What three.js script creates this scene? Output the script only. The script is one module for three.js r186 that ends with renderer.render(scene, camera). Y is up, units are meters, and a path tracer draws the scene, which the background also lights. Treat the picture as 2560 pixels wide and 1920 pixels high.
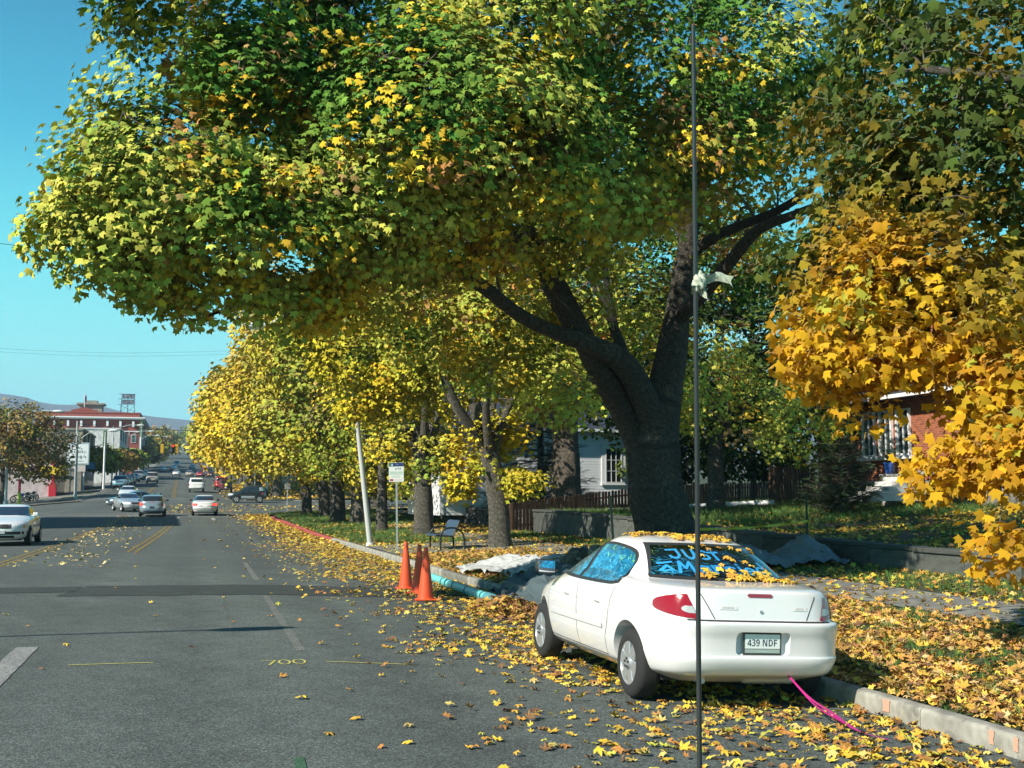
import * as THREE from 'three';
import { mergeGeometries } from 'three/addons/utils/BufferGeometryUtils.js';
import { RoundedBoxGeometry } from 'three/addons/geometries/RoundedBoxGeometry.js';
import { Brush, Evaluator, SUBTRACTION } from 'three-bvh-csg';
import { MeshBVH } from 'three-mesh-bvh';
import { createNoise2D, createNoise3D } from 'simplex-noise';

// ---------- camera, sky, sun, exposure ----------
const scene = new THREE.Scene();
const V = (x, y, z) => new THREE.Vector3(x, y, z);
const YAW = 15.54 * Math.PI / 180, PITCH = 5.53 * Math.PI / 180, FPX = 2900;
const camera = new THREE.PerspectiveCamera(2 * Math.atan(960 / FPX) * 180 / Math.PI, 4 / 3, 0.05, 20000);
camera.position.set(0, 1.7, 0);
const camF = V(Math.sin(YAW) * Math.cos(PITCH), Math.sin(PITCH), -Math.cos(YAW) * Math.cos(PITCH));
const camR = V(Math.cos(YAW), 0, Math.sin(YAW)), camU = camR.clone().cross(camF);
camera.lookAt(camera.position.clone().add(camF));
scene.add(camera);

const SUN_AZ = 25 * Math.PI / 180, SUN_EL = 36 * Math.PI / 180;   // from the left of the street, a little from behind
const sunDir = V(-Math.cos(SUN_AZ) * Math.cos(SUN_EL), Math.sin(SUN_EL), Math.sin(SUN_AZ) * Math.cos(SUN_EL));
{
  const W = 256, H = 128, data = new Float32Array(W * H * 4);
  const stops = [[0, 0.60, 1.42, 1.34], [0.09, 0.44, 1.32, 1.25], [0.2, 0.16, 0.98, 1.07], [0.29, 0.045, 0.56, 0.82], [0.42, 0.018, 0.26, 0.50], [0.6, 0.012, 0.13, 0.34], [1, 0.008, 0.08, 0.24]];
  for (let j = 0; j < H; j++) {
    const el = Math.max(0, Math.sin(((j + 0.5) / H - 0.5) * Math.PI));
    let k = 0; while (k < stops.length - 2 && el > stops[k + 1][0]) k++;
    const a = stops[k], b = stops[k + 1], t = Math.min(1, (el - a[0]) / (b[0] - a[0]));
    for (let i = 0; i < W; i++) {
      const o = (j * W + i) * 4;
      for (let c = 0; c < 3; c++) data[o + c] = a[c + 1] + (b[c + 1] - a[c + 1]) * t;
      data[o + 3] = 1;
    }
  }
  const sky = new THREE.DataTexture(data, W, H, THREE.RGBAFormat, THREE.FloatType);
  sky.mapping = THREE.EquirectangularReflectionMapping; sky.magFilter = THREE.LinearFilter; sky.minFilter = THREE.LinearFilter; sky.needsUpdate = true;
  scene.background = sky; scene.environment = sky;
}
scene.backgroundIntensity = 0.60; scene.environmentIntensity = 0.60;
const sun = new THREE.DirectionalLight(new THREE.Color(1.0, 0.94, 0.82), 5);
sun.position.copy(sunDir.clone().multiplyScalar(200)).add(V(5, 0, -60)); sun.target.position.set(5, 0, -60);
sun.castShadow = true; sun.shadow.mapSize.set(4096, 4096); sun.shadow.bias = -0.0004;
Object.assign(sun.shadow.camera, { left: -130, right: 130, top: 130, bottom: -130, near: 1, far: 500 });
scene.add(sun, sun.target);
const renderer = new THREE.WebGLRenderer({ antialias: true });
renderer.setSize(1024, 768); renderer.toneMapping = THREE.LinearToneMapping; renderer.toneMappingExposure = 1.6;
renderer.shadowMap.enabled = true;

// ---------- small tools ----------
function rng(seed) { let a = seed >>> 0; return () => { a |= 0; a = a + 0x6D2B79F5 | 0; let t = Math.imul(a ^ a >>> 15, 1 | a); t = t + Math.imul(t ^ t >>> 7, 61 | t) ^ t; return ((t ^ t >>> 14) >>> 0) / 4294967296; }; }
const n2 = createNoise2D(rng(11)), n3 = createNoise3D(rng(12));
const clamp = (x, a, b) => Math.min(b, Math.max(a, x)), lerp = (a, b, t) => a + (b - a) * t;
const smooth = (a, b, x) => { const t = clamp((x - a) / (b - a), 0, 1); return t * t * (3 - 2 * t); };
const col = (r, g, b) => new THREE.Color().setRGB(r, g, b);
function std(name, color, roughness = 0.8, more = {}) {
  const m = new THREE.MeshPhysicalMaterial({ color: Array.isArray(color) ? col(...color) : color, roughness, ...more }); m.name = name; return m;
}
const used = new Map();
function numbered(n) { const k = used.get(n) || 0; used.set(n, k + 1); return k ? n + '_' + String(k).padStart(3, '0') : n; }
function shadows(o) { o.traverse(c => { if (c.isMesh) { c.castShadow = true; c.receiveShadow = true; } }); return o; }
function tag(o, label, category, group, kind) {
  if (label) o.userData.label = label; if (category) o.userData.category = category;
  if (group) o.userData.group = group; if (kind) o.userData.kind = kind; return o;
}
function thing(name, label, category, pos = [0, 0, 0], turn = 0, group) {
  const o = new THREE.Group(); o.name = numbered(name); o.position.set(...pos); o.rotation.y = turn; scene.add(o);
  return tag(o, label, category, group);
}
const strip = g => { const h = g.index ? g.toNonIndexed() : g; for (const k of Object.keys(h.attributes)) if (!['position', 'normal', 'uv'].includes(k)) h.deleteAttribute(k); if (!h.attributes.uv) h.setAttribute('uv', new THREE.BufferAttribute(new Float32Array(h.attributes.position.count * 2), 2)); return h; };
const merge = gs => Array.isArray(gs) ? (gs.length === 1 ? gs[0] : mergeGeometries(gs.map(strip), false)) : gs;
function part(name, gs, mat, parent) { const m = new THREE.Mesh(merge(gs), mat); m.name = name; parent.add(m); return m; }
function solo(name, gs, mat, label, category, group, kind) { const m = new THREE.Mesh(merge(gs), mat); m.name = numbered(name); scene.add(m); return tag(m, label, category, group, kind); }
function structure(name, gs, mat) { const m = new THREE.Mesh(merge(gs), mat); m.name = numbered(name); m.userData.kind = 'structure'; scene.add(m); return m; }
// geometries
const box = (w, h, d, x = 0, y = 0, z = 0) => new THREE.BoxGeometry(w, h, d).translate(x, y, z);
const rbox = (w, h, d, r, x = 0, y = 0, z = 0, seg = 2) => new RoundedBoxGeometry(w, h, d, seg, Math.min(r, w / 2.05, h / 2.05, d / 2.05)).translate(x, y, z);
const cyl = (r0, r1, h, x = 0, y = 0, z = 0, seg = 14) => new THREE.CylinderGeometry(r1, r0, h, seg).translate(x, y + h / 2, z);   // stands on y
function bar(a, b, r, r2 = r, seg = 8) {   // round bar between two points
  const A = a.isVector3 ? a : V(...a), B = b.isVector3 ? b : V(...b), d = B.clone().sub(A), g = new THREE.CylinderGeometry(r2, r, d.length(), seg);
  g.applyQuaternion(new THREE.Quaternion().setFromUnitVectors(V(0, 1, 0), d.clone().normalize())); return g.translate((A.x + B.x) / 2, (A.y + B.y) / 2, (A.z + B.z) / 2);
}
const tube = (pts, r, seg = 24, rad = 8) => new THREE.TubeGeometry(new THREE.CatmullRomCurve3(pts.map(p => p.isVector3 ? p : V(...p))), seg, r, rad, false);
function limb(pts, sides = 9, rough = 0, seed = 0, sub = 4) {   // tapered, knobbly stem; pts [x,y,z,r]
  const curve = new THREE.CatmullRomCurve3(pts.map(p => V(p[0], p[1], p[2]))), n = (pts.length - 1) * sub, pos = [], uv = [], idx = [];
  let nrm = null, len = 0, prev = null;
  for (let i = 0; i <= n; i++) {
    const t = i / n, p = curve.getPoint(t), d = curve.getTangent(t), k = Math.min(pts.length - 2, Math.floor(t * (pts.length - 1))), f = t * (pts.length - 1) - k, r = lerp(pts[k][3], pts[k + 1][3], f);
    if (!nrm) nrm = Math.abs(d.y) > 0.9 ? V(1, 0, 0) : V(0, 1, 0);
    nrm.sub(d.clone().multiplyScalar(nrm.dot(d))).normalize(); const bi = d.clone().cross(nrm);
    if (prev) len += p.distanceTo(prev); prev = p;
    for (let j = 0; j <= sides; j++) {
      const a = (j % sides) / sides * Math.PI * 2, c = Math.cos(a), s = Math.sin(a);
      const rr = r * (1 + rough * (n3(c * 1.6 + seed, s * 1.6, len * 0.5) * 0.7 + n3(c * 4 + seed, s * 4, len * 0.35) * 0.45));
      pos.push(p.x + (nrm.x * c + bi.x * s) * rr, p.y + (nrm.y * c + bi.y * s) * rr, p.z + (nrm.z * c + bi.z * s) * rr); uv.push(j / sides * Math.max(1, Math.round(r * 6)), len);
    }
  }
  for (let i = 0; i < n; i++) for (let j = 0; j < sides; j++) { const a = i * (sides + 1) + j, b = a + sides + 1; idx.push(a, a + 1, b, b, a + 1, b + 1); }
  const g = new THREE.BufferGeometry(); g.setAttribute('position', new THREE.Float32BufferAttribute(pos, 3)); g.setAttribute('uv', new THREE.Float32BufferAttribute(uv, 2)); g.setIndex(idx); g.computeVertexNormals(); return g;
}
function grid(nu, nv, f, uvf) {   // sheet from f(u,v) -> [x,y,z]
  const pos = [], uv = [], idx = [];
  for (let j = 0; j <= nv; j++) for (let i = 0; i <= nu; i++) { const p = f(i / nu, j / nv); pos.push(p[0], p[1], p[2]); const q = uvf ? uvf(i / nu, j / nv, p) : [p[0], -p[2]]; uv.push(q[0], q[1]); }
  for (let j = 0; j < nv; j++) for (let i = 0; i < nu; i++) { const a = j * (nu + 1) + i, b = a + nu + 1; idx.push(a, a + 1, b, b, a + 1, b + 1); }
  const g = new THREE.BufferGeometry(); g.setAttribute('position', new THREE.Float32BufferAttribute(pos, 3)); g.setAttribute('uv', new THREE.Float32BufferAttribute(uv, 2)); g.setIndex(idx); g.computeVertexNormals(); return g;
}
function sheet(Ls, Ss, yf) {   // ground sheet over lateral stops Ls and distance stops Ss (z = -s)
  return grid(Ls.length - 1, Ss.length - 1, (u, v) => { const L = Ls[Math.round(u * (Ls.length - 1))], s = Ss[Math.round(v * (Ss.length - 1))]; return [L, yf(L, s), -s]; });
}
const range = (a, b, n) => Array.from({ length: n + 1 }, (_, i) => a + (b - a) * i / n);
// photograph pixel (2560 wide) at depth Z from the lens -> point, for measuring where things stand
function at(px, py, Z) { return camera.position.clone().addScaledVector(camF, Z).addScaledVector(camR, (px - 1280) / FPX * Z).addScaledVector(camU, (960 - py) / FPX * Z); }

// ---------- textures ----------
function dataTex(n, f, srgb = true) {   // f(u,v) -> [r,g,b] 0..1, tiling left to f
  const d = new Uint8Array(n * n * 4);
  for (let j = 0; j < n; j++) for (let i = 0; i < n; i++) { const c = f(i / n, j / n, i, j), o = (j * n + i) * 4; for (let k = 0; k < 3; k++) d[o + k] = clamp(c[k], 0, 1) * 255; d[o + 3] = 255; }
  const t = new THREE.DataTexture(d, n, n); t.wrapS = t.wrapT = THREE.RepeatWrapping; t.magFilter = THREE.LinearFilter; t.minFilter = THREE.LinearMipmapLinearFilter; t.generateMipmaps = true;
  if (srgb) t.colorSpace = THREE.SRGBColorSpace; t.needsUpdate = true; return t;
}
const TAU = Math.PI * 2;
const n4 = createNoise3D(rng(77));
function tile(u, v, f, seed = 0) {   // seamless noise on a torus, cheap: blend of shifted copies
  const a = n2(u * f + seed, v * f), b = n2((u - 1) * f + seed, v * f), c = n2(u * f + seed, (v - 1) * f), d = n2((u - 1) * f + seed, (v - 1) * f);
  return lerp(lerp(a, b, u), lerp(c, d, u), v) * 1.25;
}
const rep = (t, sx, sy = sx) => { const c = t.clone(); c.repeat.set(sx, sy); c.needsUpdate = true; return c; };
const rT = rng(5), white = Float32Array.from({ length: 512 * 512 }, () => rT());
const asphaltTex = dataTex(512, (u, v, i, j) => { const w = white[j * 512 + i], m = tile(u, v, 3, 1) * 0.05 + tile(u, v, 14, 2) * 0.04; const wb = white[(Math.floor(j / 3) * 171 + Math.floor(i / 3)) * 5 % 262144], g = 0.64 + m + (w > 0.9 ? 0.16 : w < 0.2 ? -0.12 : 0) + (wb > 0.9 ? 0.26 : wb > 0.75 ? 0.09 : wb < 0.22 ? -0.16 : 0); return [g, g, g * 0.985]; });
const asphaltBump = dataTex(512, (u, v, i, j) => { const g = 0.5 + (white[(j * 512 + i * 7) % 262144] - 0.5) * 0.8; return [g, g, g]; }, false);
const grainTex = dataTex(256, (u, v, i, j) => { const g = 0.86 + tile(u, v, 4, 3) * 0.09 + tile(u, v, 20, 4) * 0.06 + (white[j * 512 + i] - 0.5) * 0.10; return [g, g, g]; });
const concreteTex = dataTex(512, (u, v, i, j) => { const g = 0.80 + tile(u, v, 3, 6) * 0.09 + tile(u, v, 11, 7) * 0.06 + (white[j * 512 + i] - 0.5) * 0.14; const s = tile(u, v, 5, 9) > 0.45 ? -0.1 : 0; return [g + s, g + s, (g + s) * 0.96]; });
const barkTex = dataTex(512, (u, v, i, j) => {
  const ridge = Math.abs(tile(u, v * 0.25, 26, 20) + 0.5 * tile(u, v * 0.5, 50, 21)), pl = tile(u, v, 6, 22);
  const g = 0.42 + ridge * 0.42 + pl * 0.12 + (white[j * 512 + i] - 0.5) * 0.12; return [g, g * 0.985, g * 0.95];
});
const barkBump = dataTex(512, (u, v) => { const g = clamp(Math.abs(tile(u, v * 0.25, 26, 20) + 0.5 * tile(u, v * 0.5, 50, 21)) * 1.1, 0, 1); return [g, g, g]; }, false);
const soilTex = dataTex(512, (u, v, i, j) => { const g = 0.7 + tile(u, v, 5, 30) * 0.16 + tile(u, v, 22, 31) * 0.14 + (white[j * 512 + i] - 0.5) * 0.25; return [g, g, g]; });
const woodTex = dataTex(256, (u, v, i, j) => { const g = 0.74 + tile(u, v * 0.12, 28, 40) * 0.16 + tile(u, v, 4, 41) * 0.1 + (white[j * 512 + i] - 0.5) * 0.1; return [g, g * 0.98, g * 0.95]; });
function canvasTex(w, h, draw) { const c = document.createElement('canvas'); c.width = w; c.height = h; const x = c.getContext('2d'); draw(x, w, h); const t = new THREE.CanvasTexture(c); t.colorSpace = THREE.SRGBColorSpace; t.anisotropy = 8; return t; }

const M = {
  asphalt: std('asphalt', [0.190, 0.225, 0.212], 0.93, { map: rep(asphaltTex, 0.5), bumpMap: rep(asphaltBump, 0.5), bumpScale: 0.004, vertexColors: true }),
  patchAsphalt: std('asphalt patch', [0.086, 0.105, 0.098], 0.93, { map: rep(asphaltTex, 0.45), bumpMap: rep(asphaltBump, 0.5), bumpScale: 0.003 }),
  concrete: std('concrete', [0.50, 0.48, 0.45], 0.9, { map: rep(concreteTex, 0.7) }),
  oldConcrete: std('weathered concrete', [0.30, 0.30, 0.28], 0.92, { map: rep(concreteTex, 0.8) }),
  redKerb: std('red kerb paint', [0.50, 0.09, 0.08], 0.75, { map: rep(grainTex, 1) }),
  yellowPaint: std('yellow road paint', [0.55, 0.36, 0.05], 0.8, { map: rep(asphaltTex, 0.6) }),
  wornPaint: std('worn road paint', [0.62, 0.62, 0.60], 0.8, { map: rep(asphaltTex, 0.6) }),
  whitePaint: std('white road paint', [0.95, 0.95, 0.92], 0.8, { map: rep(asphaltTex, 0.6) }),
  soil: std('soil', [0.25, 0.195, 0.14], 1, { map: rep(soilTex, 0.5) }),
  lawn: std('lawn soil', [0.075, 0.105, 0.028], 1, { map: rep(soilTex, 0.4), vertexColors: true }),
  bark: std('bark', [0.47, 0.44, 0.38], 0.95, { map: barkTex, bumpMap: barkBump, bumpScale: 0.04 }),
  shadedBark: std('dark bark', [0.33, 0.295, 0.245], 0.95, { map: barkTex, bumpMap: barkBump, bumpScale: 0.06 }),  // great maple only: its shade is put into a darker bark colour
  paleBark: std('pale bark', [0.55, 0.47, 0.40], 0.95, { map: barkTex, bumpMap: barkBump, bumpScale: 0.03 }),
  twig: std('twig', [0.13, 0.105, 0.08], 0.95),
  fence: std('fence wood', [0.17, 0.095, 0.055], 0.85, { map: rep(woodTex, 4, 0.6) }),
  fence2: std('fence wood weathered', [0.24, 0.135, 0.08], 0.85, { map: rep(woodTex, 4, 0.6) }),
  steel: std('galvanised steel', [0.52, 0.54, 0.54], 0.45, { metalness: 0.6 }),
  darkSteel: std('dark steel', [0.05, 0.055, 0.055], 0.5, { metalness: 0.3 }),
  black: std('black rubber', [0.02, 0.02, 0.02], 0.75),
  white: std('white painted wood', [0.78, 0.79, 0.79], 0.6),
  glass: std('window glass', [0.02, 0.028, 0.03], 0.06, { clearcoat: 1, clearcoatRoughness: 0.03 }),
  tyre: std('tyre', [0.022, 0.022, 0.022], 0.85),
  chrome: std('chrome', [0.75, 0.75, 0.75], 0.18, { metalness: 0.95 }),
  alloy: std('wheel silver', [0.62, 0.63, 0.64], 0.32, { metalness: 0.7 }),
  lampRed: std('tail light lens', [0.30, 0.006, 0.012], 0.12, { clearcoat: 1 }),
  lampClear: std('clear lens', [0.72, 0.74, 0.74], 0.08, { clearcoat: 1 }),
  lampAmber: std('amber lens', [0.8, 0.28, 0.02], 0.15, { clearcoat: 1 }),
  trim: std('black trim', [0.03, 0.032, 0.033], 0.55),
};
M.brake = std('lit brake light', [0.5, 0.02, 0.02], 0.2, { emissive: col(1, 0.06, 0.03), emissiveIntensity: 1.1 });

// ---------- lie of the land ----------  x = lateral (right of the lens +), s = distance up the street (z = -s)
const RISE = [[-200, 0], [50, 0], [84, 0.36], [114, 1.0], [145, 2.1], [200, 3.9], [296, 7.2], [400, 12.2], [520, 19], [700, 27], [1000, 36], [4000, 40]];
function rise(s) {
  let k = 0; while (k < RISE.length - 2 && s > RISE[k + 1][0]) k++;
  const [s0, y0] = RISE[k], [s1, y1] = RISE[k + 1], p = RISE[Math.max(0, k - 1)], q = RISE[Math.min(RISE.length - 1, k + 2)], h = s1 - s0, t = clamp((s - s0) / h, 0, 1);
  const m0 = k ? Math.min((y1 - p[1]) / (s1 - p[0]), 3 * (y1 - y0) / h) : 0, m1 = Math.min((q[1] - y0) / (q[0] - s0), 3 * (y1 - y0) / h), t2 = t * t, t3 = t2 * t;
  return (2 * t3 - 3 * t2 + 1) * y0 + (t3 - 2 * t2 + t) * h * m0 + (-2 * t3 + 3 * t2) * y1 + (t3 - t2) * h * m1;
}
const KERB_R = 5.7, KERB_L = -10.2, X0 = 89, X1 = 123;   // kerbs of the main street, near and far kerb of the cross street
const leftDrop = L => -0.085 * clamp(-9 - L, 0, 11);
function roadY(L, s) {
  const cross = smooth(78, 95, s) * (1 - smooth(120, 138, s));
  const fall = L > 1.3 ? -0.034 * (Math.min(L, KERB_R) - 1.3) * (1 - cross) : 0;
  return rise(s) + fall + leftDrop(L);
}
// right-hand verge and lawns
function wallTop(s) { return 0.30 + 0.28 + 0.46 * smooth(16, 45, s); }
function lawnY(L, s) {
  const r = rise(s), park = smooth(88, 126, s), v = 0.035 * clamp(L - KERB_R, 0, 8);
  if (L < 13.6) return r + v + 0.0;
  const up = s > 45.4 ? 0.85 : wallTop(clamp(s, 0, 45)), far = clamp((L - 13.6) / 26, 0, 1);
  const raised = lerp(lerp(up - 0.03, 1.5, smooth(0, 0.7, far)) , 2.2, smooth(0.7, 1, far));
  return r + lerp(raised, v, smooth(70, 88, s));
}
{ // base land, reaching the horizon
  const Ls = [-3000, -1500, -800, -400, -200, -120, -80, -55, -40, -30, -24, -20, -16, -10, 0, 6, 13, 20, 30, 45, 60, 80, 120, 200, 400, 800, 1500, 3000];
  const Ss = [-300, -120, -60, -30, -10, 0, 10, 25, 40, 55, 70, 85, 100, 115, 130, 150, 175, 200, 250, 300, 360, 420, 520, 620, 760, 1000, 1500, 2200, 3200, 4200];
  const g = sheet(Ls, Ss, (L, s) => rise(s) + leftDrop(L) - 0.32 - (L > 14 ? 0 : 0));
  structure('ground', g, std('dry ground', [0.13, 0.115, 0.07], 1, { map: rep(soilTex, 0.15) }));
}
function colored(g, f) { const p = g.attributes.position, c = new Float32Array(p.count * 3); for (let i = 0; i < p.count; i++) { const q = f(p.getX(i), -p.getZ(i)); c.set(q, i * 3); } g.setAttribute('color', new THREE.BufferAttribute(c, 3)); return g; }
{ // asphalt: main street and cross street; tyre-worn tracks and old repairs give it its tone
  const worn = (L, s) => { const n = n2(L * 0.35, s * 0.05) * 0.10 + n2(L * 1.1 + 9, s * 0.5) * 0.07 + n2(L * 0.08, s * 0.09) * 0.10 + 0.16 * smooth(0.25, 0.7, n2(L * 0.5 + 30, s * 0.28)) * smooth(14, 19, s) * (1 - smooth(30, 36, s)); const w = [-3.2, -0.9, 0.9, 2.6].reduce((a, q) => a + Math.exp(-((L - q) ** 2) / 0.12), 0); const k = 1 + n * 1.25 + w * 0.14; return [k, k, k]; };
  const Ls = range(KERB_L, KERB_R, 40), Ss = [...range(-20, 60, 160), ...range(61, 140, 80), ...range(143, 620, 120)];
  structure('road', colored(sheet(Ls, Ss, roadY), worn), M.asphalt);
  const cs = [...range(X0 + 1, X1 - 1, 24)];
  structure('cross_street', colored(sheet([KERB_R, ...range(6.5, 30, 12), 45, 70, 110, 160], cs, (L, s) => roadY(Math.min(L, KERB_R), s) - 0.004 + 0), worn), M.asphalt);
  structure('cross_street', colored(sheet([-160, -100, -60, ...range(-40, KERB_L, 20)], cs, (L, s) => roadY(L, s) - 0.004), worn), M.asphalt);
}
// strips laid on the road: marks and repairs
function stripe(name, mat, pts, w, lift, label) {   // pts [[L,s]...], flat ribbon following the road
  const P = []; for (let i = 0; i < pts.length - 1; i++) { const n = Math.max(1, Math.ceil(Math.hypot(pts[i + 1][0] - pts[i][0], pts[i + 1][1] - pts[i][1]) / 0.25)); for (let k = 0; k < n; k++) P.push([lerp(pts[i][0], pts[i + 1][0], k / n), lerp(pts[i][1], pts[i + 1][1], k / n)]); } P.push(pts[pts.length - 1]);
  const nP = P.length - 1;
  const g = grid(2, nP, (u, v) => { const i = Math.round(v * nP), a = P[Math.max(0, i - 1)], b = P[Math.min(nP, i + 1)], dx = b[0] - a[0], ds = b[1] - a[1], l = Math.hypot(dx, ds) || 1, o = (u - 0.5) * w * (1 + 0.05 * n2(i * 0.6, u * 3)); const L = P[i][0] + ds / l * o, s = P[i][1] - dx / l * o; return [L, roadY(L, s) + lift, -s]; });
  const m = structure(name, g, mat); if (label) m.userData.label = label; return m;
}
// double yellow lines either side of the painted median
const yl = [[-4.55, 24], [-4.4, 39], [-4.3, 60], [-4.2, 86]], yr = [[-1.62, 37.6], [-1.25, 52], [-0.85, 69]];
for (const o of [-0.12, 0.12]) { stripe('yellow_road_line', M.yellowPaint, yl.map(p => [p[0] + o, p[1]]), 0.10, 0.006); stripe('yellow_road_line', M.yellowPaint, yr.map(p => [p[0] + o, p[1]]), 0.10, 0.006); stripe('yellow_road_line', M.yellowPaint, [[-1.5 + o, 130], [-1.8 + o, 170], [-2.2 + o, 260]], 0.11, 0.006); stripe('yellow_road_line', M.yellowPaint, [[-4.6 + o, 134], [-4.6 + o, 175]], 0.11, 0.006); }
stripe('white_lane_line', M.wornPaint, [[-1.7, 11.2], [-1.7, 14.3]], 0.24, 0.006);
stripe('white_lane_line', M.whitePaint, [[1.6, 75.5], [1.6, 79]], 0.22, 0.006);
stripe('white_lane_line', M.whitePaint, [[-0.6, 78.5], [-0.6, 81.5]], 0.22, 0.006);
for (const s of [84.5, 88.3]) stripe('crosswalk_line', M.whitePaint, [[-9.8, s + 0.4], [7.5, s - 0.4]], 0.42, 0.006);
stripe('stop_line', M.whitePaint, [[-0.6, 82.2], [5.2, 82.0]], 0.35, 0.006);
for (const s of [124.3, 127.5]) stripe('crosswalk_line', M.whitePaint, [[-9.8, s], [6, s]], 0.3, 0.006);
stripe('asphalt_patch', M.patchAsphalt, [[-9, 23.2], [-1.9, 22.9]], 1.3, 0.006);
stripe('asphalt_patch', M.patchAsphalt, [[-1.95, 22.5], [5.2, 21.4]], 2.3, 0.006);
stripe('worn_lane_seam', std('worn seam', [0.34, 0.36, 0.33], 0.95, { map: rep(asphaltTex, 0.5) }), [[1.25, 13.2], [1.33, 20.6]], 0.10, 0.003);
stripe('worn_lane_seam', M.worn = std('worn seam', [0.34, 0.36, 0.33], 0.95, { map: rep(asphaltTex, 0.5) }), [[1.4, 24.4], [1.46, 31]], 0.12, 0.003);
{ // surveyor's spray paint on the asphalt
  const sp = std('yellow spray paint', [0.50, 0.46, 0.10], 0.9), gp = std('green spray paint', [0.09, 0.26, 0.14], 0.9, { map: rep(asphaltTex, 1) });
  stripe('survey_line', sp, [[-1.12, 12.7], [-0.3, 12.66]], 0.03, 0.006); stripe('survey_line', sp, [[1.42, 12.3], [2.3, 12.02]], 0.03, 0.006);
  const loop = (cx, r) => Array.from({ length: 13 }, (_, i) => [cx + Math.cos(i / 12 * TAU) * r, 12.33 + Math.sin(i / 12 * TAU) * 0.16]);
  stripe('survey_figure', sp, [[0.78, 12.5], [0.92, 12.48], [0.84, 12.16]], 0.025, 0.006); stripe('survey_figure', sp, loop(1.0, 0.055), 0.022, 0.006); stripe('survey_figure', sp, loop(1.15, 0.06), 0.022, 0.006);
  stripe('survey_mark', gp, [[0.72, 7.42], [0.74, 7.85]], 0.07, 0.006);
}
// ---------- kerbs ----------
function kerbRun(name, pts, mat, gap = 3.0, label) {   // cast kerb stones, each its own piece along [L,s] points
  let parent = new THREE.Group(); parent.name = numbered(name); parent.userData.kind = 'structure'; scene.add(parent); if (label) parent.userData.label = label;
  const C = pts.length > 2 ? new THREE.CatmullRomCurve3(pts.map(p => V(p[0], 0, -p[1])), false, 'centripetal') : new THREE.LineCurve3(V(pts[0][0], 0, -pts[0][1]), V(pts[1][0], 0, -pts[1][1])), len = C.getLength(), n = Math.max(1, Math.round(len / gap)), r = rng(pts[0][1] * 13 | 0);
  for (let i = 0; i < n; i++) {
    const e = 0.006 / len, dy = (r() - 0.5) * 0.015, t0 = i / n + e, t1 = (i + 1) / n - e, sub = pts.length > 2 ? 3 : 4;
    const prof = [[-0.005, -0.30], [0.0, -0.03], [0.012, 0.0], [0.03, 0.012], [0.13, 0.012], [0.145, 0.0], [0.15, -0.28]];
    const g = grid(prof.length - 1, sub, (u, v) => { const p = C.getPointAt(lerp(t0, t1, v)), d = C.getTangentAt(lerp(t0, t1, v)), q = prof[Math.round(u * (prof.length - 1))], nx = -d.z, nz = d.x; const L = p.x + nx * q[0], s = -(p.z + nz * q[0]); const y = rise(-p.z) + (p.x < -9 ? leftDrop(p.x) : 0); return [L, y + q[1] + dy, -s]; }, (u, v, p) => [p[0] + p[1], -p[2]]);
    const cap = v => { const p = C.getPointAt(v ? t1 : t0), d = C.getTangentAt(v ? t1 : t0), nx = -d.z, nz = d.x, y = rise(-p.z) + (p.x < -9 ? leftDrop(p.x) : 0); return grid(prof.length - 1, 1, (u, w) => { const q = prof[Math.round(u * (prof.length - 1))]; return [p.x + nx * q[0], y + (w ? q[1] : -0.3) + dy, p.z + nz * q[0]]; }); };
    part('kerb_stone', [g, cap(0), cap(1)], mat, parent);
  }
  return parent;
}
// profile above leans to the right of travel; the right-hand kerb runs away from us with its face to the road
kerbRun('kerb', [[KERB_R, 2], [KERB_R, 24]], M.concrete, 3.0);
kerbRun('kerb', [[KERB_R, 24.02], [KERB_R, 26.5]], M.oldConcrete, 2.4);
kerbRun('kerb', [[KERB_R, 26.52], [KERB_R, 48]], M.concrete, 3.0);
kerbRun('red_kerb', [[KERB_R, 48.02], [KERB_R, 70], [KERB_R, 82], [7.4, 87], [11.5, 89]], M.redKerb, 3.6);
kerbRun('kerb', [[11.52, 89], [60, 89]], M.concrete, 6);
kerbRun('kerb', [[60, 123], [11, 123], [7.2, 125], [KERB_R, 129], [KERB_R, 135]].map(p => p), M.concrete, 6);
kerbRun('kerb', [[KERB_R, 135.02], [KERB_R, 420]], M.concrete, 9);
kerbRun('kerb', [[KERB_L, 400], [KERB_L, 140], [-11.0, 134], [-13, 128.5], [-17, 125.5], [-30, 124.5]].map(p => p), M.concrete, 9);
kerbRun('kerb', [[-24, 87.6], [-14, 87.2], [-11, 85], [KERB_L, 80], [KERB_L, 40]], M.concrete, 6);
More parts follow.
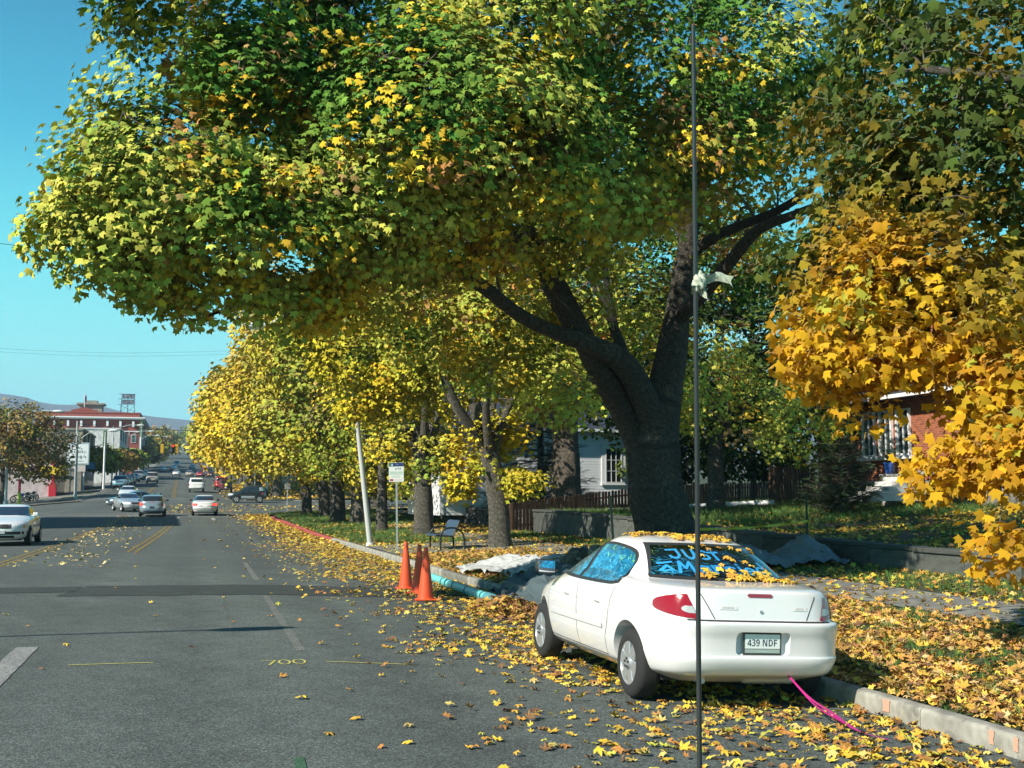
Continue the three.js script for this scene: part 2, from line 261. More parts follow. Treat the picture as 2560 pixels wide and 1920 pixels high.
// ---------- right-hand verge, pavement, raised lawns ----------
{
  const tone = (L, s) => { const n = n2(L * 0.5, s * 0.5) * 0.5 + n2(L * 2, s * 2) * 0.3, bare = smooth(0.1, 0.6, n + (L > 11.2 && L < 13.6 ? 0.5 : 0) + (L > 13.6 && s < 33 ? 0.45 : 0) + (s > 28 && s < 40 && L < 9.6 ? 0.35 : 0)); return [lerp(1, 1.9, bare), lerp(1, 1.05, bare), lerp(1, 2.6, bare)]; };
  structure('verge', colored(sheet([KERB_R + 0.13, ...range(6.2, 13.6, 22)], [...range(-12, 60, 120), ...range(61.5, 88.9, 24)], (L, s) => lawnY(Math.min(L, 13.59), s) + 0.03 * n2(L * 1.2, s * 1.2) - 0.012 - (L < 5.9 ? 0.01 : 0)), tone), M.lawn);
  structure('lawn', colored(sheet([...range(13.62, 24, 16), ...range(25.5, 60, 20), 75, 100, 140], [...range(-12, 88.9, 70)], (L, s) => lawnY(L, s) + 0.05 * n2(L * 0.4, s * 0.4)), tone), M.lawn);
  structure('park_lawn', colored(sheet([KERB_R + 0.13, ...range(6.5, 40, 26), 60, 90, 150], [...range(123.1, 200, 36), ...range(204, 420, 40)], (L, s) => rise(s) + 0.0 + 0.02 * clamp(L - 8, 0, 30) + 0.05 * n2(L * 0.3, s * 0.3) - 0.01), tone), M.lawn);
}
{ // pavement slabs
  const walk = new THREE.Group(); walk.name = 'pavement'; walk.userData.kind = 'structure'; scene.add(walk);
  const r = rng(31), mats = [0.9, 1, 1.1].map(k => std('pavement slab', [0.34 * k, 0.33 * k, 0.31 * k], 0.92, { map: rep(concreteTex, 0.8) }));
  for (let s = -8; s < 86; s += 1.55) {
    const y = lawnY(10.4, s + 0.77), g = grid(4, 4, (u, v) => [9.68 + u * 1.52 + 0 * v, lawnY(9.68 + u * 1.52, s + v * 1.53) + 0.022, -(s + v * 1.53)]);
    const m = part('slab', g, mats[Math.floor(r() * 3)], walk); m.position.y = (r() - 0.5) * 0.012;
  }
  // concrete pad at the bus stop, kerb to pavement
  structure('bus_stop_pad', sheet(range(KERB_R + 0.15, 9.6, 10), range(33.6, 39.4, 12), (L, s) => lawnY(L, s) + 0.026), M.oldConcrete);
}
function wallBlock(w, h, d, seed) { const g = rbox(w, h, d, 0.025); const p = g.attributes.position; for (let i = 0; i < p.count; i++) { const a = n3(p.getX(i) * 3 + seed, p.getY(i) * 3, p.getZ(i) * 3) * 0.012; p.setXYZ(i, p.getX(i) + a, p.getY(i) + a * 0.6, p.getZ(i) + a); } return g; }
{ // concrete retaining wall along the raised lawn
  const w = thing('retaining_wall', 'weathered concrete retaining wall of long blocks holding up the shaded lawn', 'wall', [0, 0, 0]);
  const r = rng(41), mats = [0.8, 1, 1.18].map(k => std('wall concrete', [0.14 * k, 0.152 * k, 0.148 * k], 0.93, { map: rep(concreteTex, 0.9) }));  // yard shade darkened into the concrete colour; block tones vary at random
  for (let s = 6, i = 0; s < 44.6; s += 1.5, i++) {
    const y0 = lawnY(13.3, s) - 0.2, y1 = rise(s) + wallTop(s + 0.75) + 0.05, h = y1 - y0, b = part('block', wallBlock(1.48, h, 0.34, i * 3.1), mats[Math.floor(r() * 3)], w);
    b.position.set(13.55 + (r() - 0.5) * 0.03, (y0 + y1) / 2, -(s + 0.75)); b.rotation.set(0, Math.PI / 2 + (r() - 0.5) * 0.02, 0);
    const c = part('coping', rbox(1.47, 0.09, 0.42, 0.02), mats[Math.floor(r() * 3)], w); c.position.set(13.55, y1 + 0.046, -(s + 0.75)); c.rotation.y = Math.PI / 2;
  }
  for (let L = 14.1, i = 0; L < 24; L += 1.5, i++) { const y1 = wallTop(45) + 0.12 + 0.03 * i, b = part('block', wallBlock(1.48, 1.5, 0.3, i * 5.7 + 50), mats[Math.floor(r() * 3)], w); b.position.set(L + 0.35, y1 - 0.75, -45.3); }
}
{ // rubble stone wall further up the verge
  const w = thing('rubble_wall', 'low rubble stone wall in shade beyond the bench', 'wall'), r = rng(43);
  const mats = [[0.15, 0.15, 0.14], [0.22, 0.21, 0.19], [0.10, 0.10, 0.10], [0.30, 0.29, 0.26]].map((c, i) => std('rubble stone', c, 0.95, { map: rep(soilTex, 1) }));
  const shapes = [1, 2, 3, 4].map(k => { const g = new THREE.IcosahedronGeometry(0.5, 2), p = g.attributes.position; for (let i = 0; i < p.count; i++) { const v = V(p.getX(i), p.getY(i), p.getZ(i)), q = v.clone(); q.set(Math.sign(q.x) * Math.abs(q.x * 2) ** 0.6 / 2, Math.sign(q.y) * Math.abs(q.y * 2) ** 0.6 / 2, Math.sign(q.z) * Math.abs(q.z * 2) ** 0.6 / 2); q.multiplyScalar(1 + 0.16 * n3(v.x * 2.4 + k * 9, v.y * 2.4, v.z * 2.4)); p.setXYZ(i, q.x, q.y, q.z); } g.computeVertexNormals(); return g; });
  for (let c = 0; c < 3; c++) for (let s = 46.2; s < 64;) { const l = 0.45 + r() * 0.5, m = part('stone', shapes[Math.floor(r() * 4)], mats[Math.floor(r() * 4)], w); m.scale.set(0.5, 0.36, l * 1.08); m.position.set(13.75 + (r() - 0.5) * 0.1, lawnY(13.3, s) + 0.12 + c * 0.3, -(s + l / 2)); m.rotation.set((r() - 0.5) * 0.2, (r() - 0.5) * 0.3, (r() - 0.5) * 0.2); s += l; }
}
// ---------- leaves ----------
function leafGeo(full) {
  const half = full ? [[90, 1.0], [79, 0.74], [67, 0.47], [54, 0.70], [41, 0.90], [28, 0.66], [13, 0.44], [0, 0.58], [-14, 0.64], [-40, 0.36]] : [[90, 1.0], [66, 0.5], [41, 0.88], [12, 0.46], [-12, 0.62]];
  const pts = [...half.map(([a, r]) => [a, r]), [-90, 0.14], ...half.slice(1).reverse().map(([a, r]) => [180 - a, r])];
  const pos = [0, 0.12, 0.06], idx = [];
  for (const [a, r] of pts) { const x = Math.cos(a * Math.PI / 180) * r, y = Math.sin(a * Math.PI / 180) * r; pos.push(x * 0.62, y * 0.62 + 0.12, 0.05 - 0.34 * (x * x + 0.5 * y * y) + 0.12 * Math.abs(x) + 0.05 * Math.sin(a * 0.11)); }
  for (let i = 0; i < pts.length; i++) idx.push(0, 1 + (i + 1) % pts.length, 1 + i);
  const g = new THREE.BufferGeometry(); g.setAttribute('position', new THREE.Float32BufferAttribute(pos, 3)); g.setAttribute('uv', new THREE.Float32BufferAttribute(pos.filter((_, i) => i % 3 < 2), 2)); g.setIndex(idx); g.computeVertexNormals(); return g;   // spans about 1 unit, tip along +y
}
const LEAF = leafGeo(true), LEAF_SMALL = leafGeo(false);
M.leaf = std('maple leaf', [1, 1, 1], 0.62, { side: THREE.DoubleSide, transmission: 0.40, thickness: 0, specularIntensity: 0.35 });
M.leaf.roughness = 0.9;
M.litter = std('fallen leaf', [1, 1, 1], 0.8, { side: THREE.DoubleSide });
const _m = new THREE.Matrix4(), _x = V(0, 0, 0), _y = V(0, 0, 0), _z = V(0, 0, 0);
function leafMatrix(pos, normal, tip, size, sx = 1) {
  _z.copy(normal).normalize(); _y.copy(tip).addScaledVector(_z, -tip.dot(_z)).normalize(); _x.copy(_y).cross(_z);
  return _m.makeBasis(_x.multiplyScalar(size * sx), _y.multiplyScalar(size), _z.multiplyScalar(size)).setPosition(pos).clone();
}
function instanced(name, geo, mat, list, parent, kind) {   // list of [Matrix4, [r,g,b]]
  const m = new THREE.InstancedMesh(geo, mat, list.length); m.name = parent ? name : numbered(name);
  const c = new THREE.Color(); list.forEach(([mx, k], i) => { m.setMatrixAt(i, mx); m.setColorAt(i, c.setRGB(k[0], k[1], k[2])); });
  if (kind) m.userData.kind = kind; (parent || scene).add(m); return m;
}
const pick = (r, arr) => arr[Math.min(arr.length - 1, Math.floor(r() * arr.length))];
const vary = (c, r, a = 0.25) => { const k = 1 + (r() - 0.5) * 2 * a; return [c[0] * k, c[1] * k * (1 + (r() - 0.5) * 0.16), c[2] * k]; };
const FALLEN = [[0.66, 0.43, 0.035], [0.70, 0.50, 0.06], [0.62, 0.36, 0.035], [0.52, 0.26, 0.035], [0.60, 0.45, 0.12], [0.40, 0.18, 0.04], [0.22, 0.11, 0.045], [0.48, 0.45, 0.06], [0.68, 0.46, 0.04]];
function scatter(name, label, L0, L1, s0, s1, dens, yf, size, seed, geo = LEAF, palette = FALLEN, flat) {
  const r = rng(seed), list = [], c = 0.5;
  for (let L = L0; L < L1; L += c) for (let s = s0; s < s1; s += c) {
    let d = dens(L + c / 2, s + c / 2) * c * c, k = Math.floor(d) + (r() < d % 1 ? 1 : 0);
    while (k-- > 0) {
      const x = L + r() * c, q = s + r() * c; if (x > L1 || q > s1) continue;
      const a = r() * TAU, tilt = r() ** 1.5 * (flat || 1), z = size * (0.6 + r() * 0.65);
      const n = V(Math.cos(a * 3) * tilt, 1, Math.sin(a * 3) * tilt);
      list.push([leafMatrix(V(x, yf(x, q) + 0.010 + z * tilt * 0.24 + r() * 0.012, -q), r() < 0.5 ? n : n.negate(), V(Math.cos(a), 0, Math.sin(a)), z, 0.75 + r() * 0.3), vary(pick(r, palette), r)]);
    }
  }
  const m = instanced(name, geo, M.litter, list); return tag(m, label, 'leaves', null, 'stuff');
}
const patchy = (L, s, f = 0.45) => clamp(0.5 + 0.75 * (n2(L * f + 3, s * f) + 0.5 * n2(L * f * 2.7, s * f * 2.7)), 0, 1);
const onRoad = (L, s) => { const k = smooth(1.3, 5.0, L + 0.7 * n2(s * 0.22, L * 0.3)); return (150 * k ** 2.1 * (0.35 + patchy(L, s, 0.7)) + 0.22 + 2.2 * smooth(0.2, 2.6, L)) * (1 - 0.35 * smooth(14.5, 19, s)); };
scatter('fallen_leaves', 'yellow maple leaves drifted over the asphalt beside the kerb', -3.6, KERB_R - 0.02, 5.5, 45, onRoad, roadY, 0.108, 101, LEAF, FALLEN, 0.6);
scatter('fallen_leaves', 'yellow leaves drifted in the gutter up to the crossing', 0, KERB_R - 0.02, 45, 88, (L, s) => 55 * smooth(2.6, 5.2, L + 0.6 * n2(s * 0.2, 5)) ** 1.6 * (0.4 + patchy(L, s)) + 0.3, roadY, 0.17, 102, LEAF_SMALL);
scatter('fallen_leaves', 'dry leaves strewn along the painted median', -4.9, -0.9, 30, 84, (L, s) => 11 * patchy(L, s, 0.5) ** 1.4 * smooth(-4.9, -4.0, L) * (1 - smooth(-2.4, -0.9, L + 0.6)), roadY, 0.14, 103, LEAF_SMALL, [[0.62, 0.46, 0.14], [0.66, 0.52, 0.22], [0.5, 0.36, 0.1]]);
scatter('fallen_leaves', 'thick carpet of yellow leaves covering the verge', KERB_R + 0.16, 9.62, 3, 33.6, (L, s) => 350 * smooth(0.04, 0.5, patchy(L, s, 0.8)) + 45, lawnY, 0.108, 104, LEAF, [[0.62, 0.38, 0.05], [0.60, 0.37, 0.09], [0.54, 0.29, 0.06], [0.46, 0.23, 0.06], [0.58, 0.41, 0.17], [0.32, 0.15, 0.05], [0.64, 0.45, 0.06], [0.20, 0.10, 0.045]]);
scatter('fallen_leaves', 'yellow leaves on the verge around the bench', KERB_R + 0.16, 9.62, 33.6, 50, (L, s) => (s < 39.4 ? 26 : 90) * smooth(0.2, 0.8, patchy(L, s, 0.6)) + 9, lawnY, 0.135, 105);
scatter('fallen_leaves', 'yellow leaves under the row of maples', KERB_R + 0.16, 13.5, 50, 88, (L, s) => (s < 66 || L > 9 ? 60 : 14) * smooth(0.25, 0.8, patchy(L, s, 0.4)) + 4, lawnY, 0.17, 106, LEAF_SMALL);
scatter('fallen_leaves', 'brown and yellow leaves on the shaded pavement', 9.62, 13.4, 8, 50, (L, s) => (L < 11.2 ? 26 : 60) * patchy(L, s, 0.7) + 6, (L, s) => lawnY(L, s) + (L < 11.2 ? 0.022 : 0), 0.125, 107);
scatter('fallen_leaves', 'leaves scattered over the raised lawn', 13.9, 42, 10, 66, (L, s) => (s > 34 ? 18 : 75 - 40 * smooth(20, 34, L)) * smooth(0.15, 0.75, patchy(L, s, 0.35)) + 6, lawnY, 0.15, 108, LEAF_SMALL);
scatter('fallen_leaves', 'orange leaves lying in the park past the crossing', 2.6, 34, 124, 190, (L, s) => (L < 6 ? 6 * smooth(3.4, 5.2, L) : 10) * patchy(L, s, 0.2), (L, s) => L < KERB_R ? roadY(L, s) : rise(s) + 0.02 * clamp(L - 8, 0, 30) + 0.03, 0.34, 109, LEAF_SMALL, [[0.66, 0.40, 0.04], [0.6, 0.32, 0.03], [0.7, 0.48, 0.06]]);
scatter('fallen_leaves', 'yellow leaves blown across the crossing', -3, 20, 88, 112, (L, s) => 5 * smooth(0.5, 0.9, patchy(L * 0.4, s * 2, 0.3)), roadY, 0.26, 110, LEAF_SMALL);
{ // grass blades in tufts
  const pos = [], idx = []; const r = rng(51);
  for (let b = 0; b < 7; b++) { const a = r() * TAU, d = 0.03 * r(), h = 0.05 + r() * 0.05, w = 0.004, x = Math.cos(a) * d, z = Math.sin(a) * d, lx = Math.cos(a + 1) * h * 0.5, lz = Math.sin(a + 1) * h * 0.5, o = pos.length / 3; pos.push(x - w, 0, z, x + w, 0, z, x + lx * 0.4 + w * 0.6, h * 0.65, z + lz * 0.4, x + lx * 0.4 - w * 0.6, h * 0.65, z + lz * 0.4, x + lx, h, z + lz); idx.push(o, o + 1, o + 2, o, o + 2, o + 3, o + 3, o + 2, o + 4); }
  const g = new THREE.BufferGeometry(); g.setAttribute('position', new THREE.Float32BufferAttribute(pos, 3)); g.setIndex(idx); g.computeVertexNormals();
  const mat = std('grass blade', [1, 1, 1], 0.8, { side: THREE.DoubleSide });
  const list = []; const greens = [[0.07, 0.15, 0.025], [0.09, 0.19, 0.03], [0.05, 0.11, 0.02], [0.13, 0.17, 0.04]];
  const fill = (L0, L1, s0, s1, d, k, ok) => { const n = (L1 - L0) * (s1 - s0) * d; for (let i = 0; i < n; i++) { const L = L0 + r() * (L1 - L0), s = s0 + r() * (s1 - s0); if (ok && !ok(L, s)) continue; const a = r() * TAU, q = k * (0.7 + r() * 0.6); list.push([new THREE.Matrix4().makeRotationY(a).scale(V(q, q, q)).setPosition(L, lawnY(L, s) - 0.01, -s), vary(pick(r, greens), r)]); } };
  fill(KERB_R + 0.2, 9.6, 4, 32, 90, 0.9, (L, s) => patchy(L, s, 0.8) < 0.62);
  fill(KERB_R + 0.2, 9.6, 40, 88, 45, 1.9, (L, s) => patchy(L, s, 0.4) < 0.75);
  fill(11.4, 13.3, 10, 46, 50, 1.2); fill(13.8, 32, 31, 58, 22, 2.4); fill(14, 24, 12, 31, 6, 1.6); fill(9.7, 13.4, 60, 88, 40, 1.9);
  tag(instanced('grass', g, mat, list), 'short green grass on the verge and lawns', 'grass', null, 'stuff');
}

// ---------- trees ----------
// limbs: [[x,y,z,r]...] in place; lobes: {c:[x,y,z], r:[rx,ry,rz], n, shell}; leaves hang in sprays on twigs that grow out from the limbs
const MAPLE = { green: [[0.085, 0.19, 0.028], [0.12, 0.225, 0.03], [0.06, 0.14, 0.02]], lime: [[0.42, 0.43, 0.07], [0.33, 0.39, 0.06], [0.50, 0.46, 0.08]], gold: [[0.62, 0.43, 0.03], [0.66, 0.47, 0.04], [0.56, 0.36, 0.03]], rust: [[0.42, 0.20, 0.06], [0.38, 0.24, 0.09]] };
let NTRI = 0; 
const leafCut = pts => { const pos = [0, 0.12, 0.06], idx = []; for (const [a, r] of pts) { const x = Math.cos(a * Math.PI / 180) * r, y = Math.sin(a * Math.PI / 180) * r; pos.push(x * 0.62, y * 0.62 + 0.12, 0.05 - 0.32 * (x * x + 0.5 * y * y) + 0.10 * Math.abs(x)); } for (let i = 0; i < pts.length; i++) idx.push(0, 1 + (i + 1) % pts.length, 1 + i); const g = new THREE.BufferGeometry(); g.setAttribute('position', new THREE.Float32BufferAttribute(pos, 3)); g.setIndex(idx); g.computeVertexNormals(); return g; };
const CUT = { near: leafCut([[90, 1], [64, 0.58], [42, 0.9], [12, 0.54], [-14, 0.66], [-90, 0.18], [194, 0.66], [168, 0.54], [138, 0.9], [116, 0.58]]), mid: leafCut([[90, 1], [58, 0.62], [20, 0.86], [-90, 0.3], [160, 0.86], [122, 0.62]]), far: leafCut([[90, 1], [15, 0.85], [-90, 0.4], [165, 0.85]]) };
M.farLeaf = std('far leaf', [1, 1, 1], 0.9, { side: THREE.DoubleSide, specularIntensity: 0.3 });
function crownMesh(list, cutG, mat, parent) { const mc = mat.userData.tinted ||= Object.assign(mat.clone(), { vertexColors: true }); NTRI += list.length * cutG.index.count / 3; const cp = cutG.attributes.position.array, ci = cutG.index.array;
  const nv = cp.length / 3, pos = new Float32Array(list.length * nv * 3), cl = new Float32Array(list.length * nv * 3), idx = new Uint32Array(list.length * ci.length), p = V();
  list.forEach(([m, c], i) => { for (let j = 0; j < nv; j++) { p.set(cp[j * 3], cp[j * 3 + 1], cp[j * 3 + 2]).applyMatrix4(m); const o = (i * nv + j) * 3; pos[o] = p.x; pos[o + 1] = p.y; pos[o + 2] = p.z; cl[o] = c[0]; cl[o + 1] = c[1]; cl[o + 2] = c[2]; } for (let k = 0; k < ci.length; k++) idx[i * ci.length + k] = i * nv + ci[k]; });
  const g = new THREE.BufferGeometry(); g.setAttribute('position', new THREE.BufferAttribute(pos, 3)); g.setAttribute('color', new THREE.BufferAttribute(cl, 3)); g.setIndex(new THREE.BufferAttribute(idx, 1)); g.computeVertexNormals();
  const o = part('crown', g, mc, parent); o.userData.kind = 'stuff'; return o; }
function makeTree(o) {
  const r = rng(o.seed), t = thing(o.name, o.label, 'tree', [0, 0, 0], 0, o.group);
  const trunkG = o.limbs.map((l, i) => limb(l, i ? 9 : (o.sides || 14), i ? 0.10 : (o.rough ?? 0.12), i * 3.3 + o.seed, i ? 4 : 6));
  part('trunk', trunkG.slice(0, o.trunks || 1), o.bark || M.bark, t);
  for (const g of trunkG.slice(o.trunks || 1)) part('limb', g, o.bark || M.bark, t);
  // nodes on limbs that may carry twigs
  const nodes = [];
  o.limbs.forEach((l, li) => { const c = new THREE.CatmullRomCurve3(l.map(p => V(p[0], p[1], p[2]))); const n = (l.length - 1) * 4; for (let i = li ? 2 : Math.floor(n * 0.7); i <= n; i++) { const u = i / n, k = Math.min(l.length - 2, Math.floor(u * (l.length - 1))); nodes.push({ p: c.getPoint(u), r: Math.min(lerp(l[k][3], l[k + 1][3], u * (l.length - 1) - k) * 0.6, 0.06), d: 0 }); } });
  const pts = [];
  for (const lb of o.lobes) {
    const c = V(...lb.c); let n = lb.n, guard = n * 14;
    while (n > 0 && guard-- > 0) {
      const v = V(r() * 2 - 1, r() * 2 - 1, r() * 2 - 1); const q = v.length(); if (q > 1 || q < 0.02) continue;
      v.multiplyScalar(Math.max(q, (lb.shell ?? 0.45) + (1 - (lb.shell ?? 0.45)) * r() ** 0.6) / q);
      if (v.y < (lb.floor ?? -0.95)) continue;
      const p = V(c.x + v.x * lb.r[0], c.y + v.y * lb.r[1], c.z + v.z * lb.r[2]);
      const f = o.gapF || 0.42; if (n3(p.x * f + o.seed, p.y * f, p.z * f) + 0.35 * n3(p.x * f * 2.6, p.y * f * 2.6 + o.seed, p.z * f * 2.6) < (o.gap ?? -0.12)) continue;
      if (o.keep && !o.keep(p)) continue;
      pts.push({ p, out: V(v.x / lb.r[0], v.y / lb.r[1] * 0.6, v.z / lb.r[2]).normalize() }); n--;
    }
  }
  for (const q of pts) { q.d = Infinity; for (const n of nodes) { const e = n.p.distanceToSquared(q.p); if (e < q.d) q.d = e; } }
  pts.sort((a, b) => a.d - b.d);
  const leaves = [], size = o.leaf || 0.15, rc = o.spray || 0.5;
  const tp = [], ti = [];
  const quill = (a, b, ra, rb) => {   // thin three-sided twig with a slight bow
    const d = b.clone().sub(a), L = d.length(); if (L < 0.02) return; d.divideScalar(L);
    const n = Math.abs(d.y) < 0.9 ? V(0, 1, 0) : V(1, 0, 0), e = d.clone().cross(n).normalize(), f = d.clone().cross(e), mid = a.clone().lerp(b, 0.5).add(V((r() - 0.5) * 0.15 * L, (0.05 + (r() - 0.5) * 0.1) * L, (r() - 0.5) * 0.15 * L)), base = tp.length / 3;
    [[a, ra], [mid, (ra + rb) / 2], [b, rb]].forEach(([p, w]) => { for (let j = 0; j < 3; j++) { const an = j / 3 * TAU; tp.push(p.x + (e.x * Math.cos(an) + f.x * Math.sin(an)) * w, p.y + (e.y * Math.cos(an) + f.y * Math.sin(an)) * w, p.z + (e.z * Math.cos(an) + f.z * Math.sin(an)) * w); } });
    for (let k = 0; k < 2; k++) for (let j = 0; j < 3; j++) { const p0 = base + k * 3 + j, p1 = base + k * 3 + (j + 1) % 3; ti.push(p0, p1, p0 + 3, p0 + 3, p1, p1 + 3); }
  };
  for (const q of pts) {
    let best = null, bd = Infinity; for (const n of nodes) { const e = n.p.distanceToSquared(q.p) + n.d * 0.4; if (e < bd) { bd = e; best = n; } }
    const ra = Math.max(o.twig || 0.009, best.r * 0.72); quill(best.p, q.p, ra, Math.max((o.twig || 0.009) * 0.6, ra * 0.55)); nodes.push({ p: q.p, r: ra * 0.75, d: best.d + 0.5 });
    const k = Math.round((o.per || 40) * (0.6 + r() * 0.8)), base = o.color(q.p, r, q.out), flow = V(0, -0.55, 0).addScaledVector(q.out, 0.8);
    for (let i = 0; i < k; i++) {
      const v = V(r() - 0.5, (r() - 0.5) * 0.75, r() - 0.5).multiplyScalar(2 * rc); if (v.length() > rc * 1.15) v.multiplyScalar(0.6);
      const p = q.p.clone().add(v), nrm = V(0, 0.75, 0).addScaledVector(q.out, 0.75).add(V(r() - 0.5, r() - 0.5, r() - 0.5).multiplyScalar(o.jit || 1.4));
      const tip = flow.clone().add(V(r() - 0.5, r() - 0.5, r() - 0.5).multiplyScalar(1.1));
      leaves.push([leafMatrix(p, nrm, tip, size * (0.65 + r() * 0.6), 0.85 + r() * 0.3), vary(base, r, 0.3)]);
    }
  }
  if (tp.length) { const g = new THREE.BufferGeometry(); g.setAttribute('position', new THREE.Float32BufferAttribute(tp, 3)); g.setIndex(ti); g.computeVertexNormals(); part('branches', g, M.twig, t).userData.kind = 'stuff'; }
  crownMesh(leaves, CUT[o.cut || 'mid'], o.thin ? M.leaf : M.farLeaf, t);
  return t;
}
const mixc = (a, b, t) => [lerp(a[0], b[0], t), lerp(a[1], b[1], t), lerp(a[2], b[2], t)];
// the great maple behind the parked car; limbs measured from the photograph at its distance
{
  const Z = 26, A = (px, py, z, r) => { const p = at(px, py, z); return [p.x, p.y, p.z, r]; };
  const b = at(1668, 1440, Z), y0 = lawnY(b.x, -b.z) - 0.15;
  const trunk = [[b.x + 0.05, y0, b.z, 0.95], [b.x + 0.02, y0 + 0.45, b.z, 0.74], A(1655, 1300, Z, 0.66), A(1640, 1200, Z, 0.60), A(1634, 1120, Z, 0.585), A(1644, 1040, Z, 0.46), A(1666, 950, Z, 0.37), A(1682, 860, Z, 0.34), A(1696, 770, Z, 0.26), A(1720, 600, Z, 0.2), A(1760, 400, Z - 0.6, 0.13), A(1790, 180, Z - 1, 0.07)];
  const limbs = [trunk,
    [A(1640, 1230, Z, 0.30), A(1612, 1130, Z, 0.40), A(1566, 1030, Z, 0.36), A(1510, 940, Z - 0.4, 0.30), A(1462, 850, Z - 0.8, 0.25), A(1400, 740, Z - 1.2, 0.27), A(1355, 650, Z - 1.6, 0.23), A(1310, 560, Z - 2, 0.17), A(1230, 420, Z - 2.6, 0.11), A(1150, 250, Z - 3, 0.06)],
    [A(1650, 1180, Z, 0.28), A(1640, 1080, Z - 0.15, 0.36), A(1608, 990, Z - 0.3, 0.33), A(1560, 910, Z - 0.6, 0.27), A(1490, 868, Z - 1.0, 0.22), A(1400, 835, Z - 1.5, 0.17), A(1310, 795, Z - 2, 0.15), A(1200, 712, Z - 3.2, 0.14), A(1080, 655, Z - 4.4, 0.12), A(920, 640, Z - 5.4, 0.095), A(720, 610, Z - 6.4, 0.07), A(480, 600, Z - 7.2, 0.045), A(280, 690, Z - 7.8, 0.02)],
    [A(1690, 800, Z, 0.2), A(1752, 740, Z - 0.8, 0.16), A(1820, 662, Z - 1.6, 0.14), A(1895, 575, Z - 2.4, 0.12), A(1990, 535, Z - 3.2, 0.09), A(2150, 470, Z - 4, 0.05)],
    [A(1720, 640, Z, 0.14), A(1800, 585, Z - 1, 0.12), A(1990, 500, Z - 2.5, 0.08), A(2150, 330, Z - 3, 0.05)],
    [A(1575, 930, Z, 0.15), A(1540, 830, Z, 0.11), A(1505, 745, Z, 0.09), A(1450, 650, Z + 0.5, 0.07), A(1390, 500, Z + 1, 0.04)],
    [A(1540, 840, Z, 0.12), A(1525, 760, Z, 0.09), A(1512, 640, Z, 0.06), A(1540, 480, Z, 0.04)],
    [A(1350, 640, Z - 1.6, 0.15), A(1180, 500, Z - 3.6, 0.11), A(960, 380, Z - 5.4, 0.08), A(640, 330, Z - 7, 0.045), A(360, 260, Z - 7.6, 0.02)],
    [A(1720, 600, Z, 0.16), A(1600, 420, Z + 1, 0.1), A(1400, 200, Z + 1.5, 0.06), A(1200, -60, Z + 2, 0.03)],
    [A(1080, 655, Z - 4.4, 0.07), A(900, 700, Z - 5.4, 0.05), A(700, 730, Z - 6.5, 0.035), A(520, 790, Z - 7.2, 0.018)],
  ];
  const P = (px, py, z) => { const p = at(px, py, z); return [p.x, p.y, p.z]; };
  const near = (px, py, z, r, n) => { const k = px < 700 ? 0.85 : px < 1250 ? 0.89 : 0.96; return { c: P(px, py, z * k), r: r.map(q => q * k), n }; };
  makeTree({
    name: 'maple_tree', label: 'huge spreading maple with forked trunk standing behind the parked white sedan', seed: 7, limbs, cut: 'near', rough: 0.16, sides: 22, leaf: 0.154, spray: 0.43, per: 31, bark: M.shadedBark, gap: -0.06, gapF: 0.5, twig: 0.012,
    lobes: [near(330, 600, 21, [1.7, 1.0, 1.6], 110), near(410, 470, 21, [2.0, 1.5, 2.0], 190), near(620, 560, 21.5, [2.7, 1.5, 2.1], 230), near(560, 300, 21.5, [2.3, 1.6, 2.2], 210), near(580, 60, 22, [2.3, 1.5, 2.2], 180), near(620, 735, 22, [1.9, 0.6, 1.5], 84),
      near(880, 420, 21, [2.6, 2.0, 2.2], 270), near(850, 160, 22, [2.8, 1.8, 2.4], 230), near(1130, 330, 20.5, [2.5, 1.8, 2.2], 240), near(1150, 80, 22, [3.0, 1.8, 2.5], 230), near(1010, 590, 22.5, [2.2, 0.8, 1.7], 100),
      near(1380, 430, 20.5, [2.2, 1.5, 2.0], 180), near(1480, 180, 22, [2.8, 2.0, 2.5], 210), near(1640, 400, 21.5, [1.7, 1.3, 2.0], 120), near(1800, 200, 23, [2.8, 1.9, 2.6], 200), near(1840, 430, 25, [1.5, 0.8, 1.6], 40),
      { c: P(1250, -160, 23), r: [6.5, 2.2, 5], n: 170 }, { c: P(1500, 560, 29), r: [4.5, 1.3, 3.2], n: 140, shell: 0.2 }, { c: P(1350, 300, 30), r: [6.5, 2.6, 4], n: 190, shell: 0.3 }, { c: P(1700, 930, 31), r: [2.0, 1.6, 2.5], n: 80, shell: 0.2 }, { c: P(1900, 1040, 33), r: [2.4, 1.3, 2], n: 70, shell: 0.2 }, { c: P(2100, 120, 25), r: [3.4, 2.4, 3], n: 180 }, { c: P(1400, 1010, 24.6), r: [0.8, 0.5, 0.8], n: 16 }, { c: P(1250, 800, 28), r: [2.5, 1.2, 2], n: 80, shell: 0.2 }, { c: P(1870, 680, 28), r: [1.4, 0.7, 1.2], n: 16, shell: 0.1 }, { c: P(1100, 800, 28), r: [2.4, 1.2, 1.5], n: 130, shell: 0.2 }, { c: P(1300, 930, 28), r: [1.5, 0.9, 1.3], n: 64, shell: 0.2 }, { c: P(880, 720, 25), r: [2.0, 0.7, 1.3], n: 70, shell: 0.2 }, { c: P(1230, 610, 23.5), r: [1.8, 0.6, 1.1], n: 60, shell: 0.2 }, { c: P(1500, 620, 24), r: [1.2, 0.5, 1.0], n: 30, shell: 0.2 }, { c: P(1420, 770, 25.2), r: [0.9, 0.5, 0.8], n: 18, shell: 0.2 }, { c: P(1580, 760, 27.5), r: [1.2, 0.8, 1.0], n: 26, shell: 0.2 }, { c: P(1780, 560, 26), r: [1.0, 0.7, 1.0], n: 18, shell: 0.2 }],
    color: (p, q) => {
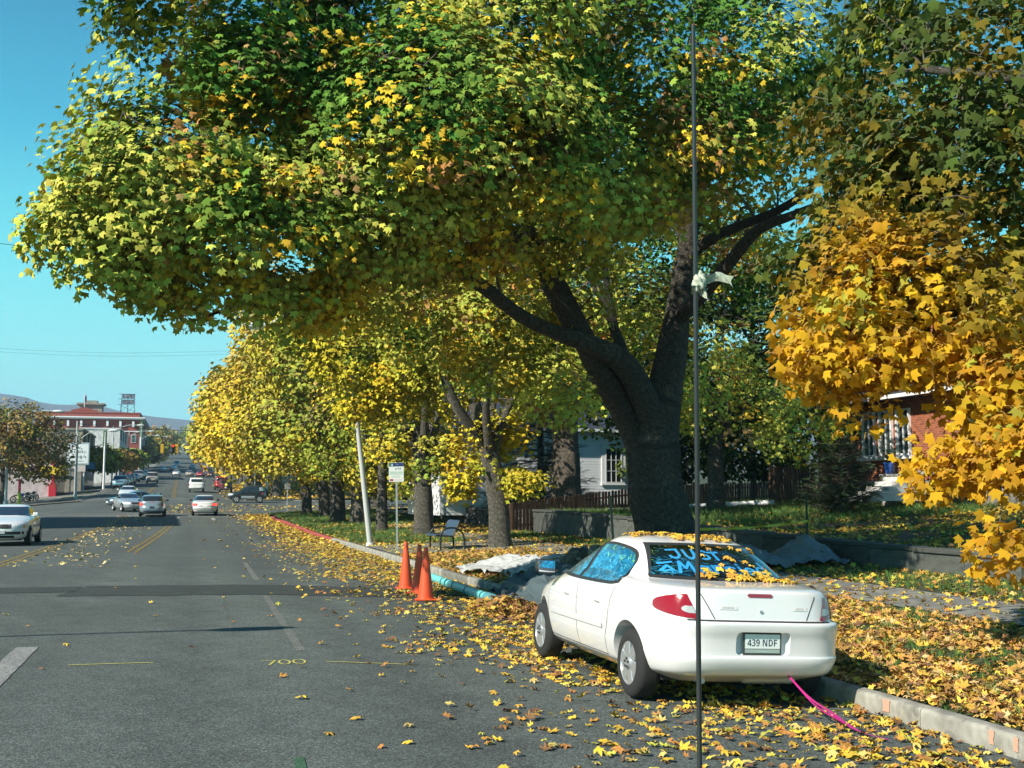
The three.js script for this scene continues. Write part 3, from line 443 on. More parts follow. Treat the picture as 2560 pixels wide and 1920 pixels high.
      const k = n3(p.x * 0.35, p.y * 0.35, p.z * 0.35 + 4), k2 = n3(p.x * 0.9 + 7, p.y * 0.9, p.z * 0.9); let c = mixc(pick(q, MAPLE.lime), pick(q, MAPLE.green), smooth(0.0, 0.75, k + 0.12 + (p.y - 7.2) * 0.24));
      if (k2 > 0.42 && p.y < 9.5 && p.x > -0.5) c = pick(q, MAPLE.gold); if (q() < 0.05) c = pick(q, MAPLE.rust); return c;
    },
  });
}
// golden maple whose trunk stands beyond the picture's right edge
{
  const c = [10.6, 0.2, -6.2];
  const limbs = [[[c[0], 0, c[2], 0.42], [c[0], 1, c[2], 0.34], [c[0] - 0.05, 2.6, c[2] - 0.1, 0.30]], [[c[0], 2.4, c[2], 0.24], [9.6, 4.2, -7.6, 0.17], [8.6, 5.6, -9, 0.1], [7.4, 6.2, -10.3, 0.04]], [[c[0], 2.5, c[2], 0.24], [11.2, 4.6, -7.2, 0.17], [11.6, 7, -8.4, 0.1], [11.4, 9.2, -9, 0.04]], [[c[0], 2.2, c[2], 0.18], [9.4, 3.2, -8, 0.12], [8.2, 3.6, -9.4, 0.07], [7.0, 3.5, -10.4, 0.03]], [[11, 4, -6.8, 0.15], [12, 5, -9.5, 0.1], [12.2, 5.6, -12, 0.05]]];
  const P = (px, py, z) => { const p = at(px, py, z); return [p.x, p.y, p.z]; };
  makeTree({
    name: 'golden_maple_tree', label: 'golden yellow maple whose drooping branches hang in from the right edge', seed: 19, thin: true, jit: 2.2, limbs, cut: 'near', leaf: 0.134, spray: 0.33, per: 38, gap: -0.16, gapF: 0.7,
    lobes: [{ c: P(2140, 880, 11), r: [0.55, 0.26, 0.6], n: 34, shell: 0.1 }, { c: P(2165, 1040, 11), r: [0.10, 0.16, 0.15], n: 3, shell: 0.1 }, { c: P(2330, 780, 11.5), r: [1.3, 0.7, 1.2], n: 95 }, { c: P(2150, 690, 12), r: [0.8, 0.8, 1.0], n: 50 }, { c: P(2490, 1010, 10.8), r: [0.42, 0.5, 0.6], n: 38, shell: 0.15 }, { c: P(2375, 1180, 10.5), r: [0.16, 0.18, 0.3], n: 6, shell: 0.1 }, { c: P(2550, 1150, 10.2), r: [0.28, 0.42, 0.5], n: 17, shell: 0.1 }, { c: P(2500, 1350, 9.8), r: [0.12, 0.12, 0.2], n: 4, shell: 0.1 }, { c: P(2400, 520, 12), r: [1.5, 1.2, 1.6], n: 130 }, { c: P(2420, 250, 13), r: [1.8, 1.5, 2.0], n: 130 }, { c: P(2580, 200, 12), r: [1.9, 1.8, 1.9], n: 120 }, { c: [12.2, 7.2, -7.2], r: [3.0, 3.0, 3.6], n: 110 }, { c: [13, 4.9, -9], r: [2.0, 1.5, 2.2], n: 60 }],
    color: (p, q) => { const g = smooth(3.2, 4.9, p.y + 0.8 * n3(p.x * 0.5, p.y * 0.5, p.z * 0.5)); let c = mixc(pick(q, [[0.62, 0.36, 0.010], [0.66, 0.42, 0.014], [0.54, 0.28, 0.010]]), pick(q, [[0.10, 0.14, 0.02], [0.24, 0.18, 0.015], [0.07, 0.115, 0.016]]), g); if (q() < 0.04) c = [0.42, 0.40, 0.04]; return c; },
  });
}
// row of maples along the verge up to the crossing, then on through the park
function rowTree(L, s, o) {
  const r = rng(o.seed), y = (L < 0 ? rise(s) + leftDrop(L) : s > 100 ? rise(s) + 0.02 * clamp(L - 8, 0, 30) : lawnY(L, s)) - 0.12, h = o.h, d = o.d / 2, lean = o.lean || 0;
  const top = [L + lean * 2, y + h * 0.55, -s];
  const limbs = [[[L, y, -s, d * 1.35], [L + lean * 0.03, y + 0.5, -s, d * 1.08], [L + lean * 0.12, y + 1.6, -s, d], [L + lean * 0.5, y + 3.0, -s, d * 0.9], [L + lean * 1.2, y + 4.6, -s, d * 0.6]]];
  const nb = o.low ? 4 : 5;
  for (let i = 0; i < nb; i++) { const a = i / nb * TAU + r() * 0.8, R = o.R * 0.62; limbs.push([[L + lean * 0.45, y + 2.6 + i * 0.25, -s, d * 0.55], [L + lean + Math.cos(a) * R * 0.35, y + h * 0.42, -s + Math.sin(a) * R * 0.35, d * 0.36], [L + lean + Math.cos(a) * R * 0.75, y + h * 0.6, -s + Math.sin(a) * R * 0.75, d * 0.18], [L + lean + Math.cos(a) * R, y + h * (0.72 + 0.15 * r()), -s + Math.sin(a) * R, 0.03]]); }
  const lobes = [], R = o.R, base = o.bottom || 3.0, nl = o.lobes || 11;
  for (let i = 0; i < nl; i++) { const f = (i + 0.5) / nl, a = i * 2.4 + r(), yy = y + base + 1.4 + (h - base - 2.4) * f, w = R * (0.66 * Math.sin(Math.PI * Math.min(0.92, 0.24 + 0.72 * f)) + 0.02); lobes.push({ c: [L + lean + (o.off ? o.off[0] : 0) + Math.cos(a) * w * 0.95, yy, -s - (o.off ? o.off[1] : 0) + Math.sin(a) * w * 0.95], r: [R * 0.46, (h - base) * 0.15 + 0.5, R * 0.46], n: Math.round(o.n / nl), shell: 0.35 }); }
  for (const q of o.extra || []) lobes.push(q);
  const pal = o.pal;
  return makeTree({ name: o.name || 'maple_tree', label: o.label, group: o.group, seed: o.seed, limbs, lobes, leaf: o.leaf, spray: o.spray, per: o.per, cut: o.cut || (s > 60 ? 'far' : 'mid'), gap: o.gap ?? -0.22, twig: 0.008 + s * 0.0002, keep: o.keep,
    color: (p, q) => { const k = n3(p.x * 0.3 + o.seed, p.y * 0.3, p.z * 0.3), m = smooth(-0.5, 0.5, k); return mixc(pick(q, pal[0]), pick(q, pal[1]), m); } });
}
const YG = [[[0.58, 0.46, 0.04], [0.52, 0.44, 0.045], [0.62, 0.45, 0.035]], [[0.34, 0.36, 0.055], [0.23, 0.30, 0.045], [0.44, 0.40, 0.055]]];
const YO = [[[0.70, 0.49, 0.03], [0.66, 0.48, 0.035], [0.72, 0.52, 0.045]], [[0.54, 0.42, 0.05], [0.50, 0.33, 0.05], [0.40, 0.38, 0.045]]];
const OL = [[[0.40, 0.34, 0.06], [0.44, 0.31, 0.07], [0.34, 0.33, 0.05]], [[0.30, 0.27, 0.07], [0.24, 0.27, 0.045], [0.42, 0.30, 0.08]]];
const GR = [[[0.20, 0.27, 0.035], [0.14, 0.21, 0.03]], [[0.34, 0.36, 0.05], [0.26, 0.31, 0.04]]];
const inFront = 'maples along the verge';
const P3 = (px, py, z) => { const p = at(px, py, z); return [p.x, p.y, p.z]; };
rowTree(9.4, 35.2, { seed: 201, off: [1.3, 1.8], d: 0.66, h: 10.5, R: 4.2, bottom: 3.8, n: 460, leaf: 0.19, spray: 0.5, per: 32, pal: [[[0.58, 0.46, 0.03], [0.52, 0.43, 0.03], [0.50, 0.33, 0.02]], [[0.38, 0.39, 0.04], [0.25, 0.31, 0.04]]], lean: -0.7, cut: 'mid', label: 'maple with low leafy boughs on the verge just past the bench', group: inFront,
  extra: [{ c: P3(1190, 1150, 36.8), r: [0.8, 0.55, 0.8], n: 26, shell: 0.2 }, { c: P3(1180, 1215, 36.8), r: [0.55, 0.3, 0.6], n: 14, shell: 0.2 }, { c: P3(1310, 1190, 35.5), r: [0.45, 0.5, 0.6], n: 16, shell: 0.2 }, { c: P3(1270, 1090, 36.5), r: [1.0, 0.6, 0.8], n: 26, shell: 0.2 }, { c: P3(900, 880, 38.4), r: [1.7, 1.1, 1.2], n: 70, shell: 0.2 }, { c: P3(990, 1000, 38.6), r: [1.3, 0.8, 1.0], n: 46, shell: 0.2 }, { c: P3(790, 830, 38.6), r: [1.4, 0.8, 1.0], n: 40, shell: 0.2 }, { c: P3(1060, 880, 38), r: [1.6, 1.0, 1.2], n: 60, shell: 0.2 }, { c: P3(890, 985, 38.4), r: [0.9, 0.7, 0.7], n: 26, shell: 0.2 }] });
rowTree(9.35, 47.1, { seed: 203, off: [1.0, 1.8], d: 0.74, h: 13, R: 4.9, bottom: 4.2, n: 540, leaf: 0.21, spray: 0.6, per: 30, pal: YG, lean: -0.2, cut: 'mid', label: 'thick-trunked maple directly behind the bench', group: inFront, extra: [{ c: P3(1060, 1130, 48), r: [1.6, 1.0, 1], n: 44, shell: 0.2 }, { c: P3(980, 1090, 48), r: [1.4, 1.0, 1], n: 36, shell: 0.2 }] });
rowTree(8.5, 52.6, { seed: 204, d: 0.48, h: 10, R: 3.8, bottom: 2.2, n: 360, leaf: 0.21, spray: 0.6, per: 26, pal: GR, label: 'slim maple between the light pole and the bus stop sign', group: inFront });
rowTree(9.2, 64, { seed: 205, d: 1.0, h: 14, R: 6.2, bottom: 2.2, n: 740, leaf: 0.25, spray: 0.75, per: 28, pal: YG, lean: -0.5, label: 'broad dark-trunked maple left of the light pole', group: inFront });
rowTree(8.3, 67, { seed: 206, d: 0.8, h: 14.5, R: 6.2, bottom: 2.3, n: 660, leaf: 0.26, spray: 0.8, per: 26, pal: OL, lean: -0.3, label: 'olive and rust maple leaning over the red kerb', group: inFront });
rowTree(8.6, 76, { seed: 207, d: 0.75, h: 15, R: 7.0, bottom: 2.3, n: 700, leaf: 0.28, spray: 0.85, per: 26, pal: YO, lean: -0.9, label: 'tall yellow maple second from the crossing corner', group: inFront });
rowTree(8.2, 84, { seed: 208, d: 0.7, h: 14.8, R: 7.0, bottom: 2.5, n: 700, leaf: 0.29, spray: 0.9, per: 26, pal: YO, lean: -0.8, label: 'yellow maple at the crossing corner above the red kerb end', group: inFront });
const parkPal = [YO, OL, YG, GR, OL, YO, GR, OL, YG, GR, OL, YG];
const parkSpots = [[9.5, 131, 1.2], [8.0, 141, 0.9], [8.2, 150, 1.0], [8.3, 158, 0.9], [8.1, 167, 0.9], [8.4, 177, 1.0], [8.2, 189, 0.9], [8.0, 203, 0.9], [8.3, 220, 1], [8.1, 240, 1], [8.0, 265, 1], [8.2, 300, 1]];
parkSpots.forEach(([L, s, d], i) => rowTree(L, s, { seed: 230 + i, name: 'park_tree', d, h: 15 + (i % 3), R: 7.2, bottom: 3.8, n: i < 5 ? 260 : 150, leaf: 0.42 + s * 0.0012, spray: 1.25, per: i < 5 ? 24 : 20, pal: parkPal[i], lean: -0.5, group: 'trees lining the park past the crossing', label: i === 0 ? 'park tree with pale thick trunk just behind the dark small suv' : ['', 'second', 'third', 'fourth', 'fifth', 'sixth', 'seventh', 'eighth', 'ninth', 'tenth', 'eleventh', 'twelfth'][i] + ' pale trunk of the park row, counted from the crossing' }));

// ---------- vehicles ----------
// A body is a stack of plan outlines [y, rear x, front x, half width, rear squareness, front squareness]; local axes: x right, y up, -z forward; length measured from the rear.
const ev = new Evaluator(); ev.useGroups = false; ev.attributes = ['position', 'normal'];
function bodyGeo(keys, Lc, N = 72, sub = 3) {
  const rows = [], at_ = (a, b, c, d, t) => 0.5 * (2 * b + (c - a) * t + (2 * a - 5 * b + 4 * c - d) * t * t + (3 * b - a - 3 * c + d) * t * t * t);
  for (let i = 0; i < keys.length - 1; i++) for (let k = 0; k < (i === keys.length - 2 ? sub + 1 : sub); k++) {
    const a = keys[Math.max(0, i - 1)], b = keys[i], c = keys[i + 1], d = keys[Math.min(keys.length - 1, i + 2)], t = k / sub;
    rows.push(b.map((v, j) => { const q = at_(a[j], b[j], c[j], d[j], t), lo = Math.min(b[j], c[j]), hi = Math.max(b[j], c[j]); return j === 0 ? clamp(q, lo, hi) : clamp(q, lo - (hi - lo) * 0.08, hi + (hi - lo) * 0.08); }));
  }
  const pos = [], idx = [];
  for (const [y, xr, xf, w, nr, nf] of rows) {
    const xc = lerp(xr, xf, 0.5), raw = [];
    for (let i = 0; i < 360; i++) { const t = (i / 360) * TAU, c = Math.cos(t), s = Math.sin(t), n = c < 0 ? nr : nf, x = xc + (c < 0 ? xc - xr : xf - xc) * Math.sign(c) * Math.abs(c) ** (2 / n), z = w * Math.sign(s) * Math.abs(s) ** (2 / n); raw.push([x, z]); }
    const acc = [0]; for (let i = 1; i <= 360; i++) acc.push(acc[i - 1] + Math.hypot(raw[i % 360][0] - raw[i - 1][0], raw[i % 360][1] - raw[i - 1][1]));
    let j = 0; for (let i = 0; i < N; i++) { const q = acc[360] * i / N; while (acc[j + 1] < q) j++; const f = (q - acc[j]) / (acc[j + 1] - acc[j] || 1), a = raw[j], b = raw[(j + 1) % 360]; pos.push(lerp(a[1], b[1], f), y, -(lerp(a[0], b[0], f) - Lc / 2)); }
  }
  const R = rows.length;
  for (let j = 0; j < R - 1; j++) for (let i = 0; i < N; i++) { const a = j * N + i, b = j * N + (i + 1) % N, c = a + N, d = b + N; idx.push(a, c, b, b, c, d); }
  const cap = (row, flip) => { const y = rows[row][0]; const o = pos.length / 3; pos.push(0, y, -(lerp(rows[row][1], rows[row][2], 0.5) - Lc / 2)); for (let i = 0; i < N; i++) { const a = row * N + i, b = row * N + (i + 1) % N; flip ? idx.push(o, a, b) : idx.push(o, b, a); } };
  cap(0, true); cap(R - 1, false);
  const g = new THREE.BufferGeometry(); g.setAttribute('position', new THREE.Float32BufferAttribute(pos, 3)); g.setIndex(idx); g.computeVertexNormals();
  // faces must look outward
  const p = g.attributes.position, ia = idx.slice(0, 3).map(i => V().fromBufferAttribute(p, i)), nn = ia[1].clone().sub(ia[0]).cross(ia[2].clone().sub(ia[0])); if (nn.dot(V(ia[0].x, 0, ia[0].z)) < 0) { for (let i = 0; i < idx.length; i += 3) [idx[i], idx[i + 1]] = [idx[i + 1], idx[i]]; g.setIndex(idx); g.computeVertexNormals(); }
  return g;
}
function carve(g, tools) { let b = new Brush(g); b.updateMatrixWorld(); for (const t of tools) { const q = new Brush(t); q.updateMatrixWorld(); b = ev.evaluate(b, q, SUBTRACTION); } const o = b.geometry; o.clearGroups(); return o; }
// sheet moulded on the body: f(u,v) gives [sideways, height] seen along the plan direction `deg` (0 = looking forward at the tail, 90 = looking at the left side from the left)
function mould(bvh, deg, f, nu, nv, off) {
  const a = deg * Math.PI / 180, dir = V(Math.sin(a), 0, -Math.cos(a)), rt = V(Math.cos(a), 0, Math.sin(a));
  return grid(nu, nv, (u, v) => { const [h, y] = f(u, v), o = rt.clone().multiplyScalar(h).addScaledVector(dir, -8); o.y = y; const hit = bvh.raycastFirst(new THREE.Ray(o, dir), THREE.DoubleSide); const d = hit ? hit.distance : 8; const p = o.addScaledVector(dir, d); const n = hit ? hit.face.normal : dir.clone().negate(); const k = n.dot(dir) > 0 ? -1 : 1; p.addScaledVector(n, off * k); return [p.x, p.y, p.z]; }, (u, v) => [u, v]);
}
const quadP = (a, b, c, d) => (u, v) => { const x0 = lerp(a[0], b[0], u), y0 = lerp(a[1], b[1], u), x1 = lerp(d[0], c[0], u), y1 = lerp(d[1], c[1], u); return [lerp(x0, x1, v), lerp(y0, y1, v)]; };   // a,b bottom; c,d top
const between = (bot, top, ua, ub) => (u, v) => { const x = lerp(ua, ub, u); return [x, lerp(bot(x), top(x), v)]; };
const curveY = pts => x => { let k = 0; while (k < pts.length - 2 && x > pts[k + 1][0]) k++; const [x0, y0] = pts[k], [x1, y1] = pts[k + 1]; const t = clamp((x - x0) / (x1 - x0), 0, 1), p = pts[Math.max(0, k - 1)], q = pts[Math.min(pts.length - 1, k + 2)]; const m0 = (y1 - p[1]) / ((x1 - p[0]) || 1), m1 = (q[1] - y0) / ((q[0] - x0) || 1), h = x1 - x0; return (2 * t ** 3 - 3 * t * t + 1) * y0 + (t ** 3 - 2 * t * t + t) * h * m0 + (3 * t * t - 2 * t ** 3) * y1 + (t ** 3 - t * t) * h * m1; };
function wheel(R, W, spokes, parent, pos, side, detail = true) {
  const w = new THREE.Group(); w.name = 'wheel'; w.position.set(...pos); w.rotation.y = side < 0 ? 0 : Math.PI; parent.add(w);   // outer face toward -x
  const prof = [[R * 0.62, W / 2], [R * 0.66, W / 2 + 0.006], [R * 0.86, W / 2 + 0.004], [R * 0.96, W / 2 - 0.02], [R, W / 2 - 0.05], [R, -W / 2 + 0.05], [R * 0.96, -W / 2 + 0.02], [R * 0.86, -W / 2], [R * 0.62, -W / 2]];
  part('tyre', new THREE.LatheGeometry(prof.map(p => new THREE.Vector2(p[0], p[1])), detail ? 44 : 20).rotateZ(Math.PI / 2), M.tyre, w);
  const gs = [], r = R * 0.64;
  gs.push(new THREE.LatheGeometry([[r, -W / 2 + 0.02], [r, W / 2 - 0.004], [r * 0.965, W / 2 + 0.002], [r * 0.93, W / 2 - 0.015], [r * 0.90, W / 2 - 0.05], [r * 0.9, -W / 2 + 0.03]].map(p => new THREE.Vector2(p[0], p[1])), detail ? 44 : 18).rotateZ(Math.PI / 2));
  if (detail) {
    for (let i = 0; i < spokes; i++) { const a = i / spokes * TAU + 0.3, s = new THREE.Shape(); s.moveTo(-r * 0.16, r * 0.12); s.lineTo(-r * 0.27, r * 0.95); s.quadraticCurveTo(0, r * 1.02, r * 0.27, r * 0.95); s.lineTo(r * 0.16, r * 0.12); s.closePath(); gs.push(new THREE.ExtrudeGeometry(s, { depth: 0.022, bevelEnabled: true, bevelSize: 0.008, bevelThickness: 0.008, bevelSegments: 2 }).rotateZ(a).rotateY(-Math.PI / 2).translate(-W / 2 + 0.03, 0, 0)); }
    gs.push(new THREE.CylinderGeometry(r * 0.26, r * 0.3, 0.05, 20).rotateZ(Math.PI / 2).translate(-W / 2 + 0.012, 0, 0));
  } else gs.push(new THREE.CylinderGeometry(r * 0.9, r * 0.9, 0.03, 18).rotateZ(Math.PI / 2).translate(-W / 2 + 0.03, 0, 0));
  part('rim', gs, M.alloy, w);
  if (detail) {
    part('brake_disc', new THREE.CylinderGeometry(r * 0.88, r * 0.88, 0.03, 28).rotateZ(Math.PI / 2).translate(-W / 2 + 0.075, 0, 0), std('brake shadow steel', [0.06, 0.06, 0.06], 0.7), w);  // plain dark disc behind the spokes
    const b = []; for (let i = 0; i < 5; i++) { const a = i / 5 * TAU; b.push(new THREE.CylinderGeometry(0.011, 0.011, 0.02, 8).rotateZ(Math.PI / 2).translate(-W / 2 - 0.014, Math.cos(a) * r * 0.2, Math.sin(a) * r * 0.2)); } b.forEach(q => part('wheel_bolt', q, M.darkSteel, w));
  }
  return w;
}
const paint = (name, c, rough = 0.32) => std(name, c, rough, { clearcoat: 1, clearcoatRoughness: 0.04 });
const seamMat = std('panel gap', [0.012, 0.012, 0.012], 0.9);
function seam(bvh, deg, pts, w, off = 0.0025) { // thin dark line along pts [h,y]
  const n = pts.length - 1, P = t => { const k = Math.min(n - 1, Math.floor(t * n)), f = t * n - k; return [lerp(pts[k][0], pts[k + 1][0], f), lerp(pts[k][1], pts[k + 1][1], f)]; };
  return mould(bvh, deg, (u, v) => { const a = P(Math.max(0, v - 0.01)), b = P(Math.min(1, v + 0.01)), c = P(v), dx = b[0] - a[0], dy = b[1] - a[1], l = Math.hypot(dx, dy) || 1; return [c[0] - dy / l * w * (u - 0.5), c[1] + dx / l * w * (u - 0.5)]; }, 1, Math.max(8, n * 8), off);
}
// hand lettering with a brush, in a unit square; strokes are lists of points
function scrawl(x, strokes, color, width, sx, sy, ox, oy) { x.strokeStyle = color; x.lineWidth = width; x.lineCap = 'round'; x.lineJoin = 'round'; for (const s of strokes) { x.beginPath(); s.forEach(([a, b], i) => i ? x.lineTo(ox + a * sx, oy + b * sy) : x.moveTo(ox + a * sx, oy + b * sy)); x.stroke(); } }
const arc = (cx, cy, rx, ry, a0, a1, n = 12) => Array.from({ length: n + 1 }, (_, i) => { const a = lerp(a0, a1, i / n) * Math.PI / 180; return [cx + Math.cos(a) * rx, cy + Math.sin(a) * ry]; });
// ---- the parked white sedan with wedding paint ----
const HERO = { L: 4.43, x: 4.68, s: 11.2 };
let heroBVH, heroGroup;
{
  const Lc = HERO.L, keys = [[0.20, 0.42, 4.05, 0.66, 5, 4], [0.27, 0.20, 4.28, 0.775, 6, 3.8], [0.315, 0.085, 4.36, 0.81, 6.5, 3.6], [0.40, 0.03, 4.40, 0.838, 6.5, 3.4], [0.455, 0.022, 4.42, 0.85, 6.5, 3.3], [0.475, 0.034, 4.42, 0.852, 6.4, 3.3], [0.60, 0.028, 4.43, 0.862, 6.2, 3.2], [0.67, 0.008, 4.42, 0.866, 6, 3.1], [0.725, 0.0, 4.39, 0.864, 6, 3.0], [0.748, 0.012, 4.36, 0.862, 5.8, 3.0], [0.756, 0.05, 4.35, 0.857, 5.6, 3.0], [0.764, 0.07, 4.34, 0.860, 5.6, 3.0], [0.83, 0.085, 4.14, 0.857, 5.4, 2.9], [0.91, 0.10, 3.86, 0.842, 5.2, 2.8], [0.965, 0.11, 3.58, 0.82, 5, 2.9], [1.005, 0.13, 3.42, 0.79, 4.6, 3.1], [1.025, 0.24, 3.36, 0.772, 4.2, 3.2], [1.042, 0.52, 3.31, 0.752, 3.8, 3.3], [1.058, 0.70, 3.26, 0.738, 3.8, 3.3], [1.10, 0.79, 3.15, 0.715, 3.9, 3.3], [1.18, 0.96, 2.93, 0.668, 3.9, 3.3], [1.26, 1.14, 2.72, 0.622, 3.8, 3.2], [1.33, 1.32, 2.52, 0.578, 3.6, 3.1], [1.375, 1.48, 2.37, 0.532, 3.2, 3.0], [1.402, 1.64, 2.24, 0.46, 2.8, 2.8], [1.416, 1.80, 2.12, 0.34, 2.6, 2.6], [1.42, 1.92, 2.0, 0.12, 2.4, 2.4]];
  const raw = bodyGeo(keys, Lc, 132, 3), zr = -(0.85 - Lc / 2), zf = -(3.52 - Lc / 2), R = 0.303;
  const arch = (z, sd) => new THREE.CylinderGeometry(0.362, 0.345, 0.34, 40).rotateZ(Math.PI / 2).translate(sd * 0.75, R + 0.015, z);
  const under = s => { const b = box(0.6, 0.5, 0.70, s * 0.75, 0.02, 0); return b; };
  const plateHole = rbox(0.47, 0.20, 0.10, 0.045, 0, 0.575, Lc / 2 - 0.03, 3);
  const tools = []; for (const z of [zr, zf]) for (const sd of [-1, 1]) { tools.push(arch(z, sd)); tools.push(box(0.34, 0.3, 0.66, sd * 0.75, R - 0.16, z)); } tools.push(plateHole);
  const g = carve(raw, tools); const bvh = heroBVH = new MeshBVH(raw.clone());
  const c = heroGroup = thing('parked_sedan', 'white parked sedan with wedding lettering painted across its rear window', 'car', [HERO.x, 0, -HERO.s]);
  const wp = paint('white car paint', [0.80, 0.785, 0.775], 0.38); wp.clearcoatRoughness = 0.08;
  part('body', g, wp, c);
  const z_ = x => -(x - Lc / 2), lx = x => x - Lc / 2;   // side view: sideways axis for deg 90 (left side seen from the left) runs toward +z => rt = (0,0,1): h = z = -(x - L/2)
  const H = x => -(x - Lc / 2);
  // greenhouse
  const dloTop = curveY([[1.20, 1.00], [1.23, 1.12], [1.30, 1.21], [1.44, 1.275], [1.70, 1.312], [2.05, 1.325], [2.40, 1.30], [2.75, 1.21], [3.05, 1.10], [3.34, 0.985]]), dloBot = curveY([[1.20, 0.985], [1.4, 0.962], [2.2, 0.955], [3.34, 0.965]]);
  for (const sd of [-1, 1]) {
    const dg = sd < 0 ? 90 : -90, S = x => sd < 0 ? H(x) : -H(x);
    const win = (x0, x1, ins, off, name, mat) => { const f = (u, v) => { const x = lerp(x0, x1, u); return [S(x), lerp(dloBot(x) + ins, Math.max(dloBot(x) + ins + 0.002, dloTop(x) - ins), v)]; }; return part(name, mould(bvh, dg, sd < 0 ? f : (u, v) => f(u, v), 40, 12, off), mat, c); };
    win(1.205, 3.36, -0.008, 0.004, 'window_surround', M.trim);
    const tex = seedN => canvasTex(512, 256, (x, w, h) => {
      const r = rng(seedN); x.fillStyle = '#1f6a8c'; x.fillRect(0, 0, w, h);  // sky reflection put into the blue ground colour; strokes are window paint
      x.lineCap = 'round'; for (let i = 0; i < 330; i++) { x.strokeStyle = pick(r, ['#2f9fd0', '#3fb0dc', '#2a86b8', '#66c4e6', '#1f6f9d']); x.globalAlpha = 0.35 + r() * 0.5; x.lineWidth = 3 + r() * 9; const a = r() * w, b = h * 0.12 + r() * h * 0.88; x.beginPath(); x.moveTo(a, b); x.quadraticCurveTo(a + (r() - 0.5) * 60, b + (r() - 0.5) * 40, a + (r() - 0.5) * 90, b + (r() - 0.5) * 50); x.stroke(); }
      x.globalAlpha = 0.9; for (let i = 0; i < 26; i++) { x.strokeStyle = pick(r, ['#8fe07a', '#b8e85a', '#6fd06a']); x.lineWidth = 2 + r() * 5; const a = r() * w, b = r() * h * 0.45; x.beginPath(); x.moveTo(a, b); x.lineTo(a + (r() - 0.5) * 60, b + (r() - 0.5) * 60); x.stroke(); } x.globalAlpha = 1;
    });
    const gm = std('painted side glass', [1, 1, 1], 0.12, { map: tex(sd < 0 ? 3 : 4), clearcoat: 1, clearcoatRoughness: 0.04 });
    win(2.32, 3.24, 0.018, 0.008, 'side_window', gm); win(1.25, 2.22, 0.018, 0.008, 'side_window', gm);
    // doors, handles, rubbing strip, sill
    const gaps = [seam(bvh, dg, [[S(3.30), 0.93], [S(3.24), 0.6], [S(3.18), 0.32]], 0.006), seam(bvh, dg, [[S(2.24), 0.95], [S(2.22), 0.6], [S(2.22), 0.30]], 0.006), seam(bvh, dg, [[S(1.22), 0.95], [S(1.30), 0.80], [S(1.33), 0.62], [S(1.40), 0.48], [S(1.42), 0.31]], 0.006), seam(bvh, dg, [[S(3.18), 0.315], [S(1.42), 0.305]], 0.006)];
    part('panel_gaps', gaps, seamMat, c);
    const st = mould(bvh, dg, (u, v) => [S(lerp(1.46, 3.10, u)), lerp(0.545, 0.592, v)], 30, 4, 0.012); part('rubbing_strip', [st, mould(bvh, dg, (u, v) => [S(lerp(1.455, 3.105, u)), lerp(0.538, 0.545, v)], 30, 1, 0.004)], wp, c);
    for (const x of [1.62, 2.55]) { const hit = bvh.raycastFirst(new THREE.Ray(V(sd * 8, 0.80, z_(x)), V(-sd, 0, 0)), THREE.DoubleSide).point; part('door_handle', [rbox(0.03, 0.06, 0.13, 0.014, hit.x + sd * 0.006, 0.80, z_(x)), box(0.012, 0.024, 0.07, hit.x + sd * 0.018, 0.796, z_(x))], wp, c); }
    part('mud_sill', mould(bvh, dg, (u, v) => [S(lerp(1.28, 3.12, u)), lerp(0.215, 0.285, v)], 20, 4, 0.010), wp, c);
    // mirror: dark housing, glass facing back
    const mz = z_(3.10), mx = sd * 0.93, mi = part('door_mirror', [rbox(0.205, 0.155, 0.12, 0.07, mx, 1.02, mz, 5), bar([sd * 0.80, 0.985, mz], [mx - sd * 0.06, 1.0, mz], 0.03)], M.trim, c);
    part('mirror_glass', rbox(0.172, 0.122, 0.012, 0.055, mx, 1.022, mz + 0.058, 5), std('mirror', [0.7, 0.75, 0.8], 0.03, { metalness: 1 }), mi);
    part('sun_wedge', mould(bvh, dg, (u, v) => [S(lerp(3.25, 3.35, u)), lerp(0.97, 0.99, v)], 2, 2, 0.006), M.trim, c);
    // tail lights wrap the corner
    const dgl = sd < 0 ? 32 : -32, k = sd;
    const lampTop = curveY([[-0.94, 0.882], [-0.92, 0.904], [-0.86, 0.926], [-0.75, 0.950], [-0.62, 0.962], [-0.50, 0.958]]), lampBot = curveY([[-0.94, 0.846], [-0.92, 0.828], [-0.86, 0.808], [-0.75, 0.785], [-0.62, 0.769], [-0.50, 0.764]]);
    const cut = (u, v) => lerp(-0.94, -0.645 + 0.105 * (1 - v), u);   // inner edge slants with the boot lid
    const FX = f => (u, v) => { const x = f(u, v); return [sd < 0 ? x[0] : -x[0], x[1]]; };
    const shift = -1.215;   // sideways offset of the corner seen along 32 degrees
    const base = (u, v) => { const x = cut(u, v); return [x - shift + 0.0, lerp(lampBot(x), lampTop(x), v)]; };
    const L1 = part('tail_light', mould(bvh, dgl, FX((u, v) => { const q = base(u, v); return [q[0] + 0.0, q[1]]; }), 22, 10, 0.008), M.lampRed, c);
    part('reversing_light', mould(bvh, dgl, FX((u, v) => { const cx = -0.645 - shift + 0.105 * (1 - (0.22 + 0.32 * v)); const y = lerp(0.808, 0.866, v), w = 0.10 * Math.sqrt(Math.max(0.05, 1 - ((v - 0.5) * 1.7) ** 2)); return [cx - w * (1 - u), y]; }), 10, 8, 0.011), std('frosted lens', [0.42, 0.44, 0.43], 0.25, { clearcoat: 1 }), L1);
    part('headlight', mould(bvh, sd < 0 ? 150 : -150, (u, v) => [(sd < 0 ? -1 : 1) * lerp(0.36, 0.74, u), lerp(0.60, 0.76, v)], 10, 6, 0.006), M.lampClear, c);
  }
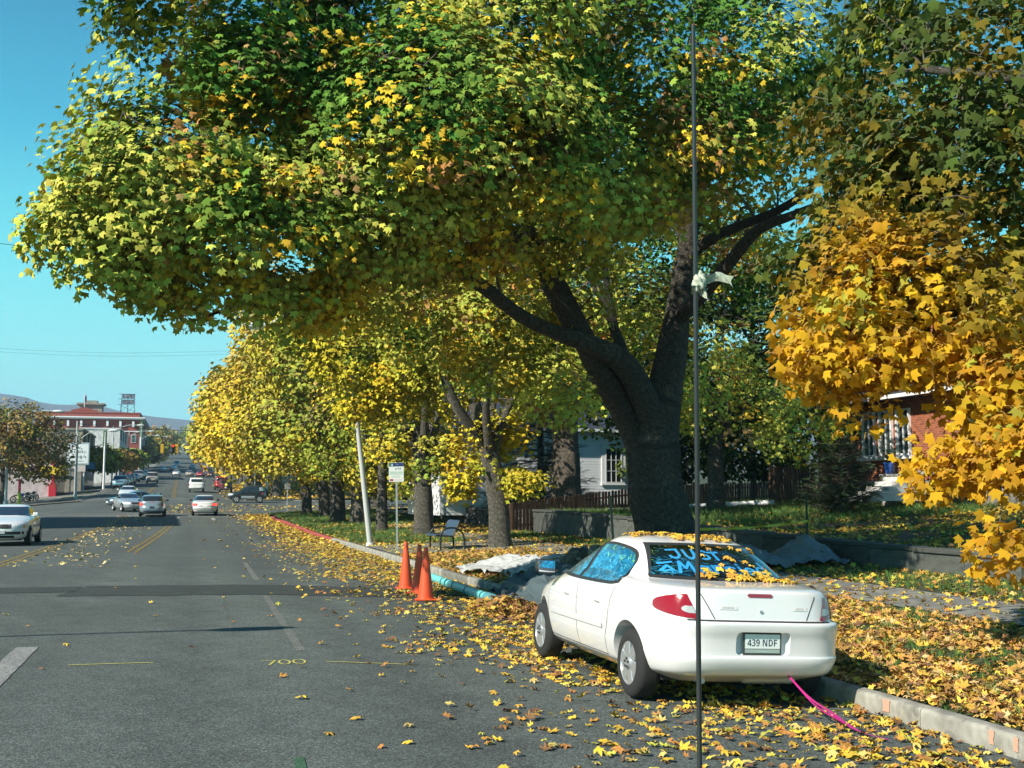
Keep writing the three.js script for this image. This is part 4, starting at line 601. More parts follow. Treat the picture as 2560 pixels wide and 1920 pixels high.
  { // rear glass with the lettering
    const rear = (ins, off) => mould(bvh, 0, (u, v) => { const y = lerp(1.066 + ins, 1.338 - ins, v), w = lerp(0.625, 0.475, v) - ins, x = (u * 2 - 1) * w; return [x, y - 0.0 + 0.012 * (1 - (u * 2 - 1) ** 2) * (v - 0.2)]; }, 44, 18, off);
    const rw = part('rear_window', rear(-0.012, 0.004), M.trim, c);
    const tex = canvasTex(1024, 512, (x, w, h) => {
      const r = rng(8); x.fillStyle = '#06120f'; x.fillRect(0, 0, w, h);
      x.globalAlpha = 0.6; for (let i = 0; i < 150; i++) { x.strokeStyle = pick(r, ['#2f93c8', '#3aa8d8', '#2a86b0']); x.lineWidth = 5 + r() * 10; const a = (r() < 0.5 ? r() * 0.3 : r()) * w, b = h * (0.42 + 0.58 * r()); x.beginPath(); x.moveTo(a, b); x.quadraticCurveTo(a + (r() - 0.5) * 60, b + (r() - 0.5) * 40, a + (r() - 0.5) * 120, b + (r() - 0.5) * 60); x.stroke(); } x.globalAlpha = 0.75; for (let i = 0; i < 70; i++) { x.strokeStyle = pick(r, ['#3f9c86', '#59b58c', '#2f8a8a', '#8fd07a']); x.lineWidth = 2 + r() * 4; const a = pick(r, [r() * 0.16, 0.62 + r() * 0.38]) * w, b = r() * h; x.beginPath(); x.moveTo(a, b); x.quadraticCurveTo(a + (r() - 0.5) * 50, b + (r() - 0.5) * 30, a + (r() - 0.5) * 110, b + (r() - 0.5) * 60); x.stroke(); } x.globalAlpha = 1;
      const B = '#3aa8e8', J = [[[0.0, 0.06], [0.28, 0.0]], [[0.26, 0.02], [0.30, 0.5], ...arc(0.17, 0.5, 0.13, 0.36, 0, 150)]], U = [[[0.0, 0.1], ...arc(0.14, 0.5, 0.12, 0.4, 170, 20), [0.28, 0.05]], [[0.28, 0.05], [0.3, 0.95]]], S = [[...arc(0.13, 0.26, 0.12, 0.2, -20, -200), ...arc(0.13, 0.68, 0.13, 0.22, -80, 120)]], T = [[[0.12, -0.15], [0.14, 0.95]], [[0.0, 0.25], [0.28, 0.2]]];
      let ox = 130; for (const [l, adv] of [[J, 0.42], [U, 0.40], [S, 0.34], [T, 0.3]]) { scrawl(x, l, B, 27, 330, 165, ox + (r() - 0.5) * 20, 55 + r() * 30); ox += adv * 330; }
      const Mm = [[[0.0, 1], [0.05, 0.0], [0.18, 0.6], [0.32, 0.0], [0.38, 1]]], a_ = [[...arc(0.13, 0.62, 0.13, 0.32, -30, 330)], [[0.26, 0.35], [0.28, 1]]], rr = [[[0, 0.35], [0.02, 1]], [[0.02, 0.6], ...arc(0.14, 0.55, 0.12, 0.2, 200, 330)]], ii = [[[0.05, 0.4], [0.06, 1]], [[0.05, 0.15], [0.06, 0.18]]], ee = [[[0.02, 0.66], [0.24, 0.62], ...arc(0.13, 0.66, 0.12, 0.3, -10, -310)]], dd = [[...arc(0.12, 0.7, 0.12, 0.28, 0, 360)], [[0.26, 0.0], [0.27, 1]]], amp = [[[0.0, 0.25], [0.3, 0.05]], [[0.04, 0.9], [0.18, 0.4], [0.3, 0.75], [0.1, 0.95]]];
      ox = 40; for (const [l, adv] of [[amp, 0.42], [Mm, 0.5], [a_, 0.36], [rr, 0.32], [rr, 0.32], [ii, 0.16], [ee, 0.34], [dd, 0.34]]) { scrawl(x, l, pick(r, [B, '#2f93d6']), 25, 300, 180, ox, 262 + r() * 30); ox += adv * 325; }
      x.globalAlpha = 0.6; scrawl(x, [[[0, 0.2], [0.2, 0.1], [0.4, 0.3]], [[0.02, 0.5], [0.3, 0.4]]], '#3f9fd0', 14, 300, 120, 50, 420); x.globalAlpha = 1;
    });
    part('rear_glass', rear(0.012, 0.008), std('painted rear glass', [1, 1, 1], 0.10, { map: tex, clearcoat: 1, clearcoatRoughness: 0.03 }), rw);
    part('windscreen', mould(bvh, 180, (u, v) => [(u * 2 - 1) * lerp(0.66, 0.52, v), lerp(1.03, 1.31, v)], 24, 12, 0.006), M.glass, c);
  }
  // boot lid: shut lines, high brake light, lock, badges; bumper details
  part('boot_gaps', [seam(bvh, 0, [[-0.50, 0.968], [-0.455, 0.88], [-0.40, 0.768]], 0.007), seam(bvh, 0, [[0.50, 0.968], [0.455, 0.88], [0.40, 0.768]], 0.007), seam(bvh, 0, [[-0.62, 0.7565], [0, 0.7565], [0.62, 0.7565]], 0.009)], seamMat, c);
  part('high_brake_light', mould(bvh, 0, (u, v) => [(u - 0.5) * 0.225 * (1 - 0.25 * Math.abs(v - 0.5)), lerp(0.952, 0.982, v)], 12, 4, 0.006), std('unlit red lens', [0.30, 0.02, 0.03], 0.2, { clearcoat: 1 }), c);
  part('boot_lock', new THREE.CylinderGeometry(0.014, 0.014, 0.012, 14).rotateX(Math.PI / 2).translate(0, 0.835, Lc / 2 - 0.082), M.steel, c);
  const badge = (txt, cx, y, w, h) => part('badge', mould(bvh, 0, (u, v) => [cx + (u - 0.5) * w, y + (v - 0.5) * h], 8, 3, 0.004), std('badge lettering', [1, 1, 1], 0.35, { map: canvasTex(256, 64, (x, W, Hh) => { x.fillStyle = '#e6e3df'; x.fillRect(0, 0, W, Hh); x.fillStyle = '#8f9494'; x.font = 'bold 50px sans-serif'; x.textAlign = 'center'; x.textBaseline = 'middle'; x.fillText(txt, W / 2, Hh / 2 + 2); }) }), c);
  badge('DODGE', -0.28, 0.862, 0.155, 0.030); badge('NEON', 0.345, 0.862, 0.13, 0.030);
  part('side_badge', mould(bvh, 90, (u, v) => [H(3.075 - u * 0.10), lerp(0.668, 0.688, v)], 6, 2, 0.004), std('side badge lettering', [1, 1, 1], 0.4, { map: canvasTex(256, 64, (x, W, Hh) => { x.fillStyle = '#e6e3df'; x.fillRect(0, 0, W, Hh); x.fillStyle = '#8a9090'; x.font = 'bold 50px sans-serif'; x.textAlign = 'center'; x.textBaseline = 'middle'; x.fillText('DODGE', W / 2, Hh / 2 + 2); }) }), c);
  const plate = part('licence_plate', rbox(0.335, 0.185, 0.012, 0.008, 0, 0.572, Lc / 2 - 0.052), M.darkSteel, c); plate.rotation.x = -0.0;
  const face = part('plate_face', new THREE.PlaneGeometry(0.305, 0.155).translate(0, 0.574, Lc / 2 - 0.0445), std('licence plate', [1, 1, 1], 0.45, { map: canvasTex(512, 256, (x, w, h) => {
    x.fillStyle = '#e3ebe6'; x.fillRect(0, 0, w, h); x.fillStyle = '#c98a84'; x.font = 'bold 34px sans-serif'; x.textAlign = 'center'; x.fillText('· · · ·', w * 0.74, 38); x.fillStyle = '#7fa0a8'; x.fillText('· · ·', w * 0.36, 38);
    x.fillStyle = '#2c3a52'; x.font = 'bold 132px sans-serif'; x.textBaseline = 'middle'; x.save(); x.scale(0.84, 1); x.fillText('439 NDF', w / 2 / 0.84, 118); x.restore();
    x.fillStyle = '#3a3f3f'; x.fillRect(0, 196, w, 8); x.fillStyle = '#9fb0a8'; x.fillRect(0, 204, w, 52); x.fillStyle = '#e8f0ec'; x.font = 'bold 30px sans-serif'; x.fillText('· — · · ——  ·· ·', w / 2, 232);
  }) }), plate);
  part('plate_light', box(0.30, 0.018, 0.03, 0, 0.668, Lc / 2 - 0.055), M.trim, c);
  part('exhaust_pipe', bar([-0.42, 0.235, Lc / 2 - 0.25], [-0.42, 0.235, Lc / 2 - 0.9], 0.026), M.steel, c); part('silencer', rbox(0.5, 0.12, 0.3, 0.05, 0.2, 0.26, Lc / 2 - 0.45), M.steel, c);
  for (const z of [zr, zf]) for (const sd of [-1, 1]) wheel(R, 0.19, 6, c, [sd * 0.735, R, z], sd);
  part('underbody', [box(1.15, 0.10, 3.3, 0, 0.25, 0), box(1.3, 0.4, 0.64, 0, 0.40, zr), box(1.3, 0.4, 0.64, 0, 0.40, zf)], M.black, c);
  // the street falls to the gutter; set the car down on it
  const yl_ = roadY(HERO.x - 0.74, HERO.s), yr_ = roadY(HERO.x + 0.74, HERO.s), roll = Math.atan2(yr_ - yl_, 1.48);
  c.position.y = (yl_ + yr_) / 2 + 0.002; c.rotation.z = roll - 0.012; c.scale.x = 1.07;
}
// ---- other traffic: one proto per build, repainted copies ----
const CAR = {
  sedan: { L: 4.75, R: 0.32, wb: [0.98, 3.72], hw: 0.80, top: 1.41, keys: [[0.20, 0.4, 4.4, 0.70, 4, 4], [0.30, 0.08, 4.66, 0.83, 4.2, 4], [0.50, 0, 4.75, 0.88, 4, 3.8], [0.66, 0.01, 4.74, 0.885, 4, 3.6], [0.74, 0.06, 4.66, 0.88, 4, 3.4], [0.85, 0.08, 4.30, 0.87, 4, 3.2], [0.94, 0.10, 3.75, 0.84, 4, 3.2], [0.99, 0.22, 3.45, 0.80, 3.8, 3.4], [1.02, 0.75, 3.35, 0.77, 3.6, 3.4], [1.12, 1.0, 3.08, 0.71, 3.6, 3.4], [1.26, 1.3, 2.72, 0.64, 3.6, 3.4], [1.36, 1.6, 2.42, 0.56, 3.2, 3.2], [1.40, 1.85, 2.2, 0.4, 3, 3], [1.41, 2.0, 2.05, 0.1, 2.6, 2.6]], belt: 1.0, roof: 1.32, side: [[1.02, 3.30], [1.65, 2.55]], rg: [1.05, 1.34, 0.68, 0.56], fg: [1.03, 1.32, 0.7, 0.56], tail: [0.50, 0.86, 0.70, 0.86], head: [0.42, 0.82, 0.60, 0.74], seats: 2 },
  suv: { L: 4.9, R: 0.37, wb: [1.0, 3.85], hw: 0.82, top: 1.85, keys: [[0.36, 0.3, 4.6, 0.72, 5, 5], [0.46, 0.04, 4.85, 0.88, 5, 5], [0.62, 0, 4.9, 0.93, 6, 5], [0.74, 0.02, 4.88, 0.945, 6, 5], [0.82, 0.08, 4.84, 0.95, 6, 5], [0.98, 0.09, 4.78, 0.94, 6, 4.6], [1.10, 0.10, 4.5, 0.93, 6, 4], [1.16, 0.12, 3.70, 0.91, 6, 4.2], [1.22, 0.14, 3.55, 0.90, 6, 4.4], [1.45, 0.20, 3.25, 0.85, 6, 4.6], [1.70, 0.30, 2.95, 0.78, 5.5, 4.6], [1.80, 0.42, 2.75, 0.70, 5, 4.4], [1.845, 0.7, 2.5, 0.5, 4, 4], [1.85, 1.4, 1.6, 0.1, 3, 3]], belt: 1.2, roof: 1.70, side: [[0.40, 3.42], [0.50, 2.95]], rg: [1.24, 1.68, 0.76, 0.66], fg: [1.22, 1.7, 0.8, 0.68], tail: [0.80, 0.93, 0.90, 1.20], head: [0.55, 0.86, 0.85, 1.02], seats: 2 },
  pickup: { L: 5.2, R: 0.38, wb: [1.15, 4.3], hw: 0.82, top: 1.78, keys: [[0.40, 0.3, 4.9, 0.74, 6, 5], [0.50, 0.02, 5.1, 0.90, 6, 5], [0.66, 0, 5.2, 0.96, 7, 5], [0.84, 0.06, 5.15, 0.97, 7, 5], [1.02, 0.08, 5.1, 0.965, 7, 4.8], [1.12, 0.09, 4.9, 0.96, 7, 4.4], [1.18, 2.05, 3.95, 0.93, 7, 4.4], [1.24, 2.12, 3.8, 0.90, 6, 4.6], [1.45, 2.16, 3.5, 0.85, 6, 4.6], [1.66, 2.24, 3.25, 0.78, 5.5, 4.4], [1.74, 2.36, 3.05, 0.68, 5, 4], [1.78, 2.6, 2.8, 0.3, 4, 4]], belt: 1.22, roof: 1.68, side: [[2.22, 3.68], [2.34, 3.22]], rg: [1.26, 1.64, 0.78, 0.68], fg: [1.26, 1.68, 0.8, 0.68], tail: [0.84, 0.95, 0.80, 1.08], head: [0.55, 0.9, 0.9, 1.06], seats: 1 },
  wagon: { L: 4.55, R: 0.31, wb: [0.9, 3.55], hw: 0.78, top: 1.46, keys: [[0.20, 0.4, 4.2, 0.70, 4, 4], [0.30, 0.06, 4.48, 0.82, 4.4, 4], [0.50, 0, 4.55, 0.865, 4.4, 3.8], [0.66, 0.02, 4.54, 0.87, 4.4, 3.6], [0.74, 0.07, 4.44, 0.868, 4.6, 3.4], [0.88, 0.08, 4.0, 0.855, 4.8, 3.2], [0.96, 0.10, 3.55, 0.83, 4.8, 3.2], [1.02, 0.13, 3.35, 0.80, 4.8, 3.4], [1.15, 0.24, 3.05, 0.745, 4.6, 3.4], [1.30, 0.40, 2.70, 0.69, 4.4, 3.4], [1.40, 0.58, 2.45, 0.61, 4, 3.2], [1.45, 0.95, 2.15, 0.42, 3.4, 3], [1.46, 1.4, 1.7, 0.1, 3, 3]], belt: 1.0, roof: 1.36, side: [[0.35, 3.22], [0.62, 2.5]], rg: [1.05, 1.37, 0.66, 0.56], fg: [1.04, 1.36, 0.7, 0.56], tail: [0.62, 0.84, 0.74, 0.94], head: [0.42, 0.8, 0.6, 0.74], seats: 2 },
  mini: { L: 3.75, R: 0.36, wb: [0.72, 2.92], hw: 0.74, top: 1.66, keys: [[0.34, 0.3, 3.5, 0.66, 5, 5], [0.44, 0.06, 3.70, 0.80, 5, 5], [0.60, 0.02, 3.75, 0.84, 5.5, 5], [0.74, 0.05, 3.73, 0.85, 5.5, 4.6], [0.90, 0.07, 3.64, 0.845, 5.5, 4.2], [1.02, 0.08, 3.3, 0.835, 5.5, 4], [1.08, 0.10, 2.85, 0.82, 5.5, 4], [1.14, 0.13, 2.68, 0.80, 5.5, 4], [1.35, 0.24, 2.40, 0.75, 5.5, 4.2], [1.54, 0.36, 2.14, 0.69, 5, 4.2], [1.62, 0.5, 1.98, 0.60, 4.6, 4], [1.655, 0.85, 1.7, 0.4, 4, 3.6], [1.66, 1.2, 1.3, 0.1, 3, 3]], belt: 1.11, roof: 1.54, side: [[0.38, 2.54], [0.52, 2.12]], rg: [1.12, 1.5, 0.66, 0.58], fg: [1.12, 1.52, 0.72, 0.6], tail: [0.68, 0.82, 0.8, 1.0], head: [0.45, 0.78, 0.74, 0.9], seats: 2 },
};
const protoCache = {};
function carShape(type) {
  if (protoCache[type]) return protoCache[type];
  const k = CAR[type], raw = bodyGeo(k.keys, k.L, 64, 2), bvh = new MeshBVH(raw.clone()), tools = [];
  for (const x of k.wb) for (const sd of [-1, 1]) { const z = -(x - k.L / 2); tools.push(new THREE.CylinderGeometry(k.R + 0.07, k.R + 0.06, 0.4, 24).rotateZ(Math.PI / 2).translate(sd * (k.hw + 0.02), k.R, z)); tools.push(box(0.4, 0.5, (k.R + 0.06) * 1.85, sd * (k.hw + 0.02), k.R - 0.26, z)); }
  const s = { k, body: carve(raw, tools), bvh }, H = x => -(x - k.L / 2), m = mould;
  const [sb, stp] = k.side, mid = lerp(sb[0], sb[1], 0.48), midT = lerp(stp[0], stp[1], 0.5), pil = 0.045;
  const sw = (b0, b1, t0, t1) => [-1, 1].map(sd => m(bvh, sd < 0 ? 90 : -90, (u, v) => { const x = lerp(lerp(b0, b1, u), lerp(t0, t1, u), v); return [(sd < 0 ? 1 : -1) * H(x), lerp(k.belt + 0.02, k.roof, v)]; }, 12, 6, 0.006));
  s.side = k.seats === 1 ? [sw(sb[0], sb[1], stp[0], stp[1])] : [sw(sb[0], mid - pil, stp[0], midT - pil), sw(mid + pil, sb[1], midT + pil, stp[1])];
  s.rear = m(bvh, 0, (u, v) => [(u * 2 - 1) * lerp(k.rg[2], k.rg[3], v), lerp(k.rg[0], k.rg[1], v)], 16, 8, 0.006);
  s.front = m(bvh, 180, (u, v) => [(u * 2 - 1) * lerp(k.fg[2], k.fg[3], v), lerp(k.fg[0], k.fg[1], v)], 16, 8, 0.006);
  s.tail = [-1, 1].map(sd => m(bvh, 0, (u, v) => [sd * lerp(k.tail[0], k.tail[1], sd < 0 ? 1 - u : u), lerp(k.tail[2], k.tail[3], v)], 6, 4, 0.006));
  s.head = [-1, 1].map(sd => m(bvh, 180, (u, v) => [sd * lerp(k.head[0], k.head[1], sd < 0 ? 1 - u : u), lerp(k.head[2], k.head[3], v)], 6, 4, 0.006));
  s.grille = m(bvh, 180, (u, v) => [(u - 0.5) * k.head[0] * 1.7, lerp(k.head[2], k.head[3], v)], 8, 3, 0.006);
  s.bumperR = m(bvh, 0, (u, v) => [(u * 2 - 1) * 0.82, lerp(0.40, 0.52, v)], 16, 2, 0.010); s.bumperF = m(bvh, 180, (u, v) => [(u * 2 - 1) * 0.8, lerp(0.40, 0.50, v)], 16, 2, 0.010);
  s.plateR = m(bvh, 0, (u, v) => [(u - 0.5) * 0.32, lerp(0.56, 0.70, v)], 2, 2, 0.014); s.plateF = m(bvh, 180, (u, v) => [(u - 0.5) * 0.32, lerp(0.44, 0.57, v)], 2, 2, 0.016);
  s.gaps = [-1, 1].flatMap(sd => { const S = x => (sd < 0 ? 1 : -1) * H(x), dg = sd < 0 ? 90 : -90; return [seam(bvh, dg, [[S(mid), k.belt], [S(mid), 0.4]], 0.012), seam(bvh, dg, [[S(sb[1] - 0.06), k.belt], [S(sb[1] - 0.12), 0.4]], 0.012)]; });
  s.sill = [-1, 1].map(sd => m(bvh, sd < 0 ? 90 : -90, (u, v) => [(sd < 0 ? 1 : -1) * H(lerp(k.wb[0] + k.R + 0.1, k.wb[1] - k.R - 0.1, u)), lerp(k.keys[1][0], k.keys[1][0] + 0.24, v)], 12, 3, 0.012));
  return protoCache[type] = s;
}
const plateMat = std('plain licence plate', [0.75, 0.77, 0.76], 0.5);
function car(type, name, label, category, mat, L, s, turnDeg, o = {}) {
  const q = carShape(type), k = q.k, y = o.y ?? roadY(L, s), c = thing(name, label, category, [L, y + 0.004, -s], turnDeg * Math.PI / 180, o.group);
  c.rotation.order = 'YXZ'; const grade = (rise(s + 2) - rise(s - 2)) / 4; c.rotation.x = Math.atan(grade) * Math.cos(turnDeg * Math.PI / 180); if (Math.abs(Math.cos(turnDeg * Math.PI / 180)) < 0.7) c.rotation.z = Math.atan(grade) * Math.sin(turnDeg * Math.PI / 180);
  part('body', q.body, mat, c); part('windscreen', q.front, M.glass, c); part('rear_window', q.rear, M.glass, c);
  for (const w of q.side) for (const g of w) part('side_window', g, M.glass, c);
  for (const g of q.tail) part('tail_light', g, o.brake ? M.brake : M.lampRed, c); for (const g of q.head) part('headlight', g, M.lampClear, c);
  part('grille', q.grille, M.trim, c); part('rear_bumper', q.bumperR, o.bumper || M.trim, c); part('front_bumper', q.bumperF, o.bumper || M.trim, c);
  part('licence_plate', q.plateR, o.dealer || plateMat, c); part('licence_plate', q.plateF, o.plate || plateMat, c); part('panel_gaps', q.gaps, seamMat, c);
  if (o.sill) for (const g of q.sill) part('sill', g, o.sill, c);
  for (const x of k.wb) for (const sd of [-1, 1]) wheel(k.R, 0.2, 5, c, [sd * (k.hw - 0.02), k.R, -(x - k.L / 2)], sd, !!o.fine);
  for (const sd of [-1, 1]) part('door_mirror', [rbox(0.18, 0.14, 0.1, 0.04, sd * (k.keys[6][3] + 0.1), k.belt + 0.06, -(k.side[0][1] - 0.12 - k.L / 2)), box(0.12, 0.04, 0.05, sd * (k.keys[6][3] + 0.02), k.belt + 0.02, -(k.side[0][1] - 0.12 - k.L / 2))], o.mirror || M.trim, c);
  if (o.spare) { const w = wheel(k.R * 0.95, 0.22, 5, c, [0.18, 0.98, k.L / 2 + 0.08], 1, true); w.name = 'spare_wheel'; w.rotation.y = Math.PI / 2 + Math.PI; if (o.spare === 'cover') part('wheel_cover', new THREE.CylinderGeometry(k.R * 0.98, k.R * 0.94, 0.24, 28).rotateZ(Math.PI / 2), M.trim, w); }
  if (o.extra) o.extra(c, q, k);
  part('underbody', [box(1.2, 0.14, k.L * 0.82, 0, k.keys[0][0] + 0.06, 0)], M.black, c);
  return c;
}
const PW = paint('white paint', [0.80, 0.80, 0.79]), PSilver = std('silver paint', [0.50, 0.53, 0.55], 0.3, { metalness: 0.5, clearcoat: 1 }), PGreyBlue = std('grey blue paint', [0.30, 0.37, 0.42], 0.32, { metalness: 0.4, clearcoat: 1 }), PTeal = std('slate paint', [0.12, 0.18, 0.20], 0.3, { metalness: 0.4, clearcoat: 1 }), PBlack = paint('black paint', [0.018, 0.028, 0.032]), PMaroon = paint('maroon paint', [0.11, 0.018, 0.03]), PRed = paint('red paint', [0.42, 0.03, 0.03]), PBlue = std('pale blue paint', [0.22, 0.42, 0.52], 0.32, { metalness: 0.3, clearcoat: 1 }), PNavy = paint('navy paint', [0.03, 0.045, 0.09]), PGreen = paint('dark green paint', [0.03, 0.12, 0.10]), PTan = paint('tan paint', [0.40, 0.36, 0.28]);
// oncoming white saloon at the picture's left edge
car('sedan', 'oncoming_saloon', 'white oncoming saloon with twin oval grille cut off at the left edge', 'car', PW, -6.12, 45.2, 180, { fine: true, mirror: PW, bumper: M.trim, plate: std('front plate', [1, 1, 1], 0.5, { map: canvasTex(256, 128, (x, w, h) => { x.fillStyle = '#e6ece8'; x.fillRect(0, 0, w, h); x.fillStyle = '#33415c'; x.font = 'bold 66px sans-serif'; x.textAlign = 'center'; x.textBaseline = 'middle'; x.fillText('665 NLF', w / 2, h / 2 + 8); }) }),
  extra: (c, q, k) => { for (const sd of [-1, 1]) { part('kidney_grille', mould(q.bvh, 180, (u, v) => [sd * 0.15 + (u - 0.5) * 0.22 * (1 - 0.3 * Math.abs(v - 0.5)), lerp(0.605, 0.735, v)], 8, 5, 0.016), M.black, c); part('turn_signal', mould(q.bvh, sd < 0 ? 150 : -150, (u, v) => [(sd < 0 ? -1 : 1) * lerp(0.31, 0.42, u), lerp(0.62, 0.73, v)], 4, 3, 0.012), M.lampAmber, c); } part('lower_intake', mould(q.bvh, 180, (u, v) => [(u - 0.5) * 0.9, lerp(0.29, 0.37, v)], 8, 2, 0.012), M.black, c); } });
car('sedan', 'white_saloon', 'white saloon stopped at the crosswalk seen from behind', 'car', PW, 1.15, 85.6, 0, { brake: true, fine: true, bumper: PSilver, extra: (c, q) => { part('trim_strip', mould(q.bvh, 0, (u, v) => [(u * 2 - 1) * 0.8, lerp(0.66, 0.70, v)], 16, 2, 0.008), M.trim, c); } });
car('wagon', 'grey_estate_car', 'grey estate car waiting to turn left with one lamp lit', 'car', PGreyBlue, -2.3, 84.0, 0, { fine: true, bumper: PGreyBlue, dealer: M.trim, extra: (c, q, k) => { part('lit_turn_signal', mould(q.bvh, 0, (u, v) => [lerp(-0.82, -0.62, u), lerp(0.76, 0.93, v)], 6, 4, 0.014), M.brake, c); part('high_brake_light', mould(q.bvh, 0, (u, v) => [(u - 0.5) * 0.34, lerp(0.975, 1.0, v)], 6, 2, 0.01), std('rosy lens', [0.5, 0.05, 0.1], 0.3), c); } });
car('sedan', 'silver_saloon', 'silver saloon facing us in the crossing beside the grey estate', 'car', PSilver, -4.4, 95, 196, { bumper: PSilver });
car('sedan', 'slate_coupe', 'slate grey coupe with rear wing turning across the crossing', 'car', PTeal, -4.4, 104, 118, { bumper: PTeal, extra: (c, q, k) => { part('rear_wing', [rbox(1.4, 0.05, 0.22, 0.02, 0, 1.2, k.L / 2 - 0.25), box(0.05, 0.2, 0.12, -0.5, 1.09, k.L / 2 - 0.25), box(0.05, 0.2, 0.12, 0.5, 1.09, k.L / 2 - 0.25)], PTeal, c); } });
car('sedan', 'small_white_saloon', 'white saloon facing us behind the slate coupe', 'car', PW, -5.9, 125, 180, { bumper: PW, mirror: PW });
car('mini', 'small_suv', 'dark small suv with silver sill crossing from the park side street', 'suv', PBlack, 5.55, 116.6, 90, { fine: true, sill: std('silver cladding', [0.42, 0.46, 0.47], 0.4), spare: 'cover', bumper: PSilver, extra: (c, q, k) => part('soft_top', mould(q.bvh, 90, (u, v) => [-(lerp(0.2, 0.75, u) - k.L / 2), lerp(1.18, 1.5, v)], 6, 5, 0.012), std('grey window', [0.35, 0.42, 0.42], 0.3), c) });
car('pickup', 'white_pickup', 'white pickup with cab-high canopy driving away past the crossing', 'pickup truck', PW, 1.0, 149, 0, { bumper: M.chrome, fine: true, extra: (c, q, k) => { const g = bodyGeo([[1.08, 0.16, 2.2, 0.93, 6, 6], [1.2, 0.2, 2.2, 0.9, 6, 6], [1.45, 0.32, 2.2, 0.85, 6, 6], [1.68, 0.48, 2.2, 0.78, 5, 6], [1.76, 0.62, 2.15, 0.68, 5, 5], [1.79, 1.0, 1.8, 0.3, 4, 4]], k.L, 48, 2), b = new MeshBVH(g.clone()); part('canopy', g, PW, c); part('canopy_window', mould(b, 0, (u, v) => [(u * 2 - 1) * lerp(0.78, 0.66, v), lerp(1.26, 1.62, v)], 12, 6, 0.01), M.glass, c); } });
const kerbCars = 'cars parked along the park kerb';
car('mini', 'maroon_jeep', 'maroon open jeep with spare wheel parked at the park kerb', 'jeep', PMaroon, 4.55, 152, 0, { fine: true, spare: true, bumper: M.steel, group: kerbCars });
car('suv', 'red_parked_car', 'red parked car just beyond the maroon jeep', 'car', PRed, 4.3, 163, 0, { group: kerbCars });
car('wagon', 'white_parked_car', 'white car parked beyond the red one', 'car', PW, 4.4, 172, 0, { group: kerbCars });
car('sedan', 'far_parked_car', 'dark car parked far up by the park trees', 'car', PMaroon, 4.6, 262, 0, { group: kerbCars });
car('suv', 'far_parked_car', 'navy suv parked far up by the park trees', 'suv', PNavy, 4.4, 276, 0, { group: kerbCars });
car('suv', 'far_parked_car', 'red suv farthest up the park kerb', 'suv', PRed, 4.2, 292, 0, { group: kerbCars });
const leftCars = 'cars parked along the shop side';
car('pickup', 'blue_pickup', 'pale blue pickup parked first on the shop side', 'pickup truck', PBlue, -8.7, 163, 180, { group: leftCars, bumper: M.chrome });
[['sedan', PW, 'white car parked second behind the pale blue pickup', 173], ['sedan', PNavy, 'navy car parked third on the shop side', 181], ['wagon', PGreen, 'dark green car parked fourth on the shop side', 191], ['sedan', PNavy, 'navy car parked fifth on the shop side', 206], ['suv', PSilver, 'silver suv parked sixth on the shop side', 222], ['sedan', PTeal, 'slate car parked seventh on the shop side', 236], ['wagon', PSilver, 'silver car parked eighth on the shop side', 252]].forEach(([t, m, l, s]) => car(t, 'shop_side_car', l, 'car', m, -8.8, s, 180, { group: leftCars }));
car('suv', 'oncoming_suv', 'tan and white suv driving toward us in the middle distance', 'suv', PTan, -5.6, 196, 180, {});
const farCars = 'cars far up the street';
[['sedan', PW, 'white car leading the far queue', -2.6, 268, 0], ['sedan', PTan, 'tan car in the far queue beside the white one', 0.2, 262, 0], ['sedan', PRed, 'dark red car right of the far queue', 2.4, 258, 0], ['sedan', PW, 'white car farther on in the oncoming lane', -4.0, 335, 180], ['suv', PW, 'white van near the top of the street', -3.5, 372, 180], ['sedan', PBlue, 'blue car near the top of the street', 1.0, 345, 0], ['sedan', PSilver, 'silver car coming down near the top', -6.5, 318, 180]].forEach(([t, m, l, L, s, a]) => car(t, 'far_car', l, 'car', m, L, s, a, { group: farCars }));

// ---------- roadworks, bus stop, verge objects ----------
const onVerge = (L, s) => lawnY(L, s);
{ // traffic cones
  const orange = std('orange cone plastic', [0.75, 0.085, 0.02], 0.5), prof = [[0, 0.905], [0.028, 0.905], [0.034, 0.895], [0.045, 0.80], [0.088, 0.45], [0.132, 0.06], [0.137, 0.03]];
  const labels = ['orange traffic cone standing farthest back by the kerb', 'orange traffic cone in the middle of the three', 'orange traffic cone standing nearest, in front of the other two'];
  [[4.13, 22.58, 0.02], [4.14, 21.36, -0.02], [4.0, 19.95, 0.0]].forEach(([L, s, tilt], i) => {
    const c = thing('traffic_cone', labels[i], 'traffic cone', [L, roadY(L, s) + 0.004, -s], i * 0.7, 'traffic cones by the kerb'); c.rotation.z = tilt - 0.02;
    part('cone', new THREE.LatheGeometry(prof.map(p => new THREE.Vector2(p[0], p[1])).reverse(), 40), orange, c);
    part('base', [rbox(0.37, 0.028, 0.37, 0.012, 0, 0.016, 0), new THREE.CylinderGeometry(0.145, 0.165, 0.03, 32).translate(0, 0.035, 0)], orange, c);
  });
}
